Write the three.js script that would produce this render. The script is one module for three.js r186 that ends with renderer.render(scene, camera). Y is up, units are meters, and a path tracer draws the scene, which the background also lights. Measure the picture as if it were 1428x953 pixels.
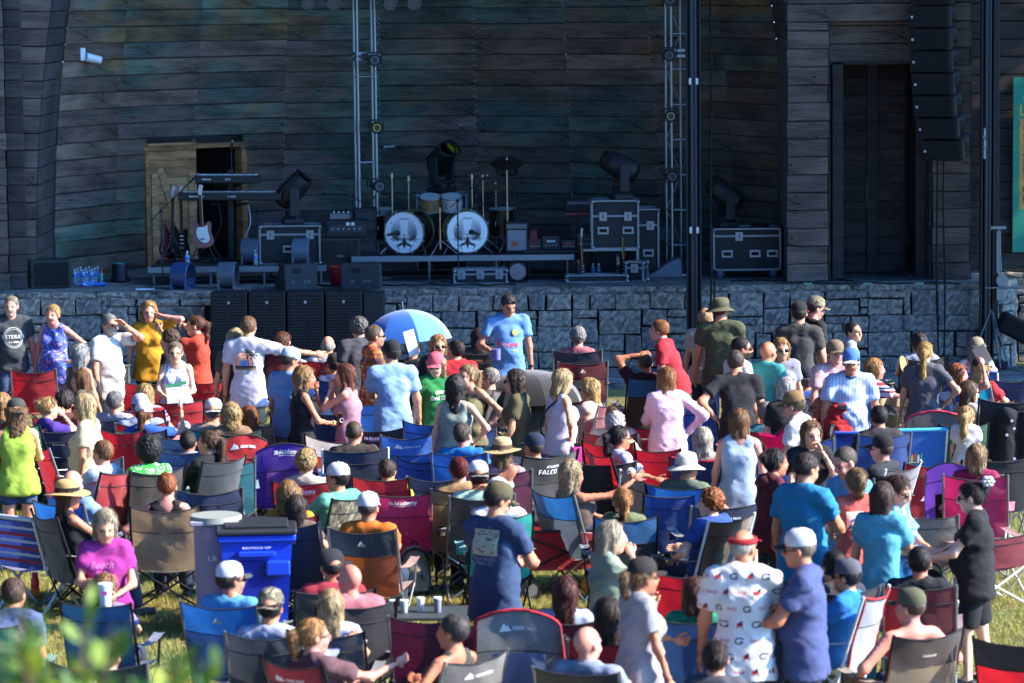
import * as THREE from 'three';
import { Sky } from 'three/addons/objects/Sky.js';
import { RoundedBoxGeometry } from 'three/addons/geometries/RoundedBoxGeometry.js';
import { ImprovedNoise } from 'three/addons/math/ImprovedNoise.js';
import { mergeGeometries } from 'three/addons/utils/BufferGeometryUtils.js';

// ---------------------------------------------------------------- camera, sky, sun, exposure
const scene = new THREE.Scene();
const camera = new THREE.PerspectiveCamera(2 * Math.atan(476.5 / 4600) * 180 / Math.PI, 1428 / 953, 0.5, 600);
camera.position.set(0, 5.6, 0);
camera.rotation.order = 'YXZ';
camera.rotation.set(-Math.atan(496.5 / 4600), 0, -0.0105);
camera.focus = 38; camera.userData.fStop = 2.8;
camera.updateMatrixWorld(true);
const renderer = new THREE.WebGLRenderer({ antialias: true });
renderer.toneMapping = THREE.LinearToneMapping;
renderer.toneMappingExposure = 3.45;
renderer.shadowMap.enabled = true;
const SUN = new THREE.Vector3(0.8, 0.55, 0.14).normalize();
const sky = new Sky(); sky.name = 'sky'; sky.scale.setScalar(500); sky.userData.kind = 'structure';
Object.assign(sky.material.uniforms.sunPosition.value, { x: SUN.x, y: SUN.y, z: SUN.z });
sky.material.uniforms.turbidity.value = 7; sky.material.uniforms.rayleigh.value = 0.5;
sky.material.uniforms.mieCoefficient.value = 0.004; sky.material.uniforms.cloudCoverage.value = 0;
scene.add(sky);
scene.environmentIntensity = 0.3;
const sun = new THREE.DirectionalLight(new THREE.Color(1, 0.82, 0.57), 3.9);
sun.position.copy(SUN).multiplyScalar(60).add(new THREE.Vector3(0, 0, -38)); sun.target.position.set(0, 0, -38);
sun.castShadow = true; sun.shadow.mapSize.set(4096, 4096); sun.shadow.radius = 1.5;
Object.assign(sun.shadow.camera, { left: -25, right: 25, top: 25, bottom: -25, near: 1, far: 140 });
scene.add(sun, sun.target);

// ---------------------------------------------------------------- helpers
let seed = 7;
const rnd = () => { seed = (seed * 1664525 + 1013904223) >>> 0; return seed / 4294967296; };
const rr = (a, b) => a + (b - a) * rnd();
const pick = (a) => a[Math.floor(rnd() * a.length)];
const NZ = new ImprovedNoise();
const nz = (x, y, z) => NZ.noise(x, y, z);
const V = (x, y, z) => new THREE.Vector3(x, y, z);
const D2R = Math.PI / 180;
// a pixel of the 1428 x 953 photograph, cut with the level plane at height y: a place in metres
function at(px, py, y = 0) {
  const d = V((px - 714) / 4600, (476.5 - py) / 4600, -1).applyQuaternion(camera.quaternion);
  return camera.position.clone().addScaledVector(d, (y - camera.position.y) / d.y);
}
// the same, cut with the upright plane at depth z
function atZ(px, py, z) {
  const d = V((px - 714) / 4600, (476.5 - py) / 4600, -1).applyQuaternion(camera.quaternion);
  return camera.position.clone().addScaledVector(d, z / d.z);
}
const used = {};
const numbered = (n) => { const k = used[n] = (used[n] ?? -1) + 1; return k ? n + '_' + String(k).padStart(3, '0') : n; };
function thing(name, label, category, pos, turn = 0, group) {
  const o = new THREE.Group(); o.name = numbered(name); scene.add(o);
  if (pos) o.position.copy(pos); o.rotation.y = turn; o.userData = { label, category };
  if (group) o.userData.group = group;
  return o;
}
function part(name, geo, mat, parent, pos) {
  const m = new THREE.Mesh(Array.isArray(geo) ? (geo.length > 1 ? merge(geo) : geo[0]) : geo, mat); m.name = name; m.castShadow = m.receiveShadow = true;
  if (pos) m.position.set(...pos);
  parent.add(m); return m;
}
function struct(name, geo, mat) { const m = part(numbered(name), geo, mat, scene); m.userData.kind = 'structure'; return m; }
function structGroup(name) { const o = new THREE.Group(); o.name = numbered(name); o.userData.kind = 'structure'; scene.add(o); return o; }
function merge(list) { return mergeGeometries(list.map((g) => { const k = g.index ? g.toNonIndexed() : g; for (const a of Object.keys(k.attributes)) if (!['position', 'normal', 'uv', 'color'].includes(a)) k.deleteAttribute(a); return k; })); }
function move(g, x = 0, y = 0, z = 0, rx = 0, ry = 0, rz = 0) { if (rx) g.rotateX(rx); if (ry) g.rotateY(ry); if (rz) g.rotateZ(rz); return g.translate(x, y, z); }
function box(w, h, d, x = 0, y = 0, z = 0, r = 0) {                // y is the box's base; uv in metres
  const g = r ? new RoundedBoxGeometry(w, h, d, 1, Math.min(r, w / 2.1, h / 2.1, d / 2.1)) : new THREE.BoxGeometry(w, h, d);
  const p = g.attributes.position, n = g.attributes.normal, u = g.attributes.uv;
  for (let i = 0; i < p.count; i++) {
    const ax = Math.abs(n.getX(i)), ay = Math.abs(n.getY(i)), az = Math.abs(n.getZ(i));
    if (az >= ax && az >= ay) u.setXY(i, p.getX(i), p.getY(i)); else if (ax >= ay) u.setXY(i, p.getZ(i), p.getY(i)); else u.setXY(i, p.getX(i), p.getZ(i));
  }
  return g.translate(x, y + h / 2, z);
}
function cyl(r1, r2, h, x = 0, y = 0, z = 0, n = 14) { return new THREE.CylinderGeometry(r1, r2, h, n).translate(x, y + h / 2, z); }
const UPV = V(0, 1, 0);
function tube(a, b, r = 0.012, n = 7, r2 = r) {                     // a straight bar from a to b
  const A = Array.isArray(a) ? V(...a) : a, B = Array.isArray(b) ? V(...b) : b, d = B.clone().sub(A), l = d.length();
  return new THREE.CylinderGeometry(r2, r, l, n).applyQuaternion(new THREE.Quaternion().setFromUnitVectors(UPV, d.normalize())).translate((A.x + B.x) / 2, (A.y + B.y) / 2, (A.z + B.z) / 2);
}
function hose(pts, r = 0.01, seg = 24, n = 6) { return new THREE.TubeGeometry(new THREE.CatmullRomCurve3(pts.map((p) => V(...p))), seg, r, n); }
const lathe = (pts, n = 20) => new THREE.LatheGeometry(pts.map((p) => new THREE.Vector2(...p)), n);

// ---------------------------------------------------------------- textures and materials
function canvas(w, h, draw) {
  const c = document.createElement('canvas'); c.width = w; c.height = h; draw(c.getContext('2d'), w, h);
  const t = new THREE.CanvasTexture(c); t.colorSpace = THREE.SRGBColorSpace; t.wrapS = t.wrapT = THREE.RepeatWrapping; return t;
}
function field(w, h, f, srgb = true) {                             // f(u, v) -> grey 0..1 or [r, g, b]
  const d = new Uint8Array(w * h * 4);
  for (let j = 0; j < h; j++) for (let i = 0; i < w; i++) {
    const c = f(i / w, j / h), k = (j * w + i) * 4, a = Array.isArray(c);
    for (let q = 0; q < 3; q++) d[k + q] = Math.max(0, Math.min(255, 255 * (a ? c[q] : c)));
    d[k + 3] = 255;
  }
  const t = new THREE.DataTexture(d, w, h); t.magFilter = THREE.LinearFilter; t.minFilter = THREE.LinearFilter; t.wrapS = t.wrapT = THREE.RepeatWrapping;
  if (srgb) t.colorSpace = THREE.SRGBColorSpace; t.needsUpdate = true; return t;
}
const rep = (t, u, v) => { const c = t.clone(); c.repeat.set(u, v); c.needsUpdate = true; return c; };
const tnz = (u, v, fu, fv, s) => {                                  // noise that tiles
  const a = u * 6.28318, b = v * 6.28318; return nz(Math.cos(a) * fu * 0.16 + s, Math.sin(a) * fu * 0.16 + Math.cos(b) * fv * 0.16, Math.sin(b) * fv * 0.16 + s * 0.7);
};
const lin = (hex, k = 1) => new THREE.Color(hex).multiplyScalar(k);
const mats = {};
function mat(hex, rough = 0.8, o = {}) {
  const key = hex + '|' + rough + '|' + Object.entries(o).map(([k, v]) => k + (v?.uuid ?? v)).join();
  return mats[key] ??= Object.assign(new THREE.MeshStandardMaterial({ color: hex, roughness: rough }), o);
}
const physmats = {};
function phys(hex, o) {
  const key = hex + JSON.stringify(o, (k, v) => v?.uuid ?? v);
  return physmats[key] ??= new THREE.MeshPhysicalMaterial({ color: hex, ...o });
}
const grainTex = field(512, 256, (u, v) => {
  const wob = tnz(u, v, 5, 6, 1) * 0.06, ring = Math.abs(Math.sin((v + wob + tnz(u, v, 2, 3, 8) * 0.12) * 46)), fine = tnz(u, v, 9, 160, 3);
  const knot = Math.max(0, tnz(u, v, 14, 9, 5) - 0.52) * 2.4;
  return 0.72 + ring * 0.2 + fine * 0.3 + tnz(u, v, 4, 7, 12) * 0.3 - knot;
});
const grainBump = field(512, 256, (u, v) => 0.5 + tnz(u, v, 8, 170, 3) * 0.6 + tnz(u, v, 30, 60, 6) * 0.2, false);
const speckTex = field(256, 256, (u, v) => 0.74 + tnz(u, v, 90, 90, 2) * 0.4 + tnz(u, v, 30, 30, 4) * 0.28 + tnz(u, v, 7, 7, 9) * 0.3);
const speckBump = field(256, 256, (u, v) => 0.5 + tnz(u, v, 60, 60, 2) * 0.5 + tnz(u, v, 16, 16, 4) * 0.5, false);
const weaveBump = field(128, 128, (u, v) => 0.5 + 0.25 * Math.sin(u * 6.283 * 24) + 0.25 * Math.sin(v * 6.283 * 24), false);
const clothTex = field(128, 128, (u, v) => 0.92 + tnz(u, v, 70, 70, 3) * 0.16 + tnz(u, v, 12, 12, 7) * 0.05);
// ---------------------------------------------------------------- ground and lawn
const groundTex = field(512, 512, (u, v) => {
  const a = tnz(u, v, 60, 60, 1), b = tnz(u, v, 16, 16, 5), c = tnz(u, v, 120, 120, 9), k = 0.75 + 0.35 * a + 0.4 * c;
  const s = Math.max(0, Math.min(1, b * 3 - 0.5)); return [(0.5 + 0.06 * s) * k, (0.5 - 0.06 * s) * k, (0.25 + 0.08 * s) * k];
});
const groundGeo = new THREE.PlaneGeometry(400, 400, 1, 1).rotateX(-Math.PI / 2);
{ const u = groundGeo.attributes.uv; for (let i = 0; i < u.count; i++) u.setXY(i, u.getX(i) * 160, u.getY(i) * 160); }
struct('ground', groundGeo.translate(0, 0, -60), mat(0xffffff, 1, { map: groundTex }));
const WALLZ = at(700, 401, 1.3).z, FLOOR = 1.3;                      // the stage front and the stage floor
{ // grass: uncountable tufts on the open lawn
  const blades = [];
  for (let k = 0; k < 6; k++) {
    const a = k * 1.05 + rnd(), r = rr(0.004, 0.022), h = rr(0.03, 0.06), w = 0.0035, bx = Math.cos(a) * r, bz = Math.sin(a) * r, ox = Math.cos(a) * h * 0.55, oz = Math.sin(a) * h * 0.55;
    const g = new THREE.BufferGeometry(), px = -Math.sin(a) * w, pz = Math.cos(a) * w;
    g.setAttribute('position', new THREE.Float32BufferAttribute([bx - px, 0, bz - pz, bx + px, 0, bz + pz, bx + ox, h, bz + oz], 3)); g.computeVertexNormals();
    g.setAttribute('uv', new THREE.Float32BufferAttribute([0, 0, 1, 0, 0, 1], 2)); blades.push(g);
  }
  const N = 90000, im = new THREE.InstancedMesh(merge(blades), phys(0xffffff, { roughness: 0.9, transmission: 0.35, side: THREE.DoubleSide }), N);
  const m = new THREE.Matrix4(), q = new THREE.Quaternion(), c = new THREE.Color();
  for (let i = 0; i < N; i++) {
    const z = rr(-43, -23.5), half = 0.165 * -z, x = rr(-half, half), dry = nz(x * 0.9, z * 0.9, 3) + nz(x * 4, z * 4, 6) * 0.5;
    const thin = nz(x * 0.8, z * 0.8, 8) + nz(x * 3, z * 3, 2) * 0.4 > 0.28 && rnd() < 0.75 ? 0.35 : 1;
    q.setFromAxisAngle(UPV, rnd() * 6.28); m.compose(V(x, 0.002, z), q, V(1, rr(0.6, 1.25) * thin, 1).multiplyScalar(rr(0.85, 1.25))); im.setMatrixAt(i, m);
    im.setColorAt(i, c.setRGB(0.3 + dry * 0.14 + rr(0, 0.08), 0.3 + dry * 0.05 + rr(0, 0.06), 0.07 + rr(0, 0.02)));
  }
  im.name = 'grass'; im.userData = { kind: 'stuff', label: 'short dry yellow green lawn grass between the chairs', category: 'grass' }; im.receiveShadow = true; scene.add(im);
}
// ---------------------------------------------------------------- stage: floor, walk at its foot, stone front
const concrete = mat(0x8f9296, 0.9, { map: rep(speckTex, 0.6, 0.6), bumpMap: rep(speckBump, 0.6, 0.6), bumpScale: 0.004 });
const plankStage = mat(0x8c8984, 0.85, { map: rep(speckTex, 0.5, 0.5) });
const XC = atZ(585, 401, WALLZ).x;                                  // middle of the shell
const XL = -12, XR = atZ(1352, 398, WALLZ).x;                       // ends of the stone front
struct('stage_floor', box(XR - XL - 0.05, 0.12, 10, (XR + XL) / 2 - 0.03, FLOOR - 0.12, WALLZ - 5.0), plankStage);
struct('concrete_walk', box(40, 0.09, 1.5, 0, 0, WALLZ + 0.78), concrete);
const stones = [0xb2aca4, 0xb8b2a8, 0xa6a29e, 0xbcb4a8, 0xb0a89e, 0x9a9896].map((h, i) => mat(h, 0.92, { map: rep(speckTex, 2.2 + i * 0.2, 2.2), bumpMap: rep(speckBump, 2.2, 2.2), bumpScale: 0.006 }));
const mortar = mat(0x1b1b1d, 1);
function stone(w, h, d) {                                            // a split-faced block: uneven corners, bevelled edge
  const j = () => rr(-0.016, 0.016), e = 0.009, b = [[-w / 2 + 0.011 + j(), -h / 2 + 0.01 + j() * 0.7], [w / 2 - 0.011 + j(), -h / 2 + 0.01 + j() * 0.7], [w / 2 - 0.011 + j(), h / 2 - 0.01 + j() * 0.7], [-w / 2 + 0.011 + j(), h / 2 - 0.006 + j() * 0.7]];
  const P = [], I = [], ring = (s, z, q) => b.forEach(([x, y]) => P.push(x - Math.sign(x) * s, y - Math.sign(y) * s, z + q * rr(-0.012, 0.012)));
  ring(0, 0, 0); ring(0, d - e, 0.5); ring(e, d, 0.6); P.push(rr(-0.2, 0.2) * w, rr(-0.2, 0.2) * h, d + rr(0.002, 0.02));
  for (let r = 0; r < 2; r++) for (let k = 0; k < 4; k++) { const a = r * 4 + k, c = r * 4 + (k + 1) % 4; I.push(a, c, c + 4, a, c + 4, a + 4); }
  for (let k = 0; k < 4; k++) I.push(8 + k, 8 + (k + 1) % 4, 12);
  const g = new THREE.BufferGeometry(); g.setAttribute('position', new THREE.Float32BufferAttribute(P, 3)); g.setIndex(I);
  const n = g.toNonIndexed(); n.computeVertexNormals();
  const p = n.attributes.position, uv = [], ou = rnd() * 9, ov = rnd() * 9; for (let i = 0; i < p.count; i++) uv.push(p.getX(i) + p.getZ(i) * 0.5 + ou, p.getY(i) + ov);
  n.setAttribute('uv', new THREE.Float32BufferAttribute(uv, 2)); return n;
}
function stoneFront(wall, length, height, place, skip) {             // random ashlar, fitted on a grid of small cells
  const C = 0.125, nx = Math.round(length / C), rows = [0.1]; let left = height - 0.1; const ny = Math.round(left / 0.12), ch = left / ny;
  const taken = Array.from({ length: ny }, () => new Uint8Array(nx));
  for (let x = 0; x < length - 0.05;) { const w = Math.min(rr(0.18, 0.42), length - x); if (!skip(x + w / 2)) place(part('stone', stone(w, 0.1, 0.05), pick(stones), wall), x + w / 2, height - 0.05); x += w; }
  for (let j = 0; j < ny; j++) for (let i = 0; i < nx; i++) {
    if (taken[j][i]) continue;
    let w = pick([2, 2, 3, 3, 4, 4, 5]), h = pick([1, 1, 2, 2, 2, 3]); if (h === 1 && rnd() < 0.4) w = pick([1, 2, 3]); if (h === 3) w = pick([2, 3, 4, 5]);
    h = Math.min(h, ny - j); let k = 0; while (k < w && i + k < nx && !taken[j][i + k]) k++; w = k;
    if (w === 1) h = Math.min(h, pick([1, 2]));
    for (let a = 0; a < h; a++) for (let b = 0; b < w; b++) taken[j + a][i + b] = 1;
    const x = (i + w / 2) * C, y = height - 0.1 - (j + h / 2) * ch;
    if (!skip(x)) place(part('stone', stone(w * C, h * ch, rr(0.04, 0.065)), pick(stones), wall), x, y);
  }
}
{
  const xs = at(0, 450, 0.6).x - 0.5, len = XR - xs;
  const subs0 = atZ(300, 450, WALLZ).x, subs1 = atZ(515, 450, WALLZ).x;
  const wall = structGroup('stage_front_wall');
  part('mortar_core', box(XR - XL, FLOOR - 0.02, 0.4, (XR + XL) / 2, 0, WALLZ - 0.25), mortar, wall);
  stoneFront(wall, len, FLOOR, (m, x, y) => m.position.set(xs + x, y, WALLZ - 0.05), (x) => xs + x > subs0 && xs + x < subs1);
  // rounded corner and the wing that runs back
  const wing = structGroup('stage_wing_wall'), R = 0.8, L = R * Math.PI / 2 * 0.82;
  part('mortar_core', [cyl(R - 0.06, R - 0.06, FLOOR - 0.03, XR, 0, WALLZ - R, 30), box(0.4, FLOOR - 0.03, 4, XR + R - 0.26, 0, WALLZ - R - 2)], mortar, wing);
  stoneFront(wing, L, FLOOR, (m, x, y) => { const a = x / R; m.position.set(XR + Math.sin(a) * (R - 0.05), y, WALLZ - R + Math.cos(a) * (R - 0.05)); m.rotation.y = a; }, () => false);
  part('floor_slab', cyl(R, R, 0.11, XR, FLOOR - 0.1, WALLZ - R, 30), plankStage, wing);
  // the low wall that goes on beyond the mast
  const far = structGroup('side_terrace_wall'), X2 = atZ(1385, 420, WALLZ - 1.2).x;
  part('mortar_core', box(8, 1.32, 0.5, X2 + 4, 0, WALLZ - 1.5), mortar, far);
  stoneFront(far, 1.4, 1.34, (m, x, y) => m.position.set(X2 + x, y, WALLZ - 1.26), () => false);
}
// ---------------------------------------------------------------- the timber shell
const boardMats = (list, r = 0.8) => list.map((h, i) => mat(h, r, { map: rep(grainTex, 0.55 + 0.08 * (i % 3), 1.6), bumpMap: rep(grainBump, 0.55, 1.6), bumpScale: 0.004 }));
const wbrown = boardMats([0x72645c, 0x786860, 0x635853, 0x7e6e66, 0x6e6260]), wdark = boardMats([0x453c3a, 0x4c4340, 0x3e3635]), wgrey = boardMats([0x655650, 0x6c5c55, 0x5d4e49, 0x73625a]), wtinted = boardMats([0x826b5c, 0x8c7464, 0x765f54, 0x947d6e, 0x7e6b64]); for (const m of wtinted) m.vertexColors = true;
const tanWood = boardMats([0xd2925e, 0xdca26c, 0xc48452]);
const nailMat = mat(0xb4c4c8, 0.6);
function quadBoard(a, b, c, d, n, th, gap = 0.006, tint = null) {                 // a board with the corners a b (below), c d (above), thickness th along n
  const up = c.clone().sub(b).normalize().multiplyScalar(gap), al = b.clone().sub(a).normalize().multiplyScalar(0.003), N = n.clone().multiplyScalar(th), e = 0.007, up2 = up.clone().normalize().multiplyScalar(e), N2 = n.clone().multiplyScalar(th - e);
  const q = [a.clone().add(up).add(al), b.clone().add(up).sub(al), c.clone().sub(up).sub(al), d.clone().sub(up).add(al)];
  const P = [...q, ...q.map((p) => p.clone().add(N2)), ...q.map((p, i) => p.clone().add(N).addScaledVector(up2, i < 2 ? 1 : -1))];
  const w = a.distanceTo(b), h = b.distanceTo(c), ou = rnd() * 8, ov = rnd() * 4, uvq = [[0, 0], [w, 0], [w, h], [0, h]];
  const pos = [], uv = [], I = []; for (let r = 0; r < 3; r++) for (let k = 0; k < 4; k++) { const p = P[r * 4 + k]; pos.push(p.x, p.y, p.z); uv.push(uvq[k][0] + ou, uvq[k][1] + ov + r * 0.01); }
  for (let r = 0; r < 2; r++) for (let k = 0; k < 4; k++) { const s = r * 4 + k, t = r * 4 + (k + 1) % 4; I.push(s, t, t + 4, s, t + 4, s + 4); }
  if (!tint) I.push(8, 9, 10, 8, 10, 11); else { const N = 12, M = 3, o = pos.length / 3, A = P[8], B = P[9], C = P[10], D = P[11]; for (let j = 0; j <= M; j++) for (let i = 0; i <= N; i++) { const p = A.clone().lerp(B, i / N).lerp(D.clone().lerp(C, i / N), j / M); pos.push(p.x, p.y, p.z); uv.push(w * i / N + ou, h * j / M + ov); if (i < N && j < M) { const q = o + j * (N + 1) + i; I.push(q, q + 1, q + N + 2, q, q + N + 2, q + N + 1); } } }
  const g = new THREE.BufferGeometry(); g.setAttribute('position', new THREE.Float32BufferAttribute(pos, 3)); g.setAttribute('uv', new THREE.Float32BufferAttribute(uv, 2)); g.setIndex(I);
  if (tint) { const c = []; for (let i = 0; i < pos.length; i += 3) c.push(...tint(pos[i], pos[i + 1])); g.setAttribute('color', new THREE.Float32BufferAttribute(c, 3)); }
  const f = g.toNonIndexed(); f.computeVertexNormals(); return f;
}
// teal and olive blotches running over the boards, darker at the right end
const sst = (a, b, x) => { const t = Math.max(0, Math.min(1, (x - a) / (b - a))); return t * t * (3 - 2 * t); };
function boardTint(x, y) {
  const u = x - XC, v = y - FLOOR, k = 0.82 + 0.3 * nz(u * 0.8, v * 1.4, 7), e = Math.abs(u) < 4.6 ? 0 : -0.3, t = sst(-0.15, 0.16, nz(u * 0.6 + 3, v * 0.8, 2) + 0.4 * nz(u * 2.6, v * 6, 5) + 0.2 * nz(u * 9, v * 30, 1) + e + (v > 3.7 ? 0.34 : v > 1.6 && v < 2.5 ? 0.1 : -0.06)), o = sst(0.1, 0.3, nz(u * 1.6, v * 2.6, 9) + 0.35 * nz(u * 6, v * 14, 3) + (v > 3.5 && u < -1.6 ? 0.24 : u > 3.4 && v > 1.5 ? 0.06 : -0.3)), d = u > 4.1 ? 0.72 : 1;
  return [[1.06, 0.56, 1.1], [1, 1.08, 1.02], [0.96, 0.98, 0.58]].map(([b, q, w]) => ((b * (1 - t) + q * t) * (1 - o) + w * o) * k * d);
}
// the shell in plan: nine flat panels, swept inward with height
const SHZ = WALLZ - 2.2, plan = [];
{ const W = 1.58, turns = [-62, -45, -30, -15, 0, 15, 30, 45, 62]; let x = 0, z = 0; plan.push([0, 0]); for (const t of turns) { x += W * Math.cos(t * D2R) * (Math.abs(t) === 62 ? 1.02 : 1); z += W * Math.sin(t * D2R); plan.push([x, z]); } const mid = plan[9][0] / 2; for (const p of plan) p[0] -= mid; }
const HS = 12.3;
const shellPt = (i, y) => { const k = Math.sqrt(Math.max(0, 1 - (y / HS) ** 2)), [x, z] = plan[i]; return V(XC + x * k, FLOOR + y, SHZ + z * (0.25 + 0.75 * k) + (1 - k) * 0.3); };
const shell = thing('bandshell', 'curved dark timber bandshell of weathered horizontal boards behind the stage', 'bandshell');
const DOORX0 = atZ(207, 300, SHZ - 2.2).x, DOORX1 = atZ(333, 300, SHZ - 2.2).x, DOORH = 1.83;
const nails = [];
for (let p = 0; p < 9; p++) {
  const off = rr(0, 0.04);
  const A = shellPt(p, 1), B = shellPt(p + 1, 1), C2 = shellPt(p, 2), n0 = B.clone().sub(A).cross(C2.clone().sub(A)).normalize(); if (n0.z < 0) n0.negate();
  for (let y0 = -0.25 + off; y0 < 4.85; y0 += 0.247) {
    const y1 = y0 + 0.247, ya = Math.max(0, y0), j = rr(-0.005, 0.005);
    let a = shellPt(p, ya), b = shellPt(p + 1, ya), c = shellPt(p + 1, y1 + j), d = shellPt(p, y1 + j);
        const m = wtinted;
    const th = 0.045 + rr(-0.006, 0.01);
    // leave the stage door's opening free
    if (p < 4 && y0 < DOORH - 0.06) {
      const spans = [[0, 1]], cut = (x) => (x - a.x) / (b.x - a.x), u0 = cut(DOORX0), u1 = cut(DOORX1);
      if (u0 < 1 && u1 > 0) { spans.length = 0; if (u0 > 0.02) spans.push([0, u0]); if (u1 < 0.98) spans.push([u1, 1]); }
      for (const [s0, s1] of spans) part('board', quadBoard(a.clone().lerp(b, s0), a.clone().lerp(b, s1), d.clone().lerp(c, s1), d.clone().lerp(c, s0), n0, th, 0.006, boardTint), pick(m), shell);
    } else part('board', quadBoard(a, b, c, d, n0, th, 0.006, boardTint), pick(m), shell);
    if (p > 0) for (const s of [0.3, 0.75]) for (const e of [0.016, -0.016]) if (rnd() < 0.85) { const q = shellPt(p, y0 + 0.247 * s); nails.push(new THREE.BoxGeometry(0.012, 0.012, 0.012).translate(q.x + e, q.y, q.z + 0.05)); }
  }
  // above the picture the shell closes
  const e = [4.8, 7.5, 9.8, 11.6];
  for (let k = 0; k < 3; k++) part('upper_panel', quadBoard(shellPt(p, e[k]), shellPt(p + 1, e[k]), shellPt(p + 1, e[k + 1]), shellPt(p, e[k + 1]), n0, 0.05, 0.001), wdark[0], shell);
}
{ const nailPart = part('nail_heads', nails, nailMat, shell); nailPart.userData.kind = 'stuff';
  // outer skin of the shell, so that no daylight comes through the joints
  const back = []; for (let p = 0; p < 9; p++) { const ys = [-0.3, 2.03, 4.8, 7.5, 9.8, 11.6]; for (let k = 0; k < 5; k++) { if (k === 0 && p < 4) { const q = shellPt(p, 0), r = shellPt(p + 1, 0); if (q.x < DOORX1 && r.x > DOORX0) { const b0 = (DOORX0 - q.x) / (r.x - q.x), b1 = (DOORX1 - q.x) / (r.x - q.x); for (const [s0, s1] of [[0, Math.max(0, b0)], [Math.min(1, b1), 1]]) if (s1 - s0 > 0.02) back.push(quadBoard(q.clone().lerp(r, s0), q.clone().lerp(r, s1), shellPt(p, 2.03).lerp(shellPt(p + 1, 2.03), s1), shellPt(p, 2.03).lerp(shellPt(p + 1, 2.03), s0), V(0, 0, -1), 0.06, -0.02)); continue; } } back.push(quadBoard(shellPt(p, ys[k]), shellPt(p + 1, ys[k]), shellPt(p + 1, ys[k + 1]), shellPt(p, ys[k + 1]), V(0, 0, -1), 0.06, -0.02)); } }
  part('backing', back, mat(0x4a413b, 1), shell);
  part('crown', box(5, 0.1, 5, XC, FLOOR + 11.55, SHZ - 2), mat(0x4a413b, 1), shell); }
const pz = WALLZ - 0.42, X = (px, z = pz) => atZ(px, 250, z).x;
const ribCore = [];
// arch ribs at both ends of the shell, clad in short boards
for (const s of [0, 9]) for (let y0 = 0; y0 < 4.8; y0 += 0.25) {
  const sg = s ? 1 : -1, a = shellPt(s, y0), d = shellPt(s, y0 + 0.25), W = s ? Math.max(0.05, X(1104) - a.x - 0.02) : 0.5, RZ = WALLZ - 0.62;
  const A = V(a.x + sg * 0.02, a.y, RZ), D = V(d.x + sg * 0.02, d.y, RZ), B = A.clone().setX(A.x + sg * W), E = D.clone().setX(D.x + sg * W);
  if (s) part('rib_board', quadBoard(A, B, E, D, V(0, 0, 1), 0.04), pick(wgrey), shell); else part('rib_board', quadBoard(B, A, D, E, V(0, 0, 1), 0.04), pick(wgrey), shell);
  const F = V(a.x, a.y, SHZ - 0.05), G2 = V(d.x, d.y, SHZ - 0.05);
  part('rib_board', quadBoard(s ? F : A, s ? A : F, s ? D : G2, s ? G2 : D, V(-sg, 0, 0), 0.02), pick(wdark), shell);  // reveal boards are darker: shade inside the arch is put into their colour
  { const o = sg * 0.05, q = [F, A, D, G2].map((p) => p.clone().add(V(o, 0, 0))); q[0].z -= 0.4; q[3].z -= 0.4; const mx = (a.x + d.x) / 2; ribCore.push(box(0.3, 0.3, 0.3, mx + sg * 0.21, a.y - 0.02, SHZ - 0.1), box(0.1, 0.3, 0.5, mx + sg * 0.1, a.y - 0.02, SHZ - 0.2)); ribCore.push(quadBoard(s ? q[0] : q[1], s ? q[1] : q[0], s ? q[2] : q[3], s ? q[3] : q[2], V(sg, 0, 0), 0.05, -0.02)); if (!s) ribCore.push(quadBoard(B.clone().add(V(0, 0, -0.06)), A.clone().add(V(0, 0, -0.06)), D.clone().add(V(0, 0, -0.06)), E.clone().add(V(0, 0, -0.06)), V(0, 0, 1), 0.03, -0.02)); }
}
part('rib_core', ribCore, mat(0x4a413b, 1), shell);
// ---------------------------------------------------------------- flanking timber walls
function boardWall(owner, x0, x1, y0, y1, z, th, m, h = 0.252, opt = {}) { // boards laid on a wall that faces the lawn
  for (let y = y0, k = 0; y < y1 - 0.02; y += h, k++) {
    const yt = Math.min(y + h, y1), j = rr(-0.004, 0.004), xa = x0 + (opt.rag ? rr(-0.012, 0.012) : 0), xb = x1 + (opt.rag ? rr(-0.012, 0.012) : 0);
    part('board', quadBoard(V(xa, y, z), V(xb, y, z), V(xb, yt + j, z), V(xa, yt + j, z), V(0, 0, 1), th + rr(-0.004, 0.012)), pick(m), owner);
  }
}
function boardSide(owner, x, z0, z1, y0, y1, nx, th, m, h = 0.252) {      // boards on a wall that faces along x
  for (let y = y0; y < y1 - 0.02; y += h) { const yt = Math.min(y + h, y1), za = nx > 0 ? z1 : z0, zb = nx > 0 ? z0 : z1; part('board', quadBoard(V(x, y, za), V(x, y, zb), V(x, yt, zb), V(x, yt, za), V(nx, 0, 0), th), pick(m), owner); }
}
const TOP = FLOOR + 5.0;
{ // stage-right pier on the left of the shell
  const o = thing('timber_pier', 'dark timber pier of stacked boards beside the pale draped stand', 'pier');
  boardWall(o, X(-60), X(9), FLOOR, TOP, pz, 0.05, wgrey, 0.252, { rag: 1 });
  boardWall(o, X(9), X(33), FLOOR, TOP, pz - 0.12, 0.05, wdark);
  part('core', box(1.2, 6.2, 1.2, X(33) - 0.62, FLOOR, pz - 0.75), mat(0x4a413b, 1), o);
}
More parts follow.
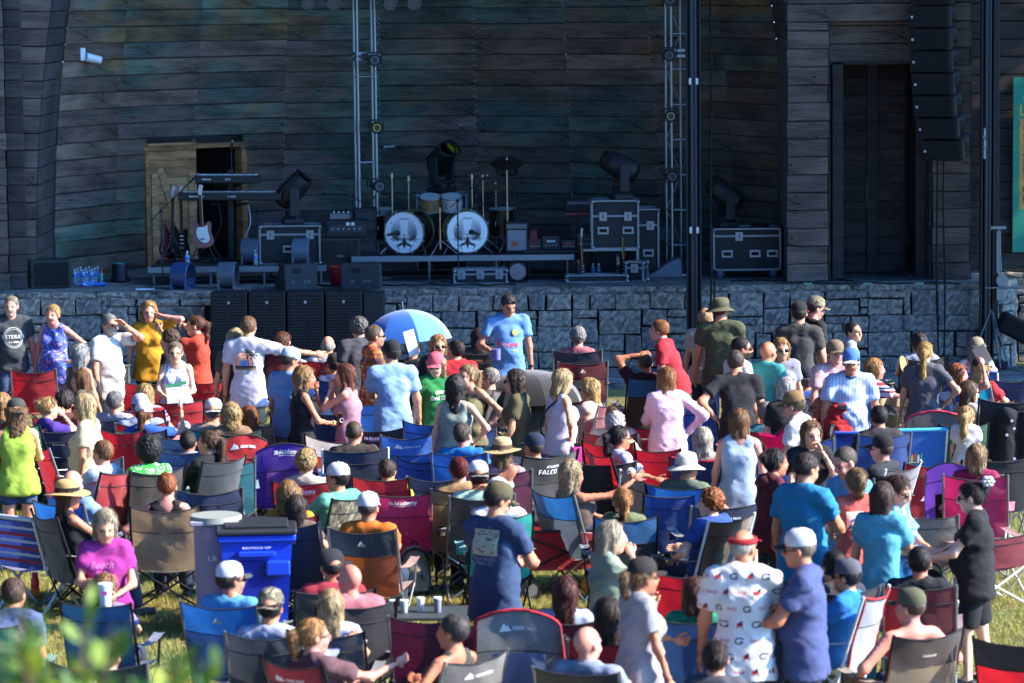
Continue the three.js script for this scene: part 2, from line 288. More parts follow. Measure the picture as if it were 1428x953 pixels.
{ // portal block with the tall door on the other side
  const o = thing('timber_portal', 'tall grey timber portal block with recessed dark double door', 'building');
  const a = X(1098), b = X(1155), c = X(1300), d = X(1353), yT = atZ(1200, 30, pz).y, zr = pz - 0.34, yT2 = atZ(1200, 86, zr).y;
  boardWall(o, a, b, FLOOR, yT, pz, 0.05, wgrey, 0.258, { rag: 1 });
  boardWall(o, c, d, FLOOR, yT, pz, 0.05, wgrey, 0.258, { rag: 1 });
  boardWall(o, a, d, yT, TOP + 1.5, pz, 0.05, wgrey, 0.258);
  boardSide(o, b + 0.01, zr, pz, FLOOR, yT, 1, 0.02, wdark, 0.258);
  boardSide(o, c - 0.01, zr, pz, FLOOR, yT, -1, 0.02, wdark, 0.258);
  boardWall(o, b + 0.02, c - 0.02, yT2, yT, zr, 0.03, wbrown, 0.26);
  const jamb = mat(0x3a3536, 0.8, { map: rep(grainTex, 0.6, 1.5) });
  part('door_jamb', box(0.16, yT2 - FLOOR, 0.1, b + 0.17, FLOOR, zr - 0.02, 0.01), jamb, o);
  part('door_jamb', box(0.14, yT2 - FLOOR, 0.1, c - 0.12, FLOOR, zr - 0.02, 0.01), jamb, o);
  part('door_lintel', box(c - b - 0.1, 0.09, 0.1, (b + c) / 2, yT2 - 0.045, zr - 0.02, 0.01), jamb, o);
  // the inner door: boards on two leaves, one ajar
  const l = b + 0.27, r = c - 0.2, w = (r - l) / 2;
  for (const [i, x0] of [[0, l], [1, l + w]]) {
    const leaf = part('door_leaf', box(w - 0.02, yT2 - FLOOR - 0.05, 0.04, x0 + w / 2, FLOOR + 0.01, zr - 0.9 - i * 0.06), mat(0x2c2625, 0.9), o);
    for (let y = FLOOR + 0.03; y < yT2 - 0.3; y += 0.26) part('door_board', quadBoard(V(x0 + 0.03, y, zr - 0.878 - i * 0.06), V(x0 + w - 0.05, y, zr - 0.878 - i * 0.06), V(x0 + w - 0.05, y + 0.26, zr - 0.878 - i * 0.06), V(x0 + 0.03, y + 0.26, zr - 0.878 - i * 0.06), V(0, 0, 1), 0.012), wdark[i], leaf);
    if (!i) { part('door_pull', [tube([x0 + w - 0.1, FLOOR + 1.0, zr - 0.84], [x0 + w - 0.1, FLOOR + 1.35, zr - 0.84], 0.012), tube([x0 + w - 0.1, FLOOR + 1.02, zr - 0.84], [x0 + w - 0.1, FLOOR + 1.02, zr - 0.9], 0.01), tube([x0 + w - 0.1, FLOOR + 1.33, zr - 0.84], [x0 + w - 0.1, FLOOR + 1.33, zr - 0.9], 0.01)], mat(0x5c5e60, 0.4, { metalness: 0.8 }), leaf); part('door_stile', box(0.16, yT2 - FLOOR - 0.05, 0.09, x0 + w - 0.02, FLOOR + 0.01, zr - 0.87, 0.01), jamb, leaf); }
    else part('brace', [move(box(0.1, 1.7, 0.02, 0, -0.85, 0), x0 + w / 2, FLOOR + 1.25, zr - 0.915, 0, 0, 0.3)], wdark[2], leaf);
  }
  part('added_upper_wall', box(d - a, 6, 0.06, (a + d) / 2, TOP + 1.52, pz + 0.02), wgrey[0], o);  // unseen wall above the portal, added to keep sun off the stage
  part('core', [box(d - a - 0.02, 0.08, 1.6, (a + d) / 2, TOP + 7.4, pz - 0.9), box(0.1, TOP + 7.4 - FLOOR, 1.6, a + 0.06, FLOOR, pz - 0.85), box(0.1, TOP + 7.4 - FLOOR, 1.6, d - 0.06, FLOOR, pz - 0.85), box(d - a, TOP + 7.4 - FLOOR, 0.1, (a + d) / 2, FLOOR, pz - 1.7)], mat(0x4a413b, 1), o);  // core carried up out of view, height added to block the sun
  // wing wall that runs on behind the mast
  const wgo = thing('timber_wing_wall', 'dark timber wall running on behind the green and orange banner', 'wall');
  boardWall(wgo, d + 0.03, d + 4.4, 1.34, TOP + 1.5, pz - 1.1, 0.05, wdark, 0.262);
  part('core', box(4.4, 6, 0.2, d + 2.2, 1.34, pz - 1.25), mat(0x4a413b, 1), wgo);
  boardSide(o, d + 0.005, pz - 1.1, pz, FLOOR, TOP + 1.4, 1, 0.02, wdark, 0.258);
}
{ // the stage door: one tan leaf open, dark room behind
  const on = (x) => { for (let p = 0; p < 9; p++) { const a = shellPt(p, 1), b = shellPt(p + 1, 1); if (x <= b.x) return a.lerp(b, (x - a.x) / (b.x - a.x)); } }, A = on(DOORX0), B = on(DOORX1), w = Math.hypot(B.x - A.x, B.z - A.z);
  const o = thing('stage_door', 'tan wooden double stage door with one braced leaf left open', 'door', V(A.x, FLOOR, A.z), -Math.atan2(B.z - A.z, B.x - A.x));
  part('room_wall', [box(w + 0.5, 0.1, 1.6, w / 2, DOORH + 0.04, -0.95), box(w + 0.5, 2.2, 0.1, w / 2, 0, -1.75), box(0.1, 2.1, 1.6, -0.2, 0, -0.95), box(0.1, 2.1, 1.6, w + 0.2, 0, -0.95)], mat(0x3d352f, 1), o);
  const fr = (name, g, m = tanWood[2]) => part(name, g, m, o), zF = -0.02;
  fr('frame_post', box(0.07, DOORH, 0.2, 0, 0, zF, 0.006)); fr('frame_post', box(0.1, DOORH, 0.2, w, 0, zF, 0.006)); fr('frame_head', box(w + 0.14, 0.07, 0.22, w / 2, DOORH - 0.01, zF, 0.006));
  const leaf = fr('door_leaf', box(w * 0.5, DOORH - 0.06, 0.03, w * 0.25 + 0.03, 0.02, zF + 0.02), tanWood[2]);
  for (let k = 0; k < 7; k++) part('plank', box(w * 0.5 - 0.01, 0.26, 0.02, w * 0.25 + 0.03, 0.03 + k * 0.272, zF + 0.045, 0.004), tanWood[k % 3], leaf);
  for (const s of [0.06, 0.44]) part('stile', box(0.12, DOORH - 0.4, 0.025, w * s + 0.03, 0.03, zF + 0.068, 0.004), tanWood[1], leaf);
  part('brace', move(box(0.12, 1.45, 0.022, 0, -0.72, 0, 0.004), w * 0.26 + 0.02, 0.85, zF + 0.067, 0, 0, 0.36), tanWood[1], leaf);
}
// ---------------------------------------------------------------- stage equipment
const blk = mat(0x141518, 0.55), blk2 = mat(0x1d1f23, 0.7), chrome = mat(0x8f949a, 0.4, { metalness: 0.9 }), alu = mat(0x8c9094, 0.5, { metalness: 0.85 }), steel = mat(0x6d7176, 0.45, { metalness: 0.7 }), rubber = mat(0x0d0d0e, 0.9), brass = mat(0xa89a80, 0.35, { metalness: 0.85 }), caseBlk = mat(0x15171b, 0.6, { bumpMap: rep(speckBump, 3, 3), bumpScale: 0.002 });
const ink = (w, h, draw) => { const t = canvas(w, h, draw); return t; };
const decal = (t, rough = 0.7) => new THREE.MeshStandardMaterial({ map: t, transparent: true, roughness: rough });
function letter(str, color = '#fff', o = {}) {
  const n = str.length; const w = o.w ?? 256, h = o.h ?? 64;
  return decal(ink(w, h, (c) => { c.clearRect(0, 0, w, h); c.fillStyle = color; c.font = (o.style ?? 'bold') + ' ' + (o.size ?? h * 0.72) + 'px ' + (o.face ?? 'sans-serif'); c.textAlign = 'center'; c.textBaseline = 'middle'; c.fillText(str, w / 2, h / 2, w * 0.98); }));
}
function plate(w, h, x, y, z, ry = 0, rx = 0) { const g = new THREE.PlaneGeometry(w, h); if (rx) g.rotateX(rx); if (ry) g.rotateY(ry); return g.translate(x, y, z); }
const S = (px, py) => at(px, py, FLOOR);                              // a point on the stage floor under a pixel
const onto = (px, py, z) => atZ(px, py, z);

function riser(label, x0, x1, zf, depth, h) {
  const o = thing('stage_riser', label, 'riser', V((x0 + x1) / 2, FLOOR, zf)), w = x1 - x0;
  part('deck', box(w - 0.06, 0.04, depth, 0, h - 0.04, -depth / 2 - 0.01), blk2, o);
  part('edge_rail', box(w, 0.085, 0.03, 0, h - 0.088, 0, 0.005), alu, o);
  for (const s of [-1, 1]) part('side_rail', box(0.03, 0.085, depth, s * (w / 2 - 0.015), h - 0.09, -depth / 2 - 0.02), alu, o);
  for (const f of [0.03, 0.35, 0.65, 0.97]) for (const z of [-0.06, -depth + 0.06]) part('leg', tube([w * (f - 0.5), 0, z], [w * (f - 0.5), h - 0.08, z], 0.022, 8), steel, o);
  part('cross_bar', tube([-w / 2 + 0.1, 0.07, -0.06], [w / 2 - 0.1, 0.07, -0.06], 0.018), blk, o);
  return o;
}
const rzL = S(330, 397).z, RH = 0.27, riserL = riser('low stage riser under the keyboards and guitars', X(203, rzL), X(452, rzL), rzL, 1.35, RH);
const rzD = S(650, 392).z, DH = 0.38, riserD = riser('wide stage riser with silver edge carrying the drum kit', X(487, rzD), X(800, rzD), rzD, 1.75, DH);

function movingHead(label, pos, dx, dy, dz, lens, k = 1) {            // dx, dy, dz: where the lens points
  const o = thing('moving_head_light', label, 'stage light', pos, Math.atan2(dx, dz), 'moving head lights on stage'); o.scale.setScalar(k);
  part('base', [box(0.4, 0.1, 0.34, 0, 0, 0, 0.035)], blk2, o); part('turntable', cyl(0.13, 0.15, 0.05, 0, 0.1, 0), blk, o);
  for (const s of [-1, 1]) part('yoke_arm', move(box(0.065, 0.46, 0.17, 0, 0, 0, 0.03), s * 0.215, 0.14, 0), blk2, o);
  part('yoke_base', box(0.49, 0.08, 0.18, 0, 0.13, 0, 0.03), blk2, o);
  const h = new THREE.Group(); h.name = 'head'; o.add(h); h.position.set(0, 0.54, 0); h.rotation.x = -Math.asin(dy / Math.hypot(dx, dy, dz));
  part('housing', lathe([[0, -0.3], [0.12, -0.3], [0.19, -0.22], [0.2, 0.0], [0.18, 0.2], [0.155, 0.31], [0.13, 0.31]], 8).rotateZ(Math.PI / 8).rotateX(Math.PI / 2), blk, h);
  part('bezel', new THREE.TorusGeometry(0.142, 0.018, 6, 20).translate(0, 0, 0.31), rubber, h);
  part('lens', lathe([[0.135, 0.285], [0.09, 0.303], [0, 0.31]], 18).rotateX(Math.PI / 2), lens, h);
  for (let q = 0; q < 4; q++) part('fin', move(box(0.04, 0.016, 0.3, 0, 0, 0), Math.cos(q * 1.57 + 0.78) * 0.19, Math.sin(q * 1.57 + 0.78) * 0.19, -0.03), blk2, h);
  return o;
}
const lensDark = phys(0x1a1f25, { roughness: 0.4 }), lensAmber = phys(0x8f7410, { roughness: 0.15, clearcoat: 1 });

function roadCase(label, w, h, d, pos, o2 = {}) {                    // flight case: panels, aluminium edges, ball corners, latches, handles, casters
  const o = thing('flight_case', label, 'flight case', pos, o2.turn ?? 0), b = o2.wheels ? 0.12 : 0.0, H = h - b;
  part('panel', box(w - 0.02, H - 0.02, d - 0.02, 0, b + 0.01, 0), o2.m ?? caseBlk, o);
  const e = 0.028, xs = [-w / 2, w / 2], zs = [-d / 2, d / 2], ys = [b, h];
  for (const x of xs) for (const z of zs) part('edge_trim', box(e, H - e, e, x, b + e / 2, z, 0.004), alu, o);
  for (const y of ys) { for (const z of zs) part('edge_trim', box(w - e, e, e, 0, y - e / 2, z, 0.004), alu, o); for (const x of xs) part('edge_trim', box(e, e, d - e, x, y - e / 2, 0, 0.004), alu, o); }
  for (const x of xs) for (const z of zs) for (const y of ys) part('corner_cap', new THREE.SphereGeometry(0.034, 8, 6).translate(x * 0.992, y + (y > b ? -0.016 : 0.016), z * 0.99), alu, o);
  if (o2.lid) { part('lid_band', box(w + 0.006, 0.03, d + 0.008, 0, o2.lid, 0, 0.003), alu, o); for (const s of o2.latch ?? [-0.28, 0.28]) { const l = part('latch', box(0.11, 0.13, 0.014, s * w, o2.lid - 0.055, d / 2 + 0.008, 0.004), chrome, o); part('latch_twist', box(0.03, 0.06, 0.012, s * w, o2.lid - 0.02, d / 2 + 0.017, 0.004), steel, l); } }
  for (const s of o2.handle ?? []) { const l = part('handle_dish', box(0.16, 0.11, 0.012, s * w, b + H * 0.3, d / 2 + 0.008, 0.004), chrome, o); part('grip', box(0.11, 0.05, 0.012, s * w, b + H * 0.3 + 0.03, d / 2 + 0.016, 0.004), rubber, l); }
  if (o2.wheels) for (const x of [-1, 1]) for (const z of [-1, 1]) { const c = part('caster', [new THREE.CylinderGeometry(0.052, 0.052, 0.035, 14).rotateX(Math.PI / 2).translate(x * (w / 2 - 0.1), 0.053, z * (d / 2 - 0.08))], mat(0x27466d, 0.5), o); part('fork', box(0.05, 0.06, 0.06, x * (w / 2 - 0.1), 0.062, z * (d / 2 - 0.08)), steel, c); }
  return o;
}
function drumFan(label, pos, turn, m) {
  const o = thing('drum_fan', label, 'fan', pos, turn, 'drum fans on stage');
  part('barrel', lathe([[0.17, -0.13], [0.185, -0.12], [0.185, 0.12], [0.17, 0.13], [0.15, 0.12], [0.15, -0.12], [0.17, -0.13]], 24).rotateZ(Math.PI / 2).translate(0, 0.2, 0), m, o);
  const gr = [new THREE.TorusGeometry(0.16, 0.006, 5, 24).rotateY(Math.PI / 2).translate(0.13, 0.2, 0), new THREE.TorusGeometry(0.09, 0.005, 5, 20).rotateY(Math.PI / 2).translate(0.13, 0.2, 0)];
  for (let k = 0; k < 8; k++) gr.push(tube([0.13, 0.2, 0], [0.13, 0.2 + 0.16 * Math.cos(k * 0.785), 0.16 * Math.sin(k * 0.785)], 0.004, 4));
  part('grille', gr, blk, o); part('motor', cyl(0.05, 0.05, 0.2).rotateZ(Math.PI / 2).translate(0.1, 0.2, 0), blk2, o);
  for (const s of [-1, 1]) part('foot', box(0.03, 0.16, 0.34, s * 0.11, 0, 0, 0.006), m, o);
}
function micStand(label, pos, h, boom, o2 = {}) {                   // boom: end of the boom relative to the top
  const o = thing('microphone_stand', label, 'microphone stand', pos);
  for (let k = 0; k < 3; k++) part('leg', tube([0, 0.1, 0], [Math.cos(k * 2.1 + 0.4) * 0.26, 0.012, Math.sin(k * 2.1 + 0.4) * 0.26], 0.009, 6), blk, o);
  part('pole', tube([0, 0.05, 0], [0, h, 0], 0.0105, 7), o2.m ?? blk, o);
  let e = V(0, h, 0);
  if (boom) { e = V(boom[0], h + boom[1], boom[2] ?? 0); const b = e.clone().sub(V(0, h, 0)); part('boom', tube(V(0, h, 0).addScaledVector(b, -0.35), e, 0.0085, 6), blk, o); part('clutch', new THREE.SphereGeometry(0.028, 8, 6).translate(0, h, 0), blk, o); }
  const dir = boom ? V(boom[0], boom[1], 0.05).normalize() : V(0.15, 0.9, 0.4).normalize();
  const m = part('microphone', tube(e, e.clone().addScaledVector(dir, 0.15), 0.012, 8, 0.019), blk2, o); part('mesh_head', new THREE.SphereGeometry(0.028, 10, 8).translate(...e.clone().addScaledVector(dir, 0.165).toArray()), mat(0x6f7680, 0.4, { metalness: 0.7 }), m);
  return o;
}
// --- floor things on the open side of the stage
{
  const p = S(68, 401), o = thing('stage_speaker', 'black stage speaker box lying beside a pack of water bottles', 'speaker', p, 0.25);
  part('cabinet', box(0.58, 0.42, 0.4, 0, 0, 0, 0.02), blk, o); part('grille', box(0.5, 0.34, 0.015, 0.02, 0.04, 0.2, 0.005), mat(0x0b0b0c, 0.9, { bumpMap: rep(weaveBump, 6, 6), bumpScale: 0.004 }), o); part('handle', box(0.04, 0.16, 0.03, -0.27, 0.14, 0.2, 0.01), rubber, o);
}
const petMat = phys(0xdfeefa, { roughness: 0.12, transmission: 0.75, thickness: 0 });
function bottle(label, pos, h, m, cap, group) {
  const o = thing('bottle', label, 'bottle', pos, 0, group), r = h * 0.15;
  part('body', lathe([[0, 0], [r * 0.9, 0], [r, h * 0.05], [r, h * 0.3], [r * 0.9, h * 0.36], [r, h * 0.42], [r, h * 0.66], [r * 0.42, h * 0.88], [r * 0.4, h * 0.92]], 12), m, o); part('cap', cyl(r * 0.46, r * 0.46, h * 0.09, 0, h * 0.91, 0, 10), cap, o);
  part('wrap', cyl(r * 1.03, r * 1.03, h * 0.2, 0, h * 0.44, 0, 12), mat(0x3f74c8, 0.5), o); return o;
}
for (let k = 0; k < 9; k++) { const p = S(104 + k * 4, 396 - (k % 3) * 2.2); bottle('small clear water bottle in the shrink wrapped pack on the stage floor', p, 0.21, petMat, mat(0xe8edf2, 0.5), 'bottles in the water pack'); }
{ const p = S(123, 399.5), o = thing('crumpled_wrap', 'crumpled blue and silver plastic wrap beside the water pack', 'wrapper', p), g = new THREE.IcosahedronGeometry(0.13, 2), a = g.attributes.position; for (let i = 0; i < a.count; i++) { const k = 0.7 + nz(a.getX(i) * 22, a.getY(i) * 22, a.getZ(i) * 22) * 0.8; a.setXYZ(i, a.getX(i) * k * 1.6, Math.abs(a.getY(i)) * k * 0.6, a.getZ(i) * k); } g.computeVertexNormals(); part('wrap', g, mat(0x6f93c9, 0.25), o); part('spray_can', tube([0.1, 0.035, 0.08], [0.27, 0.035, 0.1], 0.03, 10), mat(0x2f6fc4, 0.35), o); }
{ const p = S(141, 396), o = thing('spray_can', 'teal and red spray can standing by the water pack', 'can', p); part('body', cyl(0.028, 0.028, 0.15), mat(0x2f9a8c, 0.4), o); part('cap', cyl(0.022, 0.026, 0.05, 0, 0.15, 0), mat(0xc8442f, 0.4), o); }
{ const p = S(167, 393), o = thing('uplight', 'round black uplight can with teal lens on the stage floor', 'stage light', p); part('can', lathe([[0, 0], [0.13, 0], [0.15, 0.03], [0.115, 0.08], [0.115, 0.26], [0.1, 0.27]], 18), blk, o); part('lens', cyl(0.1, 0.1, 0.02, 0, 0.262, 0, 18), mat(0x2f8c84, 0.2), o); part('bracket', box(0.3, 0.02, 0.1, 0, 0, 0, 0.006), blk2, o); }
{ const p = S(202, 405).setY(FLOOR + 0.004), o = thing('paper_sheet', 'white paper sheet lying at the stage edge', 'paper', p, 0.1); part('sheet', box(0.27, 0.006, 0.2, 0, 0, -0.12), mat(0xdfe6ee, 0.8), o); }
{ // the pale draped stand at the pier
  const p = S(4, 400), o = thing('draped_stand', 'pale cloth draped over a thin stand by the timber pier', 'stand', p.setX(p.x - 0.04));
  const g = new THREE.CylinderGeometry(0.09, 0.16, 0.72, 18, 8, true).translate(0, 0.72, 0), a = g.attributes.position; for (let i = 0; i < a.count; i++) { const t = Math.atan2(a.getZ(i), a.getX(i)), k = 1 + Math.sin(t * 5) * 0.14; a.setXYZ(i, a.getX(i) * k, a.getY(i), a.getZ(i) * k); } g.computeVertexNormals();
  part('cloth', g, mat(0xb9aeb4, 0.9, { side: THREE.DoubleSide }), o); part('pole', tube([0, 0, 0], [0, 1.1, 0], 0.015), blk, o); part('foot', cyl(0.16, 0.17, 0.03), blk, o); part('cross_bar', tube([-0.12, 1.08, 0], [0.16, 1.08, 0], 0.012), steel, o);
}
// --- keyboards, guitars
const kz = rzL - 0.62, KF = FLOOR + RH;
function keyboard(label, px0, px1, py, z, name, sub, tilt) {
  const a = onto(px0, py, z), b = onto(px1, py, z), w = b.x - a.x, o = thing('keyboard', label, 'keyboard', V((a.x + b.x) / 2, a.y - 0.06, z), Math.PI - 0.06); o.rotation.z = -Math.atan2(b.y - a.y, w) * 0.6;
  part('body', box(w, 0.11, 0.34, 0, 0, 0, 0.02), blk, o); part('end_cheek', box(0.03, 0.115, 0.345, -w / 2 + 0.01, -0.002, 0, 0.01), blk2, o); part('end_cheek', box(0.03, 0.115, 0.345, w / 2 - 0.01, -0.002, 0, 0.01), blk2, o);
  part('lettering', plate(w * 0.2, 0.045, w * 0.32, 0.06, -0.175, Math.PI), letter(name, '#dfe7f2'), o); part('lettering', plate(w * 0.16, 0.05, w * -0.02, 0.06, -0.175, Math.PI), letter(sub, '#b9c4d6', { style: 'italic bold' }), o);
  const keys = part('key_bed', box(w - 0.1, 0.02, 0.14, 0, 0.105, 0.09), mat(0xd8d8d2, 0.4), o); for (let k = 0; k < 24; k++) if (![2, 6].includes(k % 7)) part('black_key', box(0.012, 0.014, 0.08, -w / 2 + 0.09 + k * (w - 0.18) / 24, 0.125, 0.06), blk, keys);
  part('panel', box(w - 0.16, 0.012, 0.12, 0, 0.107, -0.09), steel, o); return o;
}
keyboard('upper black keyboard on the two tier stand', 274, 362, 250, kz, 'YAMAHA', 'MOTIF', 0);
keyboard('lower longer black keyboard on the two tier stand', 250, 394, 274, kz + 0.06, 'YAMAHA', 'S-YXG', 0);
{ const p = onto(322, 300, kz - 0.22), o = thing('keyboard_stand', 'black column stand holding both keyboards', 'stand', V(p.x, KF, kz - 0.22)); const t = onto(322, 240, kz).y - KF; part('column', box(0.1, t, 0.09, 0, 0.02, 0, 0.02), blk, o); for (const [py, w] of [[256, 0.5], [283, 0.7]]) { const y = onto(322, py, kz).y - KF; for (const s of [-1, 1]) part('arm', tube([s * 0.05, y - 0.05, 0], [s * w * 0.4, y - 0.005, 0.3], 0.018), blk, o); } for (const s of [-1, 1]) part('foot', tube([0, 0.03, 0], [s * 0.42, 0.02, 0.2], 0.02), blk, o); }
function guitar(label, px, pyTop, pyBot, z, body, guard, lean, turn, fret = 0x3a2a20) {
  const a = onto(px, pyBot, z), b = onto(px, pyTop, z), H = b.y - a.y, k = H / 1.0, o = thing('electric_guitar', label, 'guitar', V(a.x, a.y, z), turn); o.scale.setScalar(k); o.rotation.x = -0.16; o.rotation.z = lean;
  const s = new THREE.Shape(); s.moveTo(0, 0); s.bezierCurveTo(0.12, -0.01, 0.18, 0.05, 0.165, 0.13); s.bezierCurveTo(0.155, 0.19, 0.12, 0.22, 0.13, 0.28); s.bezierCurveTo(0.145, 0.34, 0.15, 0.39, 0.115, 0.4); s.bezierCurveTo(0.08, 0.4, 0.07, 0.34, 0.03, 0.33); s.lineTo(-0.03, 0.33); s.bezierCurveTo(-0.06, 0.35, -0.08, 0.43, -0.13, 0.43); s.bezierCurveTo(-0.17, 0.42, -0.14, 0.3, -0.135, 0.25); s.bezierCurveTo(-0.13, 0.2, -0.17, 0.17, -0.17, 0.11); s.bezierCurveTo(-0.17, 0.03, -0.1, 0, 0, 0);
  part('body', new THREE.ExtrudeGeometry(s, { depth: 0.035, bevelEnabled: true, bevelSize: 0.01, bevelThickness: 0.01, bevelSegments: 2, curveSegments: 6 }), body, o);
  if (guard) { const q = new THREE.Shape(); q.moveTo(-0.06, 0.14); q.bezierCurveTo(0.02, 0.05, 0.1, 0.06, 0.12, 0.12); q.bezierCurveTo(0.12, 0.2, 0.08, 0.26, 0.1, 0.35); q.lineTo(0.02, 0.32); q.lineTo(-0.04, 0.33); q.bezierCurveTo(-0.1, 0.32, -0.11, 0.22, -0.06, 0.14); part('pickguard', new THREE.ExtrudeGeometry(q, { depth: 0.004, bevelEnabled: false }).translate(0, 0, 0.047), guard, o); }
  part('bridge', box(0.08, 0.03, 0.012, 0, 0.12, 0.05, 0.004), chrome, o); for (const y of [0.19, 0.24, 0.29]) part('pickup', box(0.07, 0.016, 0.01, 0, y, 0.05, 0.003), mat(0xe6e4da, 0.4), o);
  part('neck', box(0.05, 0.52, 0.022, 0, 0.32, 0.035, 0.008), mat(0xa8814e, 0.45), o); part('fretboard', box(0.046, 0.5, 0.006, 0, 0.33, 0.057), mat(fret, 0.5), o);
  const hd = new THREE.Shape(); hd.moveTo(-0.025, 0); hd.lineTo(0.025, 0); hd.lineTo(0.03, 0.05); hd.lineTo(0.055, 0.15); hd.lineTo(0.0, 0.17); hd.lineTo(-0.03, 0.06); const h = part('headstock', new THREE.ExtrudeGeometry(hd, { depth: 0.014, bevelEnabled: false }).translate(0, 0.83, 0.034), mat(0xd9c7bb, 0.45), o); for (let q = 0; q < 6; q++) part('tuning_peg', box(0.026, 0.01, 0.012, -0.035 + q * 0.004, 0.86 + q * 0.022, 0.035), chrome, h);
  return o;
}
const sunburst = field(64, 64, (u, v) => { const x = (u - 0.5) * 2, y = (v - 0.45) * 2, d = Math.sqrt(x * x + y * y); return d < 0.5 ? [0.75, 0.42, 0.25] : d < 0.8 ? [0.55, 0.2, 0.14] : [0.16, 0.08, 0.07]; });
guitar('sunburst electric guitar with white pickguard on the riser', 284, 257, 346, rzL - 0.3, phys(0x8f4a38, { roughness: 0.25, clearcoat: 1 }), mat(0xdfe3dc, 0.4), 0.05, -0.25);
guitar('red bodied electric guitar leaning by the tan door', 234, 258, 360, rzL - 0.7, phys(0x5a1420, { roughness: 0.3, clearcoat: 1 }), null, -0.06, 0.9);
guitar('black and natural electric guitar leaning by the tan door', 250, 258, 360, rzL - 0.75, phys(0x241a14, { roughness: 0.3, clearcoat: 1 }), null, 0.03, 0.95);
for (const [px, l] of [[284, 'black tripod stand under the sunburst guitar'], [242, 'black double stand behind the two leaning guitars']]) { const p = onto(px, 375, rzL - 0.45), o = thing('guitar_stand', l, 'stand', V(p.x, KF, rzL - 0.5)); for (const s of [-1, 1]) { part('leg', tube([0, 0.42, 0], [s * 0.2, 0.01, 0.16], 0.012), blk, o); part('arm', tube([0, 0.2, 0], [s * 0.1, 0.14, 0.2], 0.01), blk, o); } part('leg', tube([0, 0.42, 0], [0, 0.01, -0.2], 0.012), blk, o); part('upright', tube([0, 0.3, 0], [0, 0.62, -0.02], 0.012), blk, o); }
{ const f = onto(226, 399, WALLZ - 0.45); micStand('boom microphone stand in front of the riser with guitars', V(f.x, FLOOR, WALLZ - 0.55), 1.12, [0.42, 0.4, 0.0]); }
micStand('tall straight microphone stand rising behind the keyboards', V(onto(321, 300, kz - 0.3).x + 0.02, KF, kz - 0.42), 1.62, null);
micStand('thin boom microphone stand in front of the drum kit', V(onto(638, 300, rzD + 0.5).x, FLOOR, rzD + 0.35), 1.2, [0.3, 0.25, -0.2]);
micStand('microphone stand beside the amplifier stack', V(onto(488, 300, rzD + 0.3).x, FLOOR, rzD + 0.2), 1.3, [0.45, -0.35, -0.5]);
bottle('clear water bottle on the riser by the sunburst guitar', V(onto(261, 370, rzL - 0.12).x, KF, rzL - 0.12), 0.22, petMat, mat(0xe8edf2, 0.5));
bottle('clear water bottle on the riser by the road case', V(onto(356, 370, rzL - 0.12).x, KF, rzL - 0.12), 0.22, petMat, mat(0xe8edf2, 0.5));
drumFan('blue drum fan turned sideways in front of the riser', V(onto(255, 400, WALLZ - 0.3).x, FLOOR, WALLZ - 0.3), -0.35, mat(0x2b4470, 0.4));
drumFan('grey drum fan in front of the keyboard riser', V(onto(318, 400, WALLZ - 0.3).x, FLOOR, WALLZ - 0.3), -0.15, mat(0x525a66, 0.35));
drumFan('grey drum fan on the riser under the keyboards', V(onto(350, 370, rzL - 0.3).x, KF, rzL - 0.3), -0.1, mat(0x4a515c, 0.35));
drumFan('grey drum fan with a gold badge on the riser', V(onto(421, 370, rzL - 0.2).x, KF, rzL - 0.2), -0.1, mat(0x5b6472, 0.35));
for (const [px, l] of [[345, 'white leads hanging under the keyboards'], [304, 'black leads hanging from the lower keyboard']]) { const p = onto(px, 280, kz - 0.1), o = thing('cable', l, 'cable', V(p.x, KF, kz)); part('lead', hose([[0, 0.95, 0], [0.05, 0.6, 0.05], [-0.06, 0.25, 0.06], [0.1, 0.02, 0.1]], 0.008), px === 345 ? mat(0xc6cbd2, 0.6) : blk, o); }
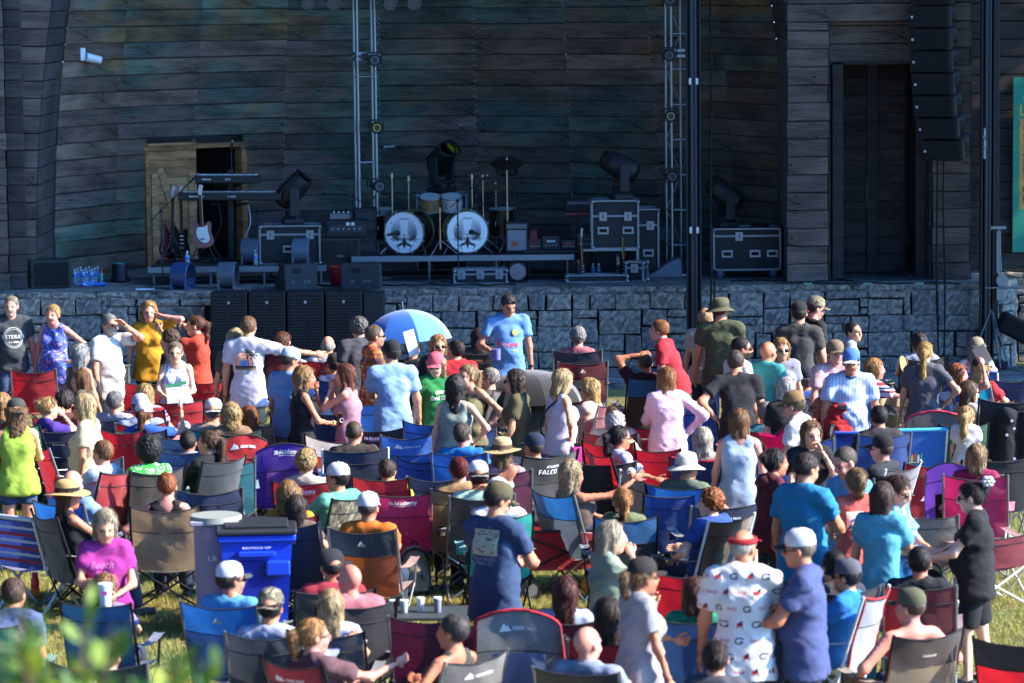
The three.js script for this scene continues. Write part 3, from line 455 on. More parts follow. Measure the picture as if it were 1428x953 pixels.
// --- road case and amps behind the riser
{
  const z = rzL - 0.5, p = onto(406, 372, z), w = onto(449, 350, z).x - onto(366, 350, z).x;
  roadCase('wide black flight case with silver edges on the keyboard riser', w, 0.56, 0.5, V(p.x, KF, z), { lid: 0.42, latch: [-0.32, 0.34], handle: [-0.02] });
  movingHead('black moving head light on the flight case beside the keyboards', V(onto(408, 300, z).x, KF + 0.57, z), 0.6, 0.75, -0.12, lensDark, 0.92);
  const zc = rzD - 0.05, c = thing('guitar_cabinet', 'brown guitar speaker cabinet beside the red bin', 'speaker', V(onto(474, 350, zc).x, FLOOR, zc - 0.2), 0);
  part('cabinet', box(0.58, 0.64, 0.36, 0, 0, 0, 0.02), mat(0x38302c, 0.9), c); part('grille', box(0.52, 0.56, 0.012, 0, 0.04, 0.182, 0.004), mat(0x2c2624, 1, { bumpMap: rep(weaveBump, 8, 8), bumpScale: 0.004 }), c); part('badge', plate(0.2, 0.05, 0, 0.38, 0.192), letter('MESA', '#8f97a0'), c);
  const a = thing('amplifier_head', 'black amplifier head with a small white label on the cabinet', 'amplifier', V(onto(482, 300, zc).x, FLOOR + 0.645, zc - 0.22)); part('case', box(0.6, 0.26, 0.3, 0, 0, 0, 0.02), blk, a); part('panel', box(0.5, 0.1, 0.012, 0, 0.08, 0.15, 0.003), mat(0x3a4048, 0.4, { metalness: 0.6 }), a); for (let k = 0; k < 6; k++) part('knob', cyl(0.014, 0.016, 0.02, 0, 0, 0, 8).rotateX(Math.PI / 2).translate(-0.2 + k * 0.08, 0.13, 0.16), chrome, a); part('label_plate', plate(0.12, 0.05, 0.06, 0.2, 0.152), mat(0xc9ced4, 0.6), a);
  const q = thing('effects_unit', 'silver effects unit and crumpled towel on the amplifier', 'effects unit', V(onto(474, 300, zc).x, FLOOR + 0.91, zc - 0.22)); part('case', box(0.32, 0.09, 0.22, 0, 0, 0, 0.01), steel, q); for (let k = 0; k < 4; k++) part('knob', cyl(0.016, 0.018, 0.03, -0.1 + k * 0.07, 0.09, 0.05, 8), chrome, q);
  const b = thing('backline_rack', 'tall black equipment rack behind the truss tower', 'rack', V(onto(510, 330, zc - 0.5).x, FLOOR, zc - 0.6)); part('case', box(0.34, 1.05, 0.4, 0, 0, 0, 0.015), blk, b); for (let k = 0; k < 6; k++) part('rack_unit', box(0.28, 0.12, 0.02, 0, 0.12 + k * 0.15, 0.2, 0.004), mat(k % 2 ? 0x23272d : 0x2d3138, 0.5), b);
}
function wedge(label, px, py, w, turn) {
  const p = S(px, py), o = thing('stage_monitor', label, 'speaker', p, turn, 'wedge monitors at the stage edge'); const s = new THREE.Shape(); s.moveTo(-0.24, 0); s.lineTo(0.22, 0); s.lineTo(0.24, 0.1); s.lineTo(-0.06, 0.34); s.lineTo(-0.22, 0.34); s.closePath();
  part('cabinet', new THREE.ExtrudeGeometry(s, { depth: w - 0.04, bevelEnabled: true, bevelSize: 0.015, bevelThickness: 0.02, bevelSegments: 1 }).translate(0, 0.015, -w / 2 + 0.02).rotateY(Math.PI / 2), mat(0x202329, 0.75), o);
  part('grille', move(box(w - 0.1, 0.34, 0.012, 0, -0.17, 0), 0, 0.245, -0.11, -0.9), mat(0x0c0c0d, 0.9), o);
  part('handle_cup', box(0.14, 0.07, 0.02, -0.06, 0.24, 0.235, 0.008), rubber, o); part('jack_plate', box(w * 0.55, 0.11, 0.014, 0, 0.06, 0.24, 0.004), mat(0x0e0f11, 0.5), o); for (const s2 of [-0.12, 0.06, 0.12]) part('jack', new THREE.TorusGeometry(0.02, 0.007, 5, 10).translate(s2, 0.115, 0.25), steel, o);
}
wedge('black wedge monitor on the stage edge above the subwoofers', 413, 403, 0.5, 0.35); wedge('black wedge monitor beside the red bin on the stage edge', 504, 402, 0.58, 0);
{ const p = S(471, 399), o = thing('plastic_bin', 'small red plastic bin between wedge monitors', 'bin', V(p.x, FLOOR, p.z - 0.1)); part('tub', lathe([[0, 0], [0.1, 0], [0.13, 0.26], [0.14, 0.27], [0.12, 0.26], [0.095, 0.02]], 16), mat(0xb3272b, 0.45), o); part('rim', new THREE.TorusGeometry(0.135, 0.009, 5, 18).rotateX(Math.PI / 2).translate(0, 0.27, 0), mat(0xa02327, 0.45), o); }
// --- drum kit
const wingsTex = canvas(512, 512, (c) => {
  c.fillStyle = '#e4e8ef'; c.fillRect(0, 0, 512, 512); c.fillStyle = '#15181d'; c.strokeStyle = '#15181d';
  for (const s of [-1, 1]) { c.save(); c.translate(256, 0); c.scale(s, 1);
    for (let k = 0; k < 10; k++) { const a = (-70 + k * 9) * D2R, r = 208 - k * 4, tx = Math.cos(a) * r, ty = 262 + Math.sin(a) * r, bx = 34 + k * 4, by = 286 + k * 9; c.beginPath(); c.moveTo(bx, by); c.quadraticCurveTo(tx * 0.98 + 4, ty + 92 - k * 8, tx, ty); c.quadraticCurveTo(tx * 0.9 - 6, ty + 84 - k * 8, bx + 4, by - 9); c.fill(); }
    for (let k = 0; k < 4; k++) { c.lineWidth = 8; c.beginPath(); c.moveTo(14, 372 + k * 14); c.quadraticCurveTo(70 + k * 20, 410 + k * 6, 118 - k * 18, 420 + k * 20); c.stroke(); }
    c.restore(); }
  c.font = 'bold 60px sans-serif'; c.textAlign = 'center'; c.lineWidth = 4; c.strokeText('DEPARTURE', 256, 362, 400); c.fillRect(60, 338, 392, 6);
  c.beginPath(); c.moveTo(256, 300); c.lineTo(286, 380); c.lineTo(256, 470); c.lineTo(226, 380); c.fill(); c.fillRect(226, 284, 60, 10); c.font = 'italic bold 40px serif'; c.fillText('Pearl', 256, 96);
});
const kit = thing('drum_kit', 'double bass drum kit with winged black emblem on both white heads', 'drum kit', V(onto(612, 356, rzD - 0.5).x, FLOOR + DH, rzD - 0.55));
const shellBlk = phys(0x1b1715, { roughness: 0.2, clearcoat: 0.6 }), sparkle = phys(0x8a7d55, { roughness: 0.3, metalness: 0.5 }), headW = new THREE.MeshStandardMaterial({ map: wingsTex, roughness: 0.5 });
for (const [dx, ry, ang] of [[-0.5, 0.47, -0.32], [0.43, 0.47, 0.12]]) {
  const R = 0.315, m = new THREE.Group(); m.name = 'bass_drum'; kit.add(m); m.position.set(dx, R + 0.01, 0.35); m.rotation.y = ang;
  part('drum_shell', new THREE.CylinderGeometry(R - 0.012, R - 0.012, 0.42, 32, 1, true).rotateX(Math.PI / 2).translate(0, 0, -0.22), Object.assign(shellBlk, { side: THREE.DoubleSide }), m);
  part('drum_head', new THREE.CircleGeometry(R - 0.016, 36).translate(0, 0, 0.002), headW, m); part('hoop', new THREE.TorusGeometry(R - 0.004, 0.011, 6, 40), mat(0x5c5344, 0.4), m); part('rear_hoop', new THREE.TorusGeometry(R - 0.004, 0.014, 6, 32).translate(0, 0, -0.43), sparkle, m);
  for (let k = 0; k < 8; k++) part('claw', box(0.03, 0.03, 0.07, Math.cos(k * 0.785 + 0.4) * R, Math.sin(k * 0.785 + 0.4) * R - 0.015, -0.02, 0.006), chrome, m);
  for (const s of [-1, 1]) part('spur', tube([s * 0.24, -0.16, -0.1], [s * 0.36, -R, 0.08], 0.009, 6), chrome, m);
}
function drum(name, x, y, z, r, h, m, tilt = 0.2, ry = 0) { const g = new THREE.Group(); g.name = name; kit.add(g); g.position.set(x, y, z); g.rotation.set(tilt, ry, 0); part('drum_shell', new THREE.CylinderGeometry(r, r, h, 22), m, g); for (const s of [-1, 1]) part('hoop', new THREE.TorusGeometry(r + 0.006, 0.009, 5, 24).rotateX(Math.PI / 2).translate(0, s * h / 2, 0), chrome, g); part('drum_head', cyl(r, r, 0.006, 0, h / 2, 0, 22), mat(0xa8a8a4, 0.6), g); for (let k = 0; k < 6; k++) part('lug', box(0.018, 0.07, 0.02, Math.cos(k * 1.05) * (r + 0.008), -0.035, Math.sin(k * 1.05) * (r + 0.008), 0.005), chrome, g); }
drum('tom', -0.12, 0.74, 0.12, 0.15, 0.2, sparkle, 0.3); drum('tom', 0.2, 0.74, 0.12, 0.15, 0.2, mat(0xb9c3cc, 0.3, { metalness: 0.5 }), 0.3); drum('floor_tom', 0.95, 0.42, -0.3, 0.2, 0.4, shellBlk, 0.05); drum('snare', -0.85, 0.55, -0.5, 0.17, 0.14, chrome, 0.08); drum('floor_tom', -1.0, 0.38, -0.15, 0.2, 0.36, shellBlk, 0.05);
function cymbal(x, z, h, r, m = brass, tilt = 0.2, mp = brass) { const g = new THREE.Group(); g.name = 'cymbal_stand'; kit.add(g); g.position.set(x, 0, z); for (let k = 0; k < 3; k++) part('leg', tube([0, 0.22, 0], [Math.cos(k * 2.1) * 0.25, 0.01, Math.sin(k * 2.1) * 0.25], 0.009, 6), chrome, g); part('pole', tube([0, 0.08, 0], [0, h * 0.55, 0], 0.015, 8), mp, g); part('pole', tube([0, h * 0.55, 0], [0, h, 0], 0.011, 8), mp, g); if (r) { part('cymbal', lathe([[0.02, 0.02], [0.05, 0.012], [r * 0.6, -0.012], [r, -0.04], [r, -0.043], [0.05, 0.006], [0.012, 0.014]], 26).rotateX(tilt).translate(0, h, 0), m, g); part('wing_nut', cyl(0.01, 0.014, 0.04, 0, h + 0.01, 0, 8), mp, g); } else part('clamp', box(0.04, 0.09, 0.04, 0, h - 0.05, 0, 0.01), mp, g); }
cymbal(-0.68, 0.05, 1.15, 0); cymbal(-0.44, -0.1, 1.1, 0); cymbal(0.03, 0.42, 0.66, 0, brass, 0, mat(0xb98a66, 0.35, { metalness: 0.8 })); cymbal(0.5, -0.05, 1.12, 0); cymbal(0.66, -0.2, 1.1, 0); cymbal(1.02, 0.1, 1.35, 0.24, mat(0x3a3226, 0.4, { metalness: 0.7 }), 0.35); cymbal(-0.95, -0.35, 0.85, 0.19, brass, 0.08); cymbal(0.85, -0.6, 0.95, 0.25, brass, 0.1);
for (const [x, y] of [[-0.85, 0.12], [0.7, 0.12]]) { const g = kit; part('kick_microphone', [tube([x * 0.86, 0.32, 0.75], [x * 0.72, 0.33, 0.5], 0.018, 8, 0.026), new THREE.SphereGeometry(0.042, 10, 8).translate(x * 0.7, 0.33, 0.47)], blk, g); }
micStand('low boom microphone stand over the drum kit', V(kit.position.x + 1.12, FLOOR + DH, kit.position.z - 0.1), 0.95, [-0.5, -0.25, 0.1]);
micStand('tall boom microphone stand leaning over the cymbals', V(kit.position.x + 0.9, FLOOR + DH, kit.position.z - 0.4), 1.3, [-0.45, 0.45, 0]);
{ // case behind the kit carries a moving head
  const z = rzD - 2.2; const p = onto(617, 330, z); roadCase('black flight case half hidden behind the drum kit', 0.75, 1.15, 0.6, V(p.x, FLOOR, z), { lid: 0.9 });
  movingHead('black moving head light with amber lens behind the drums', V(p.x, FLOOR + 1.16, z), 0.6, 0.62, 0.45, lensAmber, 0.95);
  const zz = rzD - 1.4, q = onto(707, 300, zz), o = thing('par_light', 'small black square flood light on a thin stand by the cymbals', 'stage light', V(q.x, FLOOR, zz)); const ht = onto(707, 232, zz).y - FLOOR; part('pole', tube([0, 0, 0], [0, ht, 0], 0.016), blk, o); part('head', move(box(0.32, 0.28, 0.14, 0, -0.14, 0, 0.03), 0, ht, 0.05, 0.2, -0.5), blk, o); part('lens', move(box(0.26, 0.22, 0.012, 0, -0.11, 0.075, 0.01), 0, ht, 0.05, 0.2, -0.5), mat(0x2a2f35, 0.3), o); for (let k = 0; k < 3; k++) part('leg', tube([0, 0.3, 0], [Math.cos(k * 2.1) * 0.3, 0.01, Math.sin(k * 2.1) * 0.3], 0.012), blk, o);
}
// --- the clutter beside the drum riser
{
  const z = rzD + 0.3, p = onto(670, 396, z); roadCase('long flat flight case lying in front of the drum riser', 0.76, 0.2, 0.3, V(p.x, FLOOR, z), { lid: 0.12, latch: [-0.36, 0, 0.36] });
  const z2 = rzD - 0.4, a = thing('combo_amplifier', 'combo amplifier with pale grille and an orange sticker', 'amplifier', V(onto(722, 352, z2).x, FLOOR + DH, z2), -0.1); part('cabinet', box(0.34, 0.46, 0.26, 0, 0, 0, 0.02), blk2, a); part('grille', box(0.28, 0.3, 0.012, 0, 0.04, 0.13, 0.004), mat(0x8a9096, 0.8, { bumpMap: rep(weaveBump, 5, 5), bumpScale: 0.004 }), a); part('control_panel', box(0.3, 0.07, 0.012, 0, 0.36, 0.13, 0.003), steel, a); part('sticker', new THREE.CircleGeometry(0.045, 12).translate(-0.03, 0.14, 0.138), mat(0xc84a2a, 0.6), a); part('red_side_panel', box(0.12, 0.34, 0.2, 0.24, 0, 0, 0.02), mat(0x6b2028, 0.6), a);
  const z3 = rzD + 0.3, t = thing('floor_light', 'round silver floor light at the end of the drum riser', 'stage light', V(onto(722, 396, z3).x, FLOOR, z3)); part('can', lathe([[0, -0.12], [0.1, -0.12], [0.13, 0], [0.13, 0.1], [0.12, 0.11]], 18).rotateX(Math.PI / 2).translate(0, 0.16, 0), steel, t); part('lens', new THREE.CircleGeometry(0.12, 20).translate(0, 0.16, 0.105), phys(0x8d96a0, { roughness: 0.15, metalness: 0.6 }), t); part('bracket', box(0.3, 0.03, 0.14, 0, 0, 0, 0.01), blk, t);
  const z4 = rzD - 0.1, tb = thing('pedal_table', 'low black table crowded with effects and cables', 'table', V(onto(782, 350, z4).x, FLOOR, z4 - 0.3)); part('table_top', box(1.1, 0.05, 0.5, 0, 0.38, 0, 0.01), blk, tb); for (const s of [-1, 1]) for (const q of [-1, 1]) part('leg', tube([s * 0.48, 0, q * 0.2], [s * 0.48, 0.38, q * 0.2], 0.02), blk, tb);
  const zt = z4 - 0.3, X0 = tb.position.x; [[-0.38, 0.2, 0.16, 0x14161a], [-0.14, 0.26, 0.2, 0x1b1e23], [0.12, 0.22, 0.14, 0x101114], [0.36, 0.24, 0.24, 0x181a1e]].forEach(([dx, w, h, c], i) => { const u = thing('effects_unit', ['small black effects unit beside the combo amplifier', 'black effects unit with white label on the low table', 'flat black effects unit with red light bar on the low table', 'tall black effects unit next to the tall flight case'][i], 'effects unit', V(X0 + dx, FLOOR + 0.43, zt)); part('case', box(w, h, 0.24, 0, 0, 0, 0.01), mat(c, 0.5), u); part('display', plate(w * 0.5, 0.03, 0, h * 0.6, 0.122), mat(i === 1 ? 0xaebccb : i === 2 ? 0xa03030 : 0x39424d, 0.4), u); for (let k = 0; k < 4; k++) part('knob', cyl(0.01, 0.012, 0.02, 0, 0, 0, 7).rotateX(Math.PI / 2).translate((k - 1.5) * w * 0.2, h * 0.3, 0.13), chrome, u); });
  const m = thing('mixing_rack', 'small rack mixer with red stripe on a raised tray', 'mixer', V(onto(808, 340, z4 - 0.5).x, FLOOR, z4 - 0.75)); part('tray', box(0.42, 0.04, 0.34, 0, 0.9, 0, 0.006), mat(0x8e2a2c, 0.5), m); part('mixer', box(0.38, 0.2, 0.26, 0, 0.94, 0, 0.01), blk2, m); part('fader_panel', box(0.34, 0.04, 0.012, 0, 1.06, 0.13, 0.003), mat(0x5a646e, 0.4), m); part('post', box(0.08, 0.9, 0.08, 0, 0, 0), blk, m); part('foot', box(0.4, 0.03, 0.3, 0, 0, 0), blk, m);
}
{ // the tall case, what stands round it
  const z = S(845, 392).z - 0.35, x0 = onto(825, 300, z).x, x1 = onto(889, 300, z).x, xc = (x0 + x1) / 2, yb = onto(857, 345, z).y - FLOOR, yt = onto(857, 279, z).y - FLOOR;
  const low = thing('open_flight_case', 'open black flight case used as a guitar rack under the tall case', 'flight case', V(xc - 0.08, FLOOR, z)); part('back_panel', box(0.8, yb - 0.06, 0.03, 0, 0.03, -0.24), caseBlk, low); for (const s of [-1, 1]) { part('side_panel', box(0.03, yb - 0.04, 0.5, s * 0.4, 0.02, 0), caseBlk, low); part('edge_trim', box(0.03, yb - 0.04, 0.03, s * 0.4, 0.02, 0.26, 0.004), alu, low); } part('top_panel', box(0.84, 0.03, 0.54, 0, yb - 0.032, 0), alu, low); part('base_panel', box(0.84, 0.03, 0.5, 0, 0, 0), caseBlk, low);
  roadCase('tall black flight case with four silver latches under a moving head', x1 - x0, yt - yb, 0.5, V(xc, FLOOR + yb + 0.002, z), { lid: (yt - yb) * 0.66, latch: [-0.26, 0.28], handle: [-0.26, 0.28] });
  movingHead('black moving head light tilted back on the tall flight case', V(onto(866, 270, z).x, FLOOR + yt + 0.005, z), -0.8, 0.42, 0.2, lensDark, 0.9);
  roadCase('plain black upright case behind the tall flight case', 0.3, 1.0, 0.5, V(onto(903, 320, z - 0.5).x, FLOOR, z - 0.5), { lid: 0.75, latch: [0.1], handle: [0] });
  const zt = z + 0.42; roadCase('shallow silver edged case lid lying on the stage floor', 0.88, 0.1, 0.26, V(onto(832, 396, zt).x, FLOOR, zt), {});
  roadCase('little black case standing by the shallow lid', 0.26, 0.28, 0.2, V(onto(888, 396, zt - 0.1).x, FLOOR, zt - 0.06), { turn: -0.35, lid: 0.18, latch: [0] });
  guitar('dark guitar hanging in the open case, red strap', onto(812, 345, z).x ? 810 : 0, 318, 394, z + 0.32, phys(0x3a1418, { roughness: 0.3, clearcoat: 1 }), null, 0.04, 1.2); guitar('black guitar hanging in the open case by the little case', 866, 300, 394, z + 0.33, phys(0x0f1012, { roughness: 0.25, clearcoat: 1 }), null, -0.04, 1.1);
  bottle('small clear bottle standing inside the open case', V(onto(835, 380, z).x, FLOOR + 0.03, z + 0.05), 0.2, petMat, mat(0xe8edf2, 0.5), 'bottles inside the open case'); bottle('small clear bottle standing inside the open case', V(onto(827, 380, z).x, FLOOR + 0.03, z + 0.02), 0.2, petMat, mat(0xe8edf2, 0.5), 'bottles inside the open case');
  const r = S(925, 386), ramp = thing('cable_ramp', 'grey cloth covered cable hump at the foot of the truss', 'cable cover', V(r.x, FLOOR, r.z)), s = new THREE.Shape(); s.moveTo(-0.3, 0); s.bezierCurveTo(-0.1, 0.02, 0, 0.22, 0.24, 0.26); s.lineTo(0.27, 0); part('cover', new THREE.ExtrudeGeometry(s, { depth: 0.3, bevelEnabled: true, bevelSize: 0.01, bevelThickness: 0.02, bevelSegments: 1 }).translate(0, 0.01, -0.15), mat(0x6a7079, 0.95), ramp);
  const z5 = S(1035, 386).z - 0.1, w5 = onto(1086, 350, z5).x - onto(994, 350, z5).x; roadCase('wide wheeled flight case with brown lid band near the portal', w5, 0.72, 0.6, V(onto(1040, 350, z5).x, FLOOR, z5), { wheels: 1, lid: 0.6, latch: [-0.12], handle: [-0.3, 0.12, 0.38] });
  movingHead('black moving head light on the wheeled flight case', V(onto(1012, 300, z5).x, FLOOR + 0.725, z5), -0.7, 0.65, 0.25, lensDark, 0.9);
  const cl = thing('cable', 'coiled black leads lying on the wheeled flight case', 'cable', V(onto(1060, 300, z5).x, FLOOR + 0.73, z5)); part('coil', new THREE.TorusGeometry(0.12, 0.02, 6, 20).rotateX(Math.PI / 2).translate(0, 0.02, 0), rubber, cl);
}
// --- trusses, lights, masts
function trussTower(label, pxT, pxB, z, w, d, pyBase, step) {
  const b = onto(pxB, pyBase, z), o = thing('truss_tower', label, 'truss', V(b.x, FLOOR, z)), H = 5.6;
  for (const x of [-w / 2, w / 2]) for (const q of [0, -d]) part('chord', tube([x, 0.02, q], [x, H, q], 0.021, 9), chrome, o);
  for (let y = 0.45, k = 0; y < H; y += step, k++) { for (const q of [0, -d]) part('rung', tube([-w / 2, y, q], [w / 2, y, q], 0.012, 6), chrome, o); for (const x of [-w / 2, w / 2]) part('side_rung', tube([x, y, 0], [x, y, -d], 0.01, 6), chrome, o); if (step < 1) part('diagonal', tube([k % 2 ? -w / 2 : w / 2, y, -d], [k % 2 ? w / 2 : -w / 2, Math.min(H, y + 0.52), -d], 0.008, 6), chrome, o); }
  part('splice_plate', box(w + 0.05, 0.05, d + 0.04, 0, 3.22, -d / 2, 0.004), alu, o); part('splice_plate', box(w + 0.05, 0.05, d + 0.04, 0, 3.3, -d / 2, 0.004), alu, o);
  part('base_plate', box(w + 0.3, 0.025, d + 0.3, 0, 0, -d / 2), alu, o); o.rotation.y = 0.3; return o;
}
const zT = rzD - 0.6; trussTower('silver truss tower with small spotlights behind the drums', 505, 515, zT, 0.27, 0.2, 360, 1.27);
const zT2 = S(945, 384).z; trussTower('silver truss tower standing just behind the tall black mast', 940, 948, zT2, 0.23, 0.24, 382, 0.52);
function spot(label, px, py, z, m, turn) { const p = onto(px, py, z), o = thing('spotlight', label, 'stage light', p, turn, 'small spotlights on the trusses'); part('can', lathe([[0, -0.12], [0.06, -0.12], [0.085, -0.06], [0.09, 0.07], [0.08, 0.09]], 16).rotateX(Math.PI / 2), blk, o); part('lens', new THREE.CircleGeometry(0.078, 16).translate(0, 0, 0.075), lensDark, o); part('ring', new THREE.TorusGeometry(0.05, 0.011, 5, 16).translate(0, 0, 0.08), m, o); part('yoke', [box(0.02, 0.2, 0.05, -0.1, -0.1, 0), box(0.02, 0.2, 0.05, 0.1, -0.1, 0), box(0.22, 0.02, 0.05, 0, 0.1, 0)], blk2, o); part('clamp', box(0.06, 0.1, 0.1, -0.14, 0, -0.05, 0.01), blk, o); }
const rim = mat(0x6a747c, 0.45, { metalness: 0.6 }), rimY = mat(0xb39a1c, 0.4);
spot('small black spotlight with silver ring high on the drum side truss', 522, 84, zT + 0.1, rim, 0.1); spot('small black spotlight with yellow ring on the drum side truss', 525, 178, zT + 0.1, rimY, 0.1); spot('small black spotlight low on the drum side truss', 528, 260, zT + 0.1, rim, 0.2);
spot('small black spotlight high on the mast side truss', 934, 77, zT2 + 0.1, rim, -0.1); spot('small black spotlight with pale yellow ring on the mast side truss', 936, 162, zT2 + 0.1, mat(0xa7a16a, 0.4), -0.1); spot('small black spotlight low on the mast side truss', 938, 246, zT2 + 0.1, rim, -0.1); spot('topmost small spotlight on the mast side truss', 935, 0, zT2 + 0.1, rim, -0.1);
[[430, 'first'], [466, 'second'], [545, 'third'], [578, 'fourth']].forEach(([px, w]) => { const p = onto(px, 0, zT + 0.2), o = thing('par_can', 'round wash light hanging in the row above the drums, ' + w + ' from the keyboard side', 'stage light', p, 0, 'wash lights hanging above the stage'); part('can', lathe([[0, -0.14], [0.08, -0.14], [0.1, 0.05], [0.105, 0.1]], 18).rotateX(Math.PI / 2 + 0.5), blk, o); part('rim', new THREE.TorusGeometry(0.1, 0.009, 5, 22).rotateX(0.5).translate(0, -0.048, 0.088), steel, o); part('lens', new THREE.CircleGeometry(0.098, 20).rotateX(0.5).translate(0, -0.045, 0.082), mat(0x5a6066, 0.4), o); for (let k = 0; k < 6; k++) part('emitter', new THREE.CircleGeometry(0.02, 8).translate(Math.cos(k * 1.05) * 0.06, Math.sin(k * 1.05) * 0.06, 0).rotateX(0.5).translate(0, -0.048, 0.088), mat(0x4d545b, 0.3), o); part('yoke', [box(0.015, 0.24, 0.03, -0.115, -0.05, 0), box(0.015, 0.24, 0.03, 0.115, -0.05, 0), box(0.245, 0.015, 0.03, 0, 0.18, 0)], blk2, o); });
{ const y = onto(500, -14, zT + 0.2).y + 0.2, o = thing('lighting_bar', 'black pipe carrying the row of wash lights', 'lighting bar'); part('pipe', tube([onto(400, 0, zT + 0.2).x, y, zT + 0.2], [onto(610, 0, zT + 0.2).x, y, zT + 0.2], 0.025), blk, o); part('clamp', box(0.06, 0.1, 0.06, onto(505, 0, zT).x, y - 0.05, zT + 0.16), blk2, o); }
const mastMat = mat(0x24272d, 0.45, { metalness: 0.5 });
function mast(label, px, z, w, yBase, H, o2 = {}) {
  const b = onto(px, 430, z), o = thing('lift_mast', label, 'lift tower', V(b.x, yBase, z));
  part('outer_channel', [box(w, H, 0.02, 0, 0, -0.08), box(0.02, H, 0.16, -w / 2, 0, 0), box(0.02, H, 0.16, w / 2, 0, 0)], mastMat, o); part('inner_section', box(w * 0.55, H, 0.09, 0, 0.02, 0, 0.008), mat(0x31353c, 0.4, { metalness: 0.6 }), o); part('guide_rail', box(0.02, H, 0.03, -0.02, 0.02, 0.06), mat(0x3f454d, 0.35, { metalness: 0.7 }), o); part('guide_rail', box(0.02, H, 0.03, 0.035, 0.02, 0.06), mat(0x3f454d, 0.35, { metalness: 0.7 }), o);
  for (const y of o2.cups ?? []) { const g = part('roller_bracket', box(w * 0.95, 0.05, 0.05, 0, y, 0.07, 0.006), mastMat, o); for (const s of [-1, 1]) part('roller', box(0.035, 0.09, 0.02, s * w * 0.25, y - 0.02, 0.1, 0.006), mat(0xcfd3d4, 0.4), g); }
  for (const k of o2.legs ?? []) part('outrigger', tube([0.06, 0.85, 0.05], [k[0], 0.04, k[1]], 0.014), steel, o);
  part('base', box(0.55, 0.1, 0.5, 0, 0.0, 0, 0.02), mastMat, o); return o;
}
const mz = WALLZ + 0.45; mast('tall dark lift mast rising in front of the stone wall', 968, mz, 0.19, 0.09, 6.2, { cups: [2.02, 4.12] });
{ const o = thing('cable_bundle', 'black cable bundle hanging beside the tall dark mast', 'cable', V(onto(992, 300, mz).x, 0.09, mz - 0.1)); part('bundle', hose([[0, 6.2, 0], [0.01, 4, 0], [-0.01, 2, 0.02], [0.0, 1.2, 0.06], [-0.06, 0.4, 0.1], [-0.03, 0.01, 0.15]], 0.018, 30), rubber, o); part('bundle', hose([[0.05, 1.3, 0], [0.04, 0.9, 0.08], [0.06, 0.4, 0.1], [0.02, 0.01, 0.18]], 0.014, 20), rubber, o); }
const mz2 = WALLZ + 0.2; const m2 = mast('dark lift tower with hand winch at the end of the stone wall', 1376, mz2, 0.17, 0.09, 6.2, { legs: [[0.14, 0.42], [0.26, 0.5], [-0.3, 0.3]] });
{ const t = ink(512, 48, (c) => { c.clearRect(0, 0, 512, 48); c.fillStyle = '#dfe3e8'; c.font = 'italic bold 40px sans-serif'; c.textBaseline = 'middle'; c.textAlign = 'center'; c.fillText('Genie Super Tower', 256, 24, 500); }); const g = new THREE.PlaneGeometry(0.62, 0.06).rotateZ(Math.PI / 2).translate(-0.05, onto(1376, 200, mz2).y - 0.09, 0.082); part('lettering', g, decal(t), m2);
  const wy = onto(1395, 395, mz2).y - 0.09; part('mast_stage', box(0.09, 5.6, 0.1, 0.12, 0.6, -0.02, 0.008), mastMat, m2); const wn = part('winch', [new THREE.CylinderGeometry(0.085, 0.085, 0.07, 18).rotateX(Math.PI / 2).translate(0.2, wy + 0.05, 0.12), box(0.12, 0.2, 0.1, 0.18, wy - 0.24, 0.1, 0.01)], alu, m2); part('winch_handle', [tube([-0.05, wy - 0.05, 0.2], [0.5, wy - 0.05, 0.2], 0.014)], alu, wn); part('rope', tube([0.2, wy + 0.12, 0.1], [0.16, wy + 0.8, 0.1], 0.006, 5), alu, m2); part('top_bracket', box(0.22, 0.04, 0.12, 0.15, wy + 0.78, 0.05), alu, m2); part('plate', box(0.06, 0.6, 0.03, 0.16, wy + 0.15, 0.06), alu, m2); part('wheel', new THREE.TorusGeometry(0.08, 0.035, 8, 18).translate(0.3, wy - 0.6, 0.1), rubber, m2); part('transport_hood', move(box(0.9, 0.3, 0.3, 0, 0, 0, 0.06), 0.5, 0.35, 0.05, 0, 0, -0.5), rubber, m2); }
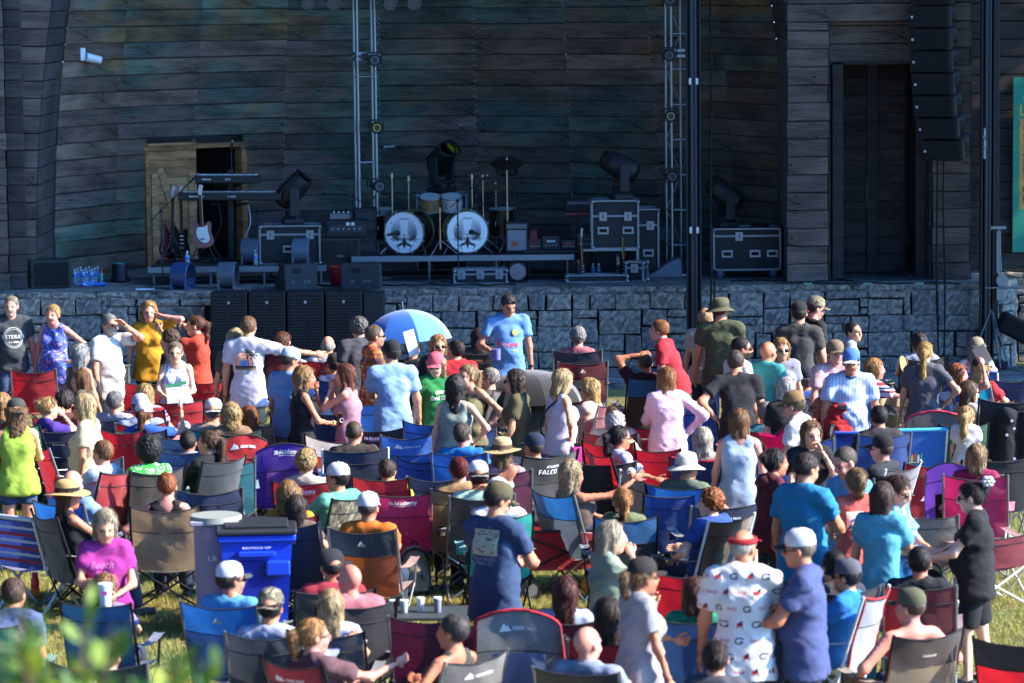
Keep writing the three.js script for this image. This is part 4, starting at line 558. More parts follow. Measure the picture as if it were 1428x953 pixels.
{ // line array
  const z = WALLZ + 0.1; const o = thing('line_array', 'hanging black line array of stacked loudspeaker cabinets', 'speaker array');
  const rows = [[-52, 1271, 1325], [-24, 1271, 1325], [7, 1271, 1320], [38, 1272, 1321], [69, 1273, 1323], [100, 1275, 1326], [131, 1277, 1328], [162, 1280, 1334], [192, 1286, 1342]]; 
  rows.forEach(([py, a, b], i) => { const c = onto((a + b) / 2, py + 15, z), w = 0.58, g = new THREE.Group(); g.name = 'cabinet'; o.add(g); g.position.copy(c).add(V(0.05, 0, -0.12 - i * 0.006)); g.rotation.set(0.03 + i * 0.028, -0.42, 0, 'YXZ');
    const s = new THREE.Shape(); s.moveTo(-w / 2, -0.145); s.lineTo(w / 2, -0.145); s.lineTo(w / 2, 0.145); s.lineTo(-w / 2, 0.145);
    part('box', box(w, 0.292, 0.12, 0, -0.146, 0.1, 0.01), blk, g); part('rear_housing', [new THREE.CylinderGeometry(0.5, 0.72, 0.34, 4, 1).rotateY(Math.PI / 4).rotateX(Math.PI / 2).scale(0.56, 0.26, 1).translate(0, 0, -0.13).rotateX(0)], mat(0x1a1c20, 0.6), g);
    part('grille', box(w - 0.03, 0.27, 0.012, 0, -0.135, 0.162, 0.003), mat(0x101217, 0.85, { bumpMap: rep(weaveBump, 9, 9), bumpScale: 0.004 }), g); part('badge', box(0.035, 0.035, 0.006, -w * 0.4, -0.02, 0.17, 0.003), mat(0xb8c0c6, 0.4), g); part('rigging_plate', box(0.02, 0.28, 0.14, w / 2 + 0.012, -0.14, 0.08, 0.004), blk2, g); part('handle', box(0.02, 0.1, 0.16, w / 2 + 0.0, -0.05, -0.14, 0.008), rubber, g); });
  const cb = thing('cable', 'two black cables dropping from the line array to the ground', 'cable', V(onto(1310, 300, z).x, 0.09, z)); part('lead', hose([[-0.02, onto(1310, 218, z).y - 0.09, -0.05], [-0.03, 2.2, 0], [-0.05, 1.2, 0.12], [-0.02, 0.02, 0.2]], 0.013, 26), rubber, cb); part('lead', hose([[0.07, onto(1310, 218, z).y - 0.09, -0.05], [0.06, 2.2, 0], [0.07, 1.2, 0.12], [0.05, 0.02, 0.2]], 0.013, 26), rubber, cb);
}
// --- things on the shell wall
{ const z = (shellPt(0, 3).z + shellPt(1, 3).z) / 2 + 0.3, p = onto(126, 82, z), o = thing('security_camera', 'white bullet security camera fixed to the shell boards', 'camera', p, 0.5); o.scale.setScalar(1.5); part('body', new THREE.CylinderGeometry(0.045, 0.04, 0.16, 12).rotateZ(1.35).translate(0.03, 0, 0), mat(0xd8dde2, 0.4), o); part('mount', box(0.06, 0.13, 0.05, -0.08, -0.02, -0.02, 0.01), mat(0xd8dde2, 0.4), o); part('lens', new THREE.CircleGeometry(0.03, 12).rotateY(Math.PI / 2).translate(0.112, -0.018, 0), blk, o); }
{ const q = shellPt(4, 2).z + 0.1, p = onto(541, 205, q), o = thing('wall_lamp', 'small pale lamp arm fixed to the boards above the drums', 'lamp', p); part('arm', tube([-0.06, -0.01, 0], [-0.06, -0.06, 0.0], 0.008), alu, o); part('shade', tube([-0.06, 0, 0], [0.11, 0.01, 0.05], 0.017, 8), mat(0xc9ced2, 0.4), o); }
// --- subwoofers in front of the wall
for (let k = 0; k < 4; k++) { const z = WALLZ + 0.62, a = onto(293 + k * 53.5, 450, z).x, b = onto(345 + k * 53.5, 450, z).x, w = b - a - 0.012, o = thing('subwoofer', 'tall black subwoofer in the row before the stone wall, ' + ['first', 'second', 'third', 'fourth'][k] + ' from the orange shirted woman', 'speaker', V((a + b) / 2, 0.09, z), 0, 'subwoofers in front of the stage'); const h = onto(400, 408, z).y - 0.09;
  part('cabinet', box(w, h, 0.5, 0, 0, -0.25, 0.012), blk, o); for (const s of [-1, 1]) { const g = part('grille', box(w / 2 - 0.045, h - 0.06, 0.012, s * w * 0.25, 0.03, 0.004), mat(0x0b0c0e, 0.8), o); for (let q = 0; q < 26; q++) part('louvre', box(w / 2 - 0.05, 0.014, 0.016, s * w * 0.25, 0.05 + q * (h - 0.1) / 26, 0.012, 0.003), mat(0x22252a, 0.6), g); } part('badge', box(0.035, 0.04, 0.008, 0, h - 0.16, 0.006, 0.004), mat(0xaab3ba, 0.4), o); }
{ const z = WALLZ + 0.55, a = onto(507, 450, z).x, b = onto(536, 450, z).x, o = thing('speaker_case', 'plain black speaker case at the end of the subwoofer row', 'speaker', V((a + b) / 2, 0.09, z)); const h = onto(400, 410, z).y - 0.09; part('cabinet', box(b - a, h, 0.4, 0, 0, -0.2, 0.012), blk2, o); part('handle', box(0.1, 0.05, 0.02, 0, h * 0.6, 0.0, 0.006), rubber, o); }
// --- cables along the stage edge
[[560, 720, 'black cable trailing along the stage edge below the drums'], [1020, 1190, 'black cable lying along the stage edge by the portal'], [1080, 1340, 'long black cable along the edge under the tall door'], [420, 560, 'black cable looped before the wedge monitors']].forEach(([a, b, l], i) => { const o = thing('cable', l, 'cable'), pts = []; for (let k = 0; k <= 8; k++) { const q = S(a + (b - a) * k / 8, 400.5 - a * 0.004 + (i === 1 ? -4 : 0) + Math.sin(k * 2.3 + i) * 1.2); pts.push([q.x, FLOOR + 0.012, q.z]); } part('lead', hose(pts, 0.011, 40), rubber, o); if (i === 2) for (const f of [0.18, 0.5, 0.78]) { const q = S(a + (b - a) * f, 398); part('connector', tube([q.x - 0.06, FLOOR + 0.02, q.z], [q.x + 0.06, FLOOR + 0.02, q.z], 0.018, 8), mat(0x7d9a86, 0.5), o); } });
// --- the banner at the far end
{ const z = pz - 0.9, a = onto(1413, 230, z), t = canvas(256, 512, (c) => { c.fillStyle = '#2f9a82'; c.fillRect(0, 0, 256, 512); c.fillStyle = '#d9a253'; c.fillRect(20, 120, 236, 265); c.strokeStyle = '#e6efe8'; c.lineWidth = 4; c.beginPath(); c.ellipse(80, 60, 46, 24, 0, 0, 7); c.stroke(); c.beginPath(); c.ellipse(100, 60, 46, 24, 0, 0, 7); c.stroke(); c.fillStyle = '#e9c04c'; c.font = 'bold 44px sans-serif'; c.fillText('LIVE', 16, 112); c.fillStyle = '#1d1a18'; c.font = 'bold 34px sans-serif'; ['AUG', 'ROCK', '', 'SEPT', 'ELLIS', '', 'OCT', 'UPTOWN'].forEach((s, i) => c.fillText(s, 30, 152 + i * 31)); c.font = 'italic 18px serif'; c.fillText('with friends', 30, 208); c.fillText('Sound', 30, 298); c.fillStyle = '#d9a253'; c.beginPath(); c.arc(90, 440, 46, 0, 7); c.fill(); c.fillStyle = '#ece7da'; c.beginPath(); c.arc(110, 452, 30, 0, 7); c.fill(); });
  const h = onto(1413, 108, z).y - onto(1413, 352, z).y, o = thing('event_banner', 'green and orange event banner on the dark timber wall', 'banner', V(a.x + 0.6, onto(1413, 352, z).y, z)); part('sheet', new THREE.PlaneGeometry(1.2, h).translate(0, h / 2, 0.01), new THREE.MeshStandardMaterial({ map: t, roughness: 0.7 }), o); part('backing', box(1.2, h, 0.012, 0, 0, 0), mat(0xd6d6d0, 0.8), o); }
// ---------------------------------------------------------------- smooth bodies from joined distances
// primitives: {a, b, ra, rb} tapered capsule or {c, r:[x,y,z], q} ellipsoid; cut: [[point, normal], ...] keeps the side the normal points away from
function skin(prims, cell, k, o = {}) {
  const lo = V(1e9, 1e9, 1e9), hi = V(-1e9, -1e9, -1e9), pad = k + cell * 2;
  for (const p of prims) {
    p.lo = V(1e9, 1e9, 1e9); p.hi = V(-1e9, -1e9, -1e9);
    const grow = (c, r) => { p.lo.min(V(c.x - r, c.y - r, c.z - r)); p.hi.max(V(c.x + r, c.y + r, c.z + r)); };
    if (p.c) grow(p.c, Math.max(...p.r) + pad); else { grow(p.a, p.ra * (p.flat ?? 1) + pad); grow(p.b, p.rb * (p.flat ?? 1) + pad); }
    if (!p.sub) { lo.min(p.lo); hi.max(p.hi); }
  }
  const nx = Math.ceil((hi.x - lo.x) / cell) + 1, ny = Math.ceil((hi.y - lo.y) / cell) + 1, nzc = Math.ceil((hi.z - lo.z) / cell) + 1, F = new Float32Array(nx * ny * nzc).fill(0.5);
  const P = V(), T = V();
  for (const p of prims) {
    const i0 = Math.max(0, Math.floor((p.lo.x - lo.x) / cell)), i1 = Math.min(nx - 1, Math.ceil((p.hi.x - lo.x) / cell)), j0 = Math.max(0, Math.floor((p.lo.y - lo.y) / cell)), j1 = Math.min(ny - 1, Math.ceil((p.hi.y - lo.y) / cell)), k0 = Math.max(0, Math.floor((p.lo.z - lo.z) / cell)), k1 = Math.min(nzc - 1, Math.ceil((p.hi.z - lo.z) / cell));
    const ab = p.c ? null : p.b.clone().sub(p.a), l2 = ab ? ab.lengthSq() || 1e-9 : 1, iq = p.q ? p.q.clone().invert() : null, kk = p.k ?? k;
    for (let c = k0; c <= k1; c++) for (let b = j0; b <= j1; b++) for (let a = i0; a <= i1; a++) {
      P.set(lo.x + a * cell, lo.y + b * cell, lo.z + c * cell);
      let d;
      if (p.c) { T.copy(P).sub(p.c); if (iq) T.applyQuaternion(iq); const x = T.x / p.r[0], y = T.y / p.r[1], z = T.z / p.r[2], m = Math.sqrt(x * x + y * y + z * z), g = Math.sqrt((x / p.r[0]) ** 2 + (y / p.r[1]) ** 2 + (z / p.r[2]) ** 2); d = g > 1e-6 ? m * (m - 1) / g : -Math.min(...p.r); }
      else { T.copy(P).sub(p.a); let t = T.dot(ab) / l2; t = t < 0 ? 0 : t > 1 ? 1 : t; T.addScaledVector(ab, -t); if (p.flat) { const u = T.dot(p.side); T.addScaledVector(p.side, u / p.flat - u); } d = T.length() - (p.ra + (p.rb - p.ra) * t); }
      if (p.cut) for (const [q, n] of p.cut) { const e = (P.x - q.x) * n.x + (P.y - q.y) * n.y + (P.z - q.z) * n.z; if (e > d) d = e; }
      const w = (c * ny + b) * nx + a, f = F[w];
      if (p.sub) { const h = Math.max(kk - Math.abs(f + d), 0) / kk; F[w] = Math.max(f, -d) + h * h * kk * 0.25; }
      else { const h = Math.max(kk - Math.abs(f - d), 0) / kk; F[w] = Math.min(f, d) - h * h * kk * 0.25; }
    }
  }
  const id = new Int32Array(nx * ny * nzc).fill(-1), pos = [], idx = [], off = [1, nx, nx * ny];
  for (let c = 0; c < nzc - 1; c++) for (let b = 0; b < ny - 1; b++) for (let a = 0; a < nx - 1; a++) {
    const w = (c * ny + b) * nx + a; let x = 0, y = 0, z = 0, n = 0, any = 0;
    for (let e = 0; e < 8; e++) if (F[w + (e & 1) + ((e >> 1) & 1) * nx + (e >> 2) * off[2]] < 0) any++;
    if (any === 0 || any === 8) continue;
    for (let e = 0; e < 8; e++) for (let ax = 0; ax < 3; ax++) {
      if (e & (1 << ax)) continue; const g = e | (1 << ax), f0 = F[w + (e & 1) + ((e >> 1) & 1) * nx + (e >> 2) * off[2]], f1 = F[w + (g & 1) + ((g >> 1) & 1) * nx + (g >> 2) * off[2]];
      if ((f0 < 0) === (f1 < 0)) continue; const t = f0 / (f0 - f1); x += (e & 1) + (ax === 0 ? t : 0); y += ((e >> 1) & 1) + (ax === 1 ? t : 0); z += (e >> 2) + (ax === 2 ? t : 0); n++;
    }
    id[w] = pos.length / 3; pos.push(lo.x + (a + x / n) * cell, lo.y + (b + y / n) * cell, lo.z + (c + z / n) * cell);
  }
  for (let c = 1; c < nzc - 1; c++) for (let b = 1; b < ny - 1; b++) for (let a = 1; a < nx - 1; a++) {
    const w = (c * ny + b) * nx + a, f0 = F[w];
    for (let ax = 0; ax < 3; ax++) {
      const f1 = F[w + off[ax]]; if ((f0 < 0) === (f1 < 0)) continue; const u = off[(ax + 1) % 3], v = off[(ax + 2) % 3], q = [id[w], id[w - u], id[w - u - v], id[w - v]];
      if (q.includes(-1)) continue; if (f0 < 0) idx.push(q[0], q[1], q[2], q[0], q[2], q[3]); else idx.push(q[0], q[2], q[1], q[0], q[3], q[2]);
    }
  }
  const g = new THREE.BufferGeometry(); g.setAttribute('position', new THREE.Float32BufferAttribute(pos, 3)); g.setIndex(idx);
  const at2 = (p) => { const x = (p.x - lo.x) / cell, y = (p.y - lo.y) / cell, z = (p.z - lo.z) / cell, a = Math.floor(x), b = Math.floor(y), c = Math.floor(z); if (a < 0 || b < 0 || c < 0 || a >= nx - 1 || b >= ny - 1 || c >= nzc - 1) return 0.5; let s = 0; for (let e = 0; e < 8; e++) s += F[((c + (e >> 2)) * ny + b + ((e >> 1) & 1)) * nx + a + (e & 1)] * ((e & 1) ? x - a : 1 - x + a) * (((e >> 1) & 1) ? y - b : 1 - y + b) * ((e >> 2) ? z - c : 1 - z + c); return s; };
  g.computeVertexNormals();
  if (o.fold) { const p = g.attributes.position, n = g.attributes.normal, s = o.seed ?? 0, A = o.fold; for (let i = 0; i < p.count; i++) { const x = p.getX(i), y = p.getY(i), z = p.getZ(i), f = o.f ?? 1, w = (o.curl ? nz((x * 7 + y * 5) + s, y * 11, z * 9 - y * 3) + o.curl * nz(x * 60 + s, y * 42, z * 60) : 0.5 * nz(x * 5 * f + s, y * 4 * f, z * 6 * f) + (0.42 - 1.5 * Math.abs(nz((x * 3.5 - y * 3) * f + s, (y * 9 + x * 7) * f, z * 5 * f + s))) + 0.6 * (0.3 - Math.abs(nz((x * 9 + y * 4) * f, (y * 17 - x * 9) * f + s, z * 9 * f)))) * A; p.setXYZ(i, x + n.getX(i) * w, y + n.getY(i) * w, z + n.getZ(i) * w); } g.computeVertexNormals(); }
  return { g, at: at2 };
}
const cap = (a, b, ra, rb = ra, o = {}) => ({ a, b, ra, rb, ...o });
const ell = (c, r, o = {}) => ({ c, r, ...o });
function planarUV(g, ku = 1) { const p = g.attributes.position, uv = []; for (let i = 0; i < p.count; i++) uv.push(Math.atan2(p.getX(i), p.getZ(i)) * 0.17 * ku, p.getY(i)); g.setAttribute('uv', new THREE.Float32BufferAttribute(uv, 2)); return g; }
function boxUV(g) { const p = g.attributes.position, n = g.attributes.normal, uv = []; for (let i = 0; i < p.count; i++) uv.push(Math.abs(n.getX(i)) > 0.75 ? p.getZ(i) : (p.getX(i) + p.getZ(i) * 0.35) * (n.getZ(i) < 0 ? -1 : 1), p.getY(i)); g.setAttribute('uv', new THREE.Float32BufferAttribute(uv, 2)); return g; }
// ---------------------------------------------------------------- cloth
const hx = (h) => '#' + h.toString(16).padStart(6, '0');
const dots = (c, n, f) => { for (let i = 0; i < n; i++) f(rnd() * 256, rnd() * 256, i); };
const PATTERNS = {
  plaid: () => canvas(128, 128, (c) => { c.fillStyle = '#c8652a'; c.fillRect(0, 0, 128, 128); c.globalAlpha = 0.55; for (const [x, w, k] of [[0, 26, '#2c2f3d'], [46, 6, '#f1e6d2'], [70, 18, '#8d2c1c'], [104, 5, '#222']]) { c.fillStyle = k; c.fillRect(x, 0, w, 128); c.fillRect(0, x, 128, w); } }),
  violet: () => canvas(256, 256, (c) => { c.fillStyle = '#3f55a8'; c.fillRect(0, 0, 256, 256); dots(c, 260, (x, y, i) => { c.fillStyle = ['#8a6fc4', '#c9c4ea', '#24307c', '#6c8fd8', '#a07fc9'][i % 5]; c.beginPath(); c.ellipse(x, y, rr(4, 15), rr(2, 6), rr(0, 3), 0, 7); c.fill(); }); }),
  bluewhite: () => canvas(256, 256, (c) => { c.fillStyle = '#c6d2e6'; c.fillRect(0, 0, 256, 256); for (let x = 0; x < 256; x += 32) { c.fillStyle = '#3b5186'; for (let y = 0; y < 256; y += 9) c.fillRect(x + rr(0, 6), y, rr(8, 16), rr(3, 7)); } dots(c, 90, (x, y) => { c.fillStyle = '#5f79b4'; c.fillRect(x, y, 5, 5); }); }),
  pinkcheck: () => canvas(128, 128, (c) => { c.fillStyle = '#e8c7d2'; c.fillRect(0, 0, 128, 128); c.fillStyle = '#b45f86'; for (let y = 0; y < 8; y++) for (let x = 0; x < 8; x++) { c.beginPath(); c.arc(x * 16 + (y % 2) * 8 + 4, y * 16 + 6, 4.2, 0, 7); c.fill(); } }),
  stripes: () => canvas(64, 64, (c) => { c.fillStyle = '#b8c4dc'; c.fillRect(0, 0, 64, 64); c.fillStyle = '#8ea3c9'; for (let x = 0; x < 64; x += 16) c.fillRect(x, 0, 5, 64); }),
  tiedye: () => canvas(256, 256, (c) => { c.fillStyle = '#5e86c4'; c.fillRect(0, 0, 256, 256); dots(c, 240, (x, y, i) => { c.fillStyle = ['#dfe8f4', '#2b4a94', '#8fb3dd', '#3d66b4'][i % 4]; c.globalAlpha = 0.5; c.beginPath(); c.ellipse(x, y, rr(5, 20), rr(4, 12), rr(0, 3), 0, 7); c.fill(); }); }),
  gamma: () => canvas(512, 512, (c) => { c.fillStyle = '#cfcdce'; c.fillRect(0, 0, 512, 512); let k = 0; for (let y = 0; y < 5; y++) for (let x = 0; x < 5; x++, k++) { const X = x * 102 + (y % 2) * 50 + 30, Y = y * 102 + 60; if (k % 3 === 0) { c.strokeStyle = '#23263c'; c.lineWidth = 9; c.beginPath(); c.ellipse(X, Y, 26, 18, 0, 0.5, 5.9); c.stroke(); c.fillStyle = '#23263c'; c.fillRect(X + 4, Y, 22, 8); } else if (k % 3 === 1) { c.fillStyle = '#b3232f'; c.font = 'italic bold 34px serif'; c.textAlign = 'center'; c.fillText('Dawgs', X, Y + 10, 74); } else { c.fillStyle = '#b3232f'; c.beginPath(); c.ellipse(X, Y, 20, 15, 0, 0, 7); c.fill(); c.fillStyle = '#2b2d3c'; c.beginPath(); c.ellipse(X + 8, Y - 12, 9, 14, 0.3, 0, 7); c.fill(); c.fillRect(X - 20, Y + 12, 6, 14); c.fillRect(X + 14, Y + 12, 6, 14); } } }),
  greenfloral: () => canvas(256, 256, (c) => { c.fillStyle = '#35a83c'; c.fillRect(0, 0, 256, 256); dots(c, 36, (x, y) => { c.strokeStyle = '#eaf6e2'; c.lineWidth = 4; c.beginPath(); c.arc(x, y, rr(8, 20), 0, 7); c.stroke(); c.fillStyle = '#eaf6e2'; c.beginPath(); c.arc(x, y, 5, 0, 7); c.fill(); }); }),
  camo: () => canvas(128, 128, (c) => { c.fillStyle = '#6b6450'; c.fillRect(0, 0, 128, 128); for (let i = 0; i < 70; i++) { c.fillStyle = ['#3d3a2c', '#8f8468', '#4c4b38', '#a39a80'][i % 4]; c.beginPath(); c.ellipse(rnd() * 128, rnd() * 128, rr(4, 13), rr(3, 8), rr(0, 3), 0, 7); c.fill(); } }),
  denim: () => field(128, 128, (u, v) => { const k = 0.85 + tnz(u, v, 60, 60, 2) * 0.5 + tnz(u, v, 8, 10, 6) * 0.35; return [0.24 * k, 0.32 * k, 0.46 * k]; }),
  heather: () => field(128, 128, (u, v) => 0.86 + tnz(u, v, 90, 60, 2) * 0.45),
  coralflower: () => canvas(256, 256, (c) => { c.fillStyle = '#ece2dc'; c.fillRect(0, 0, 256, 256); dots(c, 60, (x, y, i) => { c.fillStyle = ['#e0554f', '#4a8fc4', '#3f9a8c', '#f0a08c'][i % 4]; c.beginPath(); c.arc(x, y, rr(8, 18), 0, 7); c.fill(); }); }),
  redstripe: () => canvas(64, 64, (c) => { c.fillStyle = '#e9e4e4'; c.fillRect(0, 0, 64, 64); c.fillStyle = '#b62a34'; c.fillRect(0, 0, 64, 14); c.fillRect(0, 36, 64, 8); c.fillStyle = '#2b3a6e'; c.fillRect(0, 20, 64, 8); }),
};
const patterns = {};
const PSIZE = { plaid: 3.6, violet: 2.4, bluewhite: 2.6, pinkcheck: 7, stripes: 7, tiedye: 1.7, gamma: 1.8, greenfloral: 2.2, camo: 4, denim: 3, heather: 6, coralflower: 2.5, redstripe: 6 };
function cloth(spec, rough = 0.92) {                                // a colour number, or 'pattern' / 'pattern:#tint'
  if (typeof spec === 'number') return mat(spec, rough, { map: rep1(clothTex, 5), bumpMap: rep1(weaveBump, 12), bumpScale: 0.0008 });
  const [n, tint] = spec.split(':'), t = patterns[n] ??= (() => { const q = PATTERNS[n](); q.repeat.set(PSIZE[n], PSIZE[n]); return q; })();
  return mat(tint ? parseInt(tint.slice(1), 16) : 0xffffff, rough, { map: t });
}
const reps = new Map(); const rep1 = (t, k) => { const key = t.uuid + k; if (!reps.has(key)) reps.set(key, rep(t, k, k)); return reps.get(key); };
const hairStreak = field(128, 64, (u, v) => 0.74 + tnz(u, v, 110, 4, 3) * 0.75 + tnz(u, v, 26, 3, 8) * 0.4);
const hairMat = (h) => mat(h, 0.7, { map: hairStreak });
const SK = { a: 0xd9a283, b: 0xcf9272, c: 0xc48362, d: 0xb87556, e: 0x8a5a42, f: 0x64402e, r: 0xd08c78, p: 0xe0b096 };
const bodyMat = new THREE.MeshStandardMaterial({ vertexColors: true, roughness: 0.6 });
const printMats = {};
// ---------------------------------------------------------------- a person
const RH2 = (a, b, pole, l1, l2) => {                               // elbow between a shoulder and a wrist
  const d = b.clone().sub(a); let L = d.length(); const max = (l1 + l2) * 0.995; if (L > max) { d.multiplyScalar(max / L); b.copy(a).add(d); L = max; } const min = Math.abs(l1 - l2) + 0.05; if (L < min) { d.setLength(min); b.copy(a).add(d); L = min; }
  const n = d.clone().divideScalar(L), x = (l1 * l1 - l2 * l2 + L * L) / (2 * L), y = Math.sqrt(Math.max(0, l1 * l1 - x * x)), p = pole.clone().addScaledVector(n, -pole.dot(n)).normalize(); return a.clone().addScaledVector(n, x).addScaledVector(p, y);
};
const ARM = { // wrist target as shares of the height (x outward), elbow direction
  down: [0.15, 0.47, 0.02, 0.5, 0, -1], loose: [0.155, 0.48, 0.07, 0.4, 0, -1], hip: [0.115, 0.585, 0.0, 1, -0.1, -0.5], brow: [0.02, 0.93, 0.115, 1, 0.1, 0.3], mouth: [0.03, 0.845, 0.1, 0.5, -1, 0.3], hold: [0.06, 0.63, 0.19, 0.6, -0.7, -0.3], chest: [0.0, 0.7, 0.17, 0.7, -0.7, 0], fwd: [0.07, 0.76, 0.34, 0.5, -1, 0], side: [0.44, 0.77, 0.06, 0, -0.4, -1], nape: [0.05, 0.9, -0.04, 1, 0.5, 0.2], crown: [0.05, 0.98, 0.03, 1, 0.2, 0.3], cross: [-0.05, 0.66, 0.13, 0.7, -0.8, 0], up: [0.16, 0.97, 0.14, 0.8, -0.8, 0.2], point: [0.2, 0.88, 0.2, 0.8, -0.8, 0.1], fan: [0.12, 0.8, 0.2, 0.6, -0.9, 0.1],
  lap: [0.05, 0.6, 0.2, 0.8, -0.4, -0.2], rest: [0.165, 0.6, 0.07, 0.8, -0.2, -0.5], low: [0.15, 0.42, 0.17, 0.5, 0, -1], back: [0.33, 0.79, -0.02, 0.3, -0.5, -1],
};
let personCount = 0;
function person(px, py, h, heading, label, o = {}) {
  const k = ++personCount, g = thing('person', label, 'person', null, Math.PI - heading * D2R, o.group), f = o.fem ? 1 : 0, fat = (o.fat ?? 1) + (h > 1.55 ? 0.06 : 0), sit = o.sit, near = py > 640;
  const seedN = k * 7.3, hipY = sit ? (o.seat ?? 0.39) + 0.085 : 0.525 * h, dy = hipY - 0.525 * h, tw = (f ? 0.097 : 0.114) * h, Z = V(0, 0, 1), Xv = V(1, 0, 0);
  const lean = (o.lean ?? (sit ? -14 : 2)) * D2R, tilt = (o.tilt ?? 0) * D2R, hip = V(0, hipY, 0), bend = (p) => p.sub(hip).applyAxisAngle(Xv, lean).applyAxisAngle(Z, tilt).add(hip);
  const U = (x, y, z) => bend(V(x * h, y * h + dy, z * h));
  const neck = U(0, 0.835, -0.012), chest = U(0, 0.725, -0.008), waist = U(0, 0.615, 0.0), head = U(0, 0.918, 0.014);
  if (lean > 0.12 || sit) { const q = head.clone().sub(neck); q.applyAxisAngle(Xv, -lean * 0.7); head.copy(neck).add(q); }
  // legs
  const legs = [-1, 1].map((s) => {
    const hp = V(s * 0.052 * h, hipY - 0.01 * h, 0); let kn, an;
    if (sit) { kn = V(s * (f ? 0.06 : 0.085) * h, hipY + 0.0 * h, 0.24 * h); an = V(s * 0.07 * h, 0.075, (o.kneeOut ?? 0.27) * h); }
    else { const st = (o.step ?? 0) * s * h; kn = V(s * 0.058 * h, 0.285 * h, 0.012 * h + st * 0.55); an = V(s * (o.stance ?? 0.062) * h, 0.042 * h, -0.02 * h + st); }
    return { hp, kn, an, toe: an.clone().add(V(s * 0.02 * h, -0.022 * h, 0.09 * h)), s };
  });
  // arms: index 0 is the right one (x < 0), 1 the left
  const arms = [-1, 1].map((s, i) => {
    const pose = (i ? o.L : o.R) ?? (sit ? 'lap' : 'down'), [ax, ay, az, ex, ey, ez] = Array.isArray(pose) ? pose : ARM[pose], sh = U(s * tw / h * 0.98, 0.805, -0.012);
    const wide = ['down', 'loose', 'hip', 'rest'].includes(pose) ? (fat - 1) * 0.07 : 0;
    const wr = U(s * (ax + wide), ay, az + (['hold', 'lap', 'chest', 'cross'].includes(pose) ? (fat - 1) * 0.08 : 0)), pole = V(s * ex, ey, ez).applyAxisAngle(Xv, lean), el = RH2(sh, wr, pole, 0.175 * h, 0.148 * h);
    return { s, sh, el, wr, pose };
  });
  const tr = h / 1.72, mus = o.arm ?? (f ? 0.88 : 1.02) * (0.75 + 0.25 * fat);
  const torso = (e) => { const side = V(0, 0, 1).applyAxisAngle(Xv, lean); return [
    cap(V(-0.04 * h, hipY, -0.005), V(0.04 * h, hipY, -0.005), (0.088 * (0.65 + 0.35 * fat) + (f ? 0.006 : 0)) * tr + e),
    cap(hip.clone().add(V(0, 0.02 * h, 0)), waist, (0.098 * fat) * tr + e, (0.094 * fat * (f && fat < 1.1 ? 0.9 : 1)) * tr + e, { flat: 0.9, side: V(0, 0, 1) }),
    cap(waist.clone().add(V(-0.022 * h, 0, 0)), chest.clone().add(V(-0.032 * h, 0, 0)), 0.088 * (0.5 + 0.5 * fat) * tr + e, 0.098 * (0.7 + 0.3 * fat) * tr + e), cap(waist.clone().add(V(0.022 * h, 0, 0)), chest.clone().add(V(0.032 * h, 0, 0)), 0.088 * (0.5 + 0.5 * fat) * tr + e, 0.098 * (0.7 + 0.3 * fat) * tr + e),
    ...(fat > 1.08 ? [ell(waist.clone().add(V(0, -0.01 * h, 0.035 * fat)), [0.115 * fat * tr + e, 0.13 * tr + e, 0.105 * fat * tr + e])] : []),
    ...(f ? [-1, 1].map((s) => ell(U(s * 0.045, 0.715, 0.052), [0.062 * tr + e, 0.064 * tr + e, 0.058 * tr + e])) : []),
    cap(U(-tw / h * 0.78, 0.8, -0.012), U(tw / h * 0.78, 0.8, -0.012), 0.056 * tr + e * 0.8), cap(U(-0.03, 0.82, -0.015), U(0.03, 0.82, -0.015), 0.052 * tr + e * 0.6), ...[-1, 1].map((s) => cap(U(s * 0.02, 0.838, -0.02), U(s * tw / h * 0.8, 0.812, -0.014), 0.036 * tr + e * 0.5, 0.046 * tr + e * 0.6)),
  ]; };
  const armPrims = (a, e) => [cap(a.sh, a.el, 0.05 * tr * mus + e, 0.04 * tr * mus + e), cap(a.el, a.wr, 0.04 * tr * mus + e, 0.027 * tr * mus + e)];
  const legPrims = (l, e, kk = 1) => [cap(l.hp, l.kn, 0.084 * tr * kk * (0.7 + 0.3 * fat) + e, 0.055 * tr * kk + e), cap(l.kn, l.an, 0.055 * tr * kk + e, 0.036 * tr * kk + e)];
  // head, turned on the neck
  const hq = new THREE.Quaternion().setFromEuler(new THREE.Euler((o.nod ?? 0) * D2R, -(o.turn ?? 0) * D2R, (o.roll ?? 0) * D2R, 'YXZ')), hs = (o.hs ?? 1) * (0.4 * tr + 0.6) * 1.02;
  const hp = (x, y, z) => V(x * hs, y * hs, z * hs).applyQuaternion(hq).add(head), he = (x, y, z, r, q) => ell(hp(x, y, z), r.map((v) => v * hs), { q: hq, ...q });
  const skinC = lin(SK[o.skin] ?? o.skin ?? SK.a);
  const body = skin([...torso(-0.012), cap(U(0, 0.8, -0.018), head.clone().add(V(0, -0.03, -0.012)), 0.063 * tr, 0.058 * tr), ...arms.flatMap((a) => armPrims(a, 0)), ...legs.flatMap((l) => [...legPrims(l, 0), cap(l.an, l.toe, 0.034 * tr, 0.03 * tr)])], 0.029, 0.035).g;
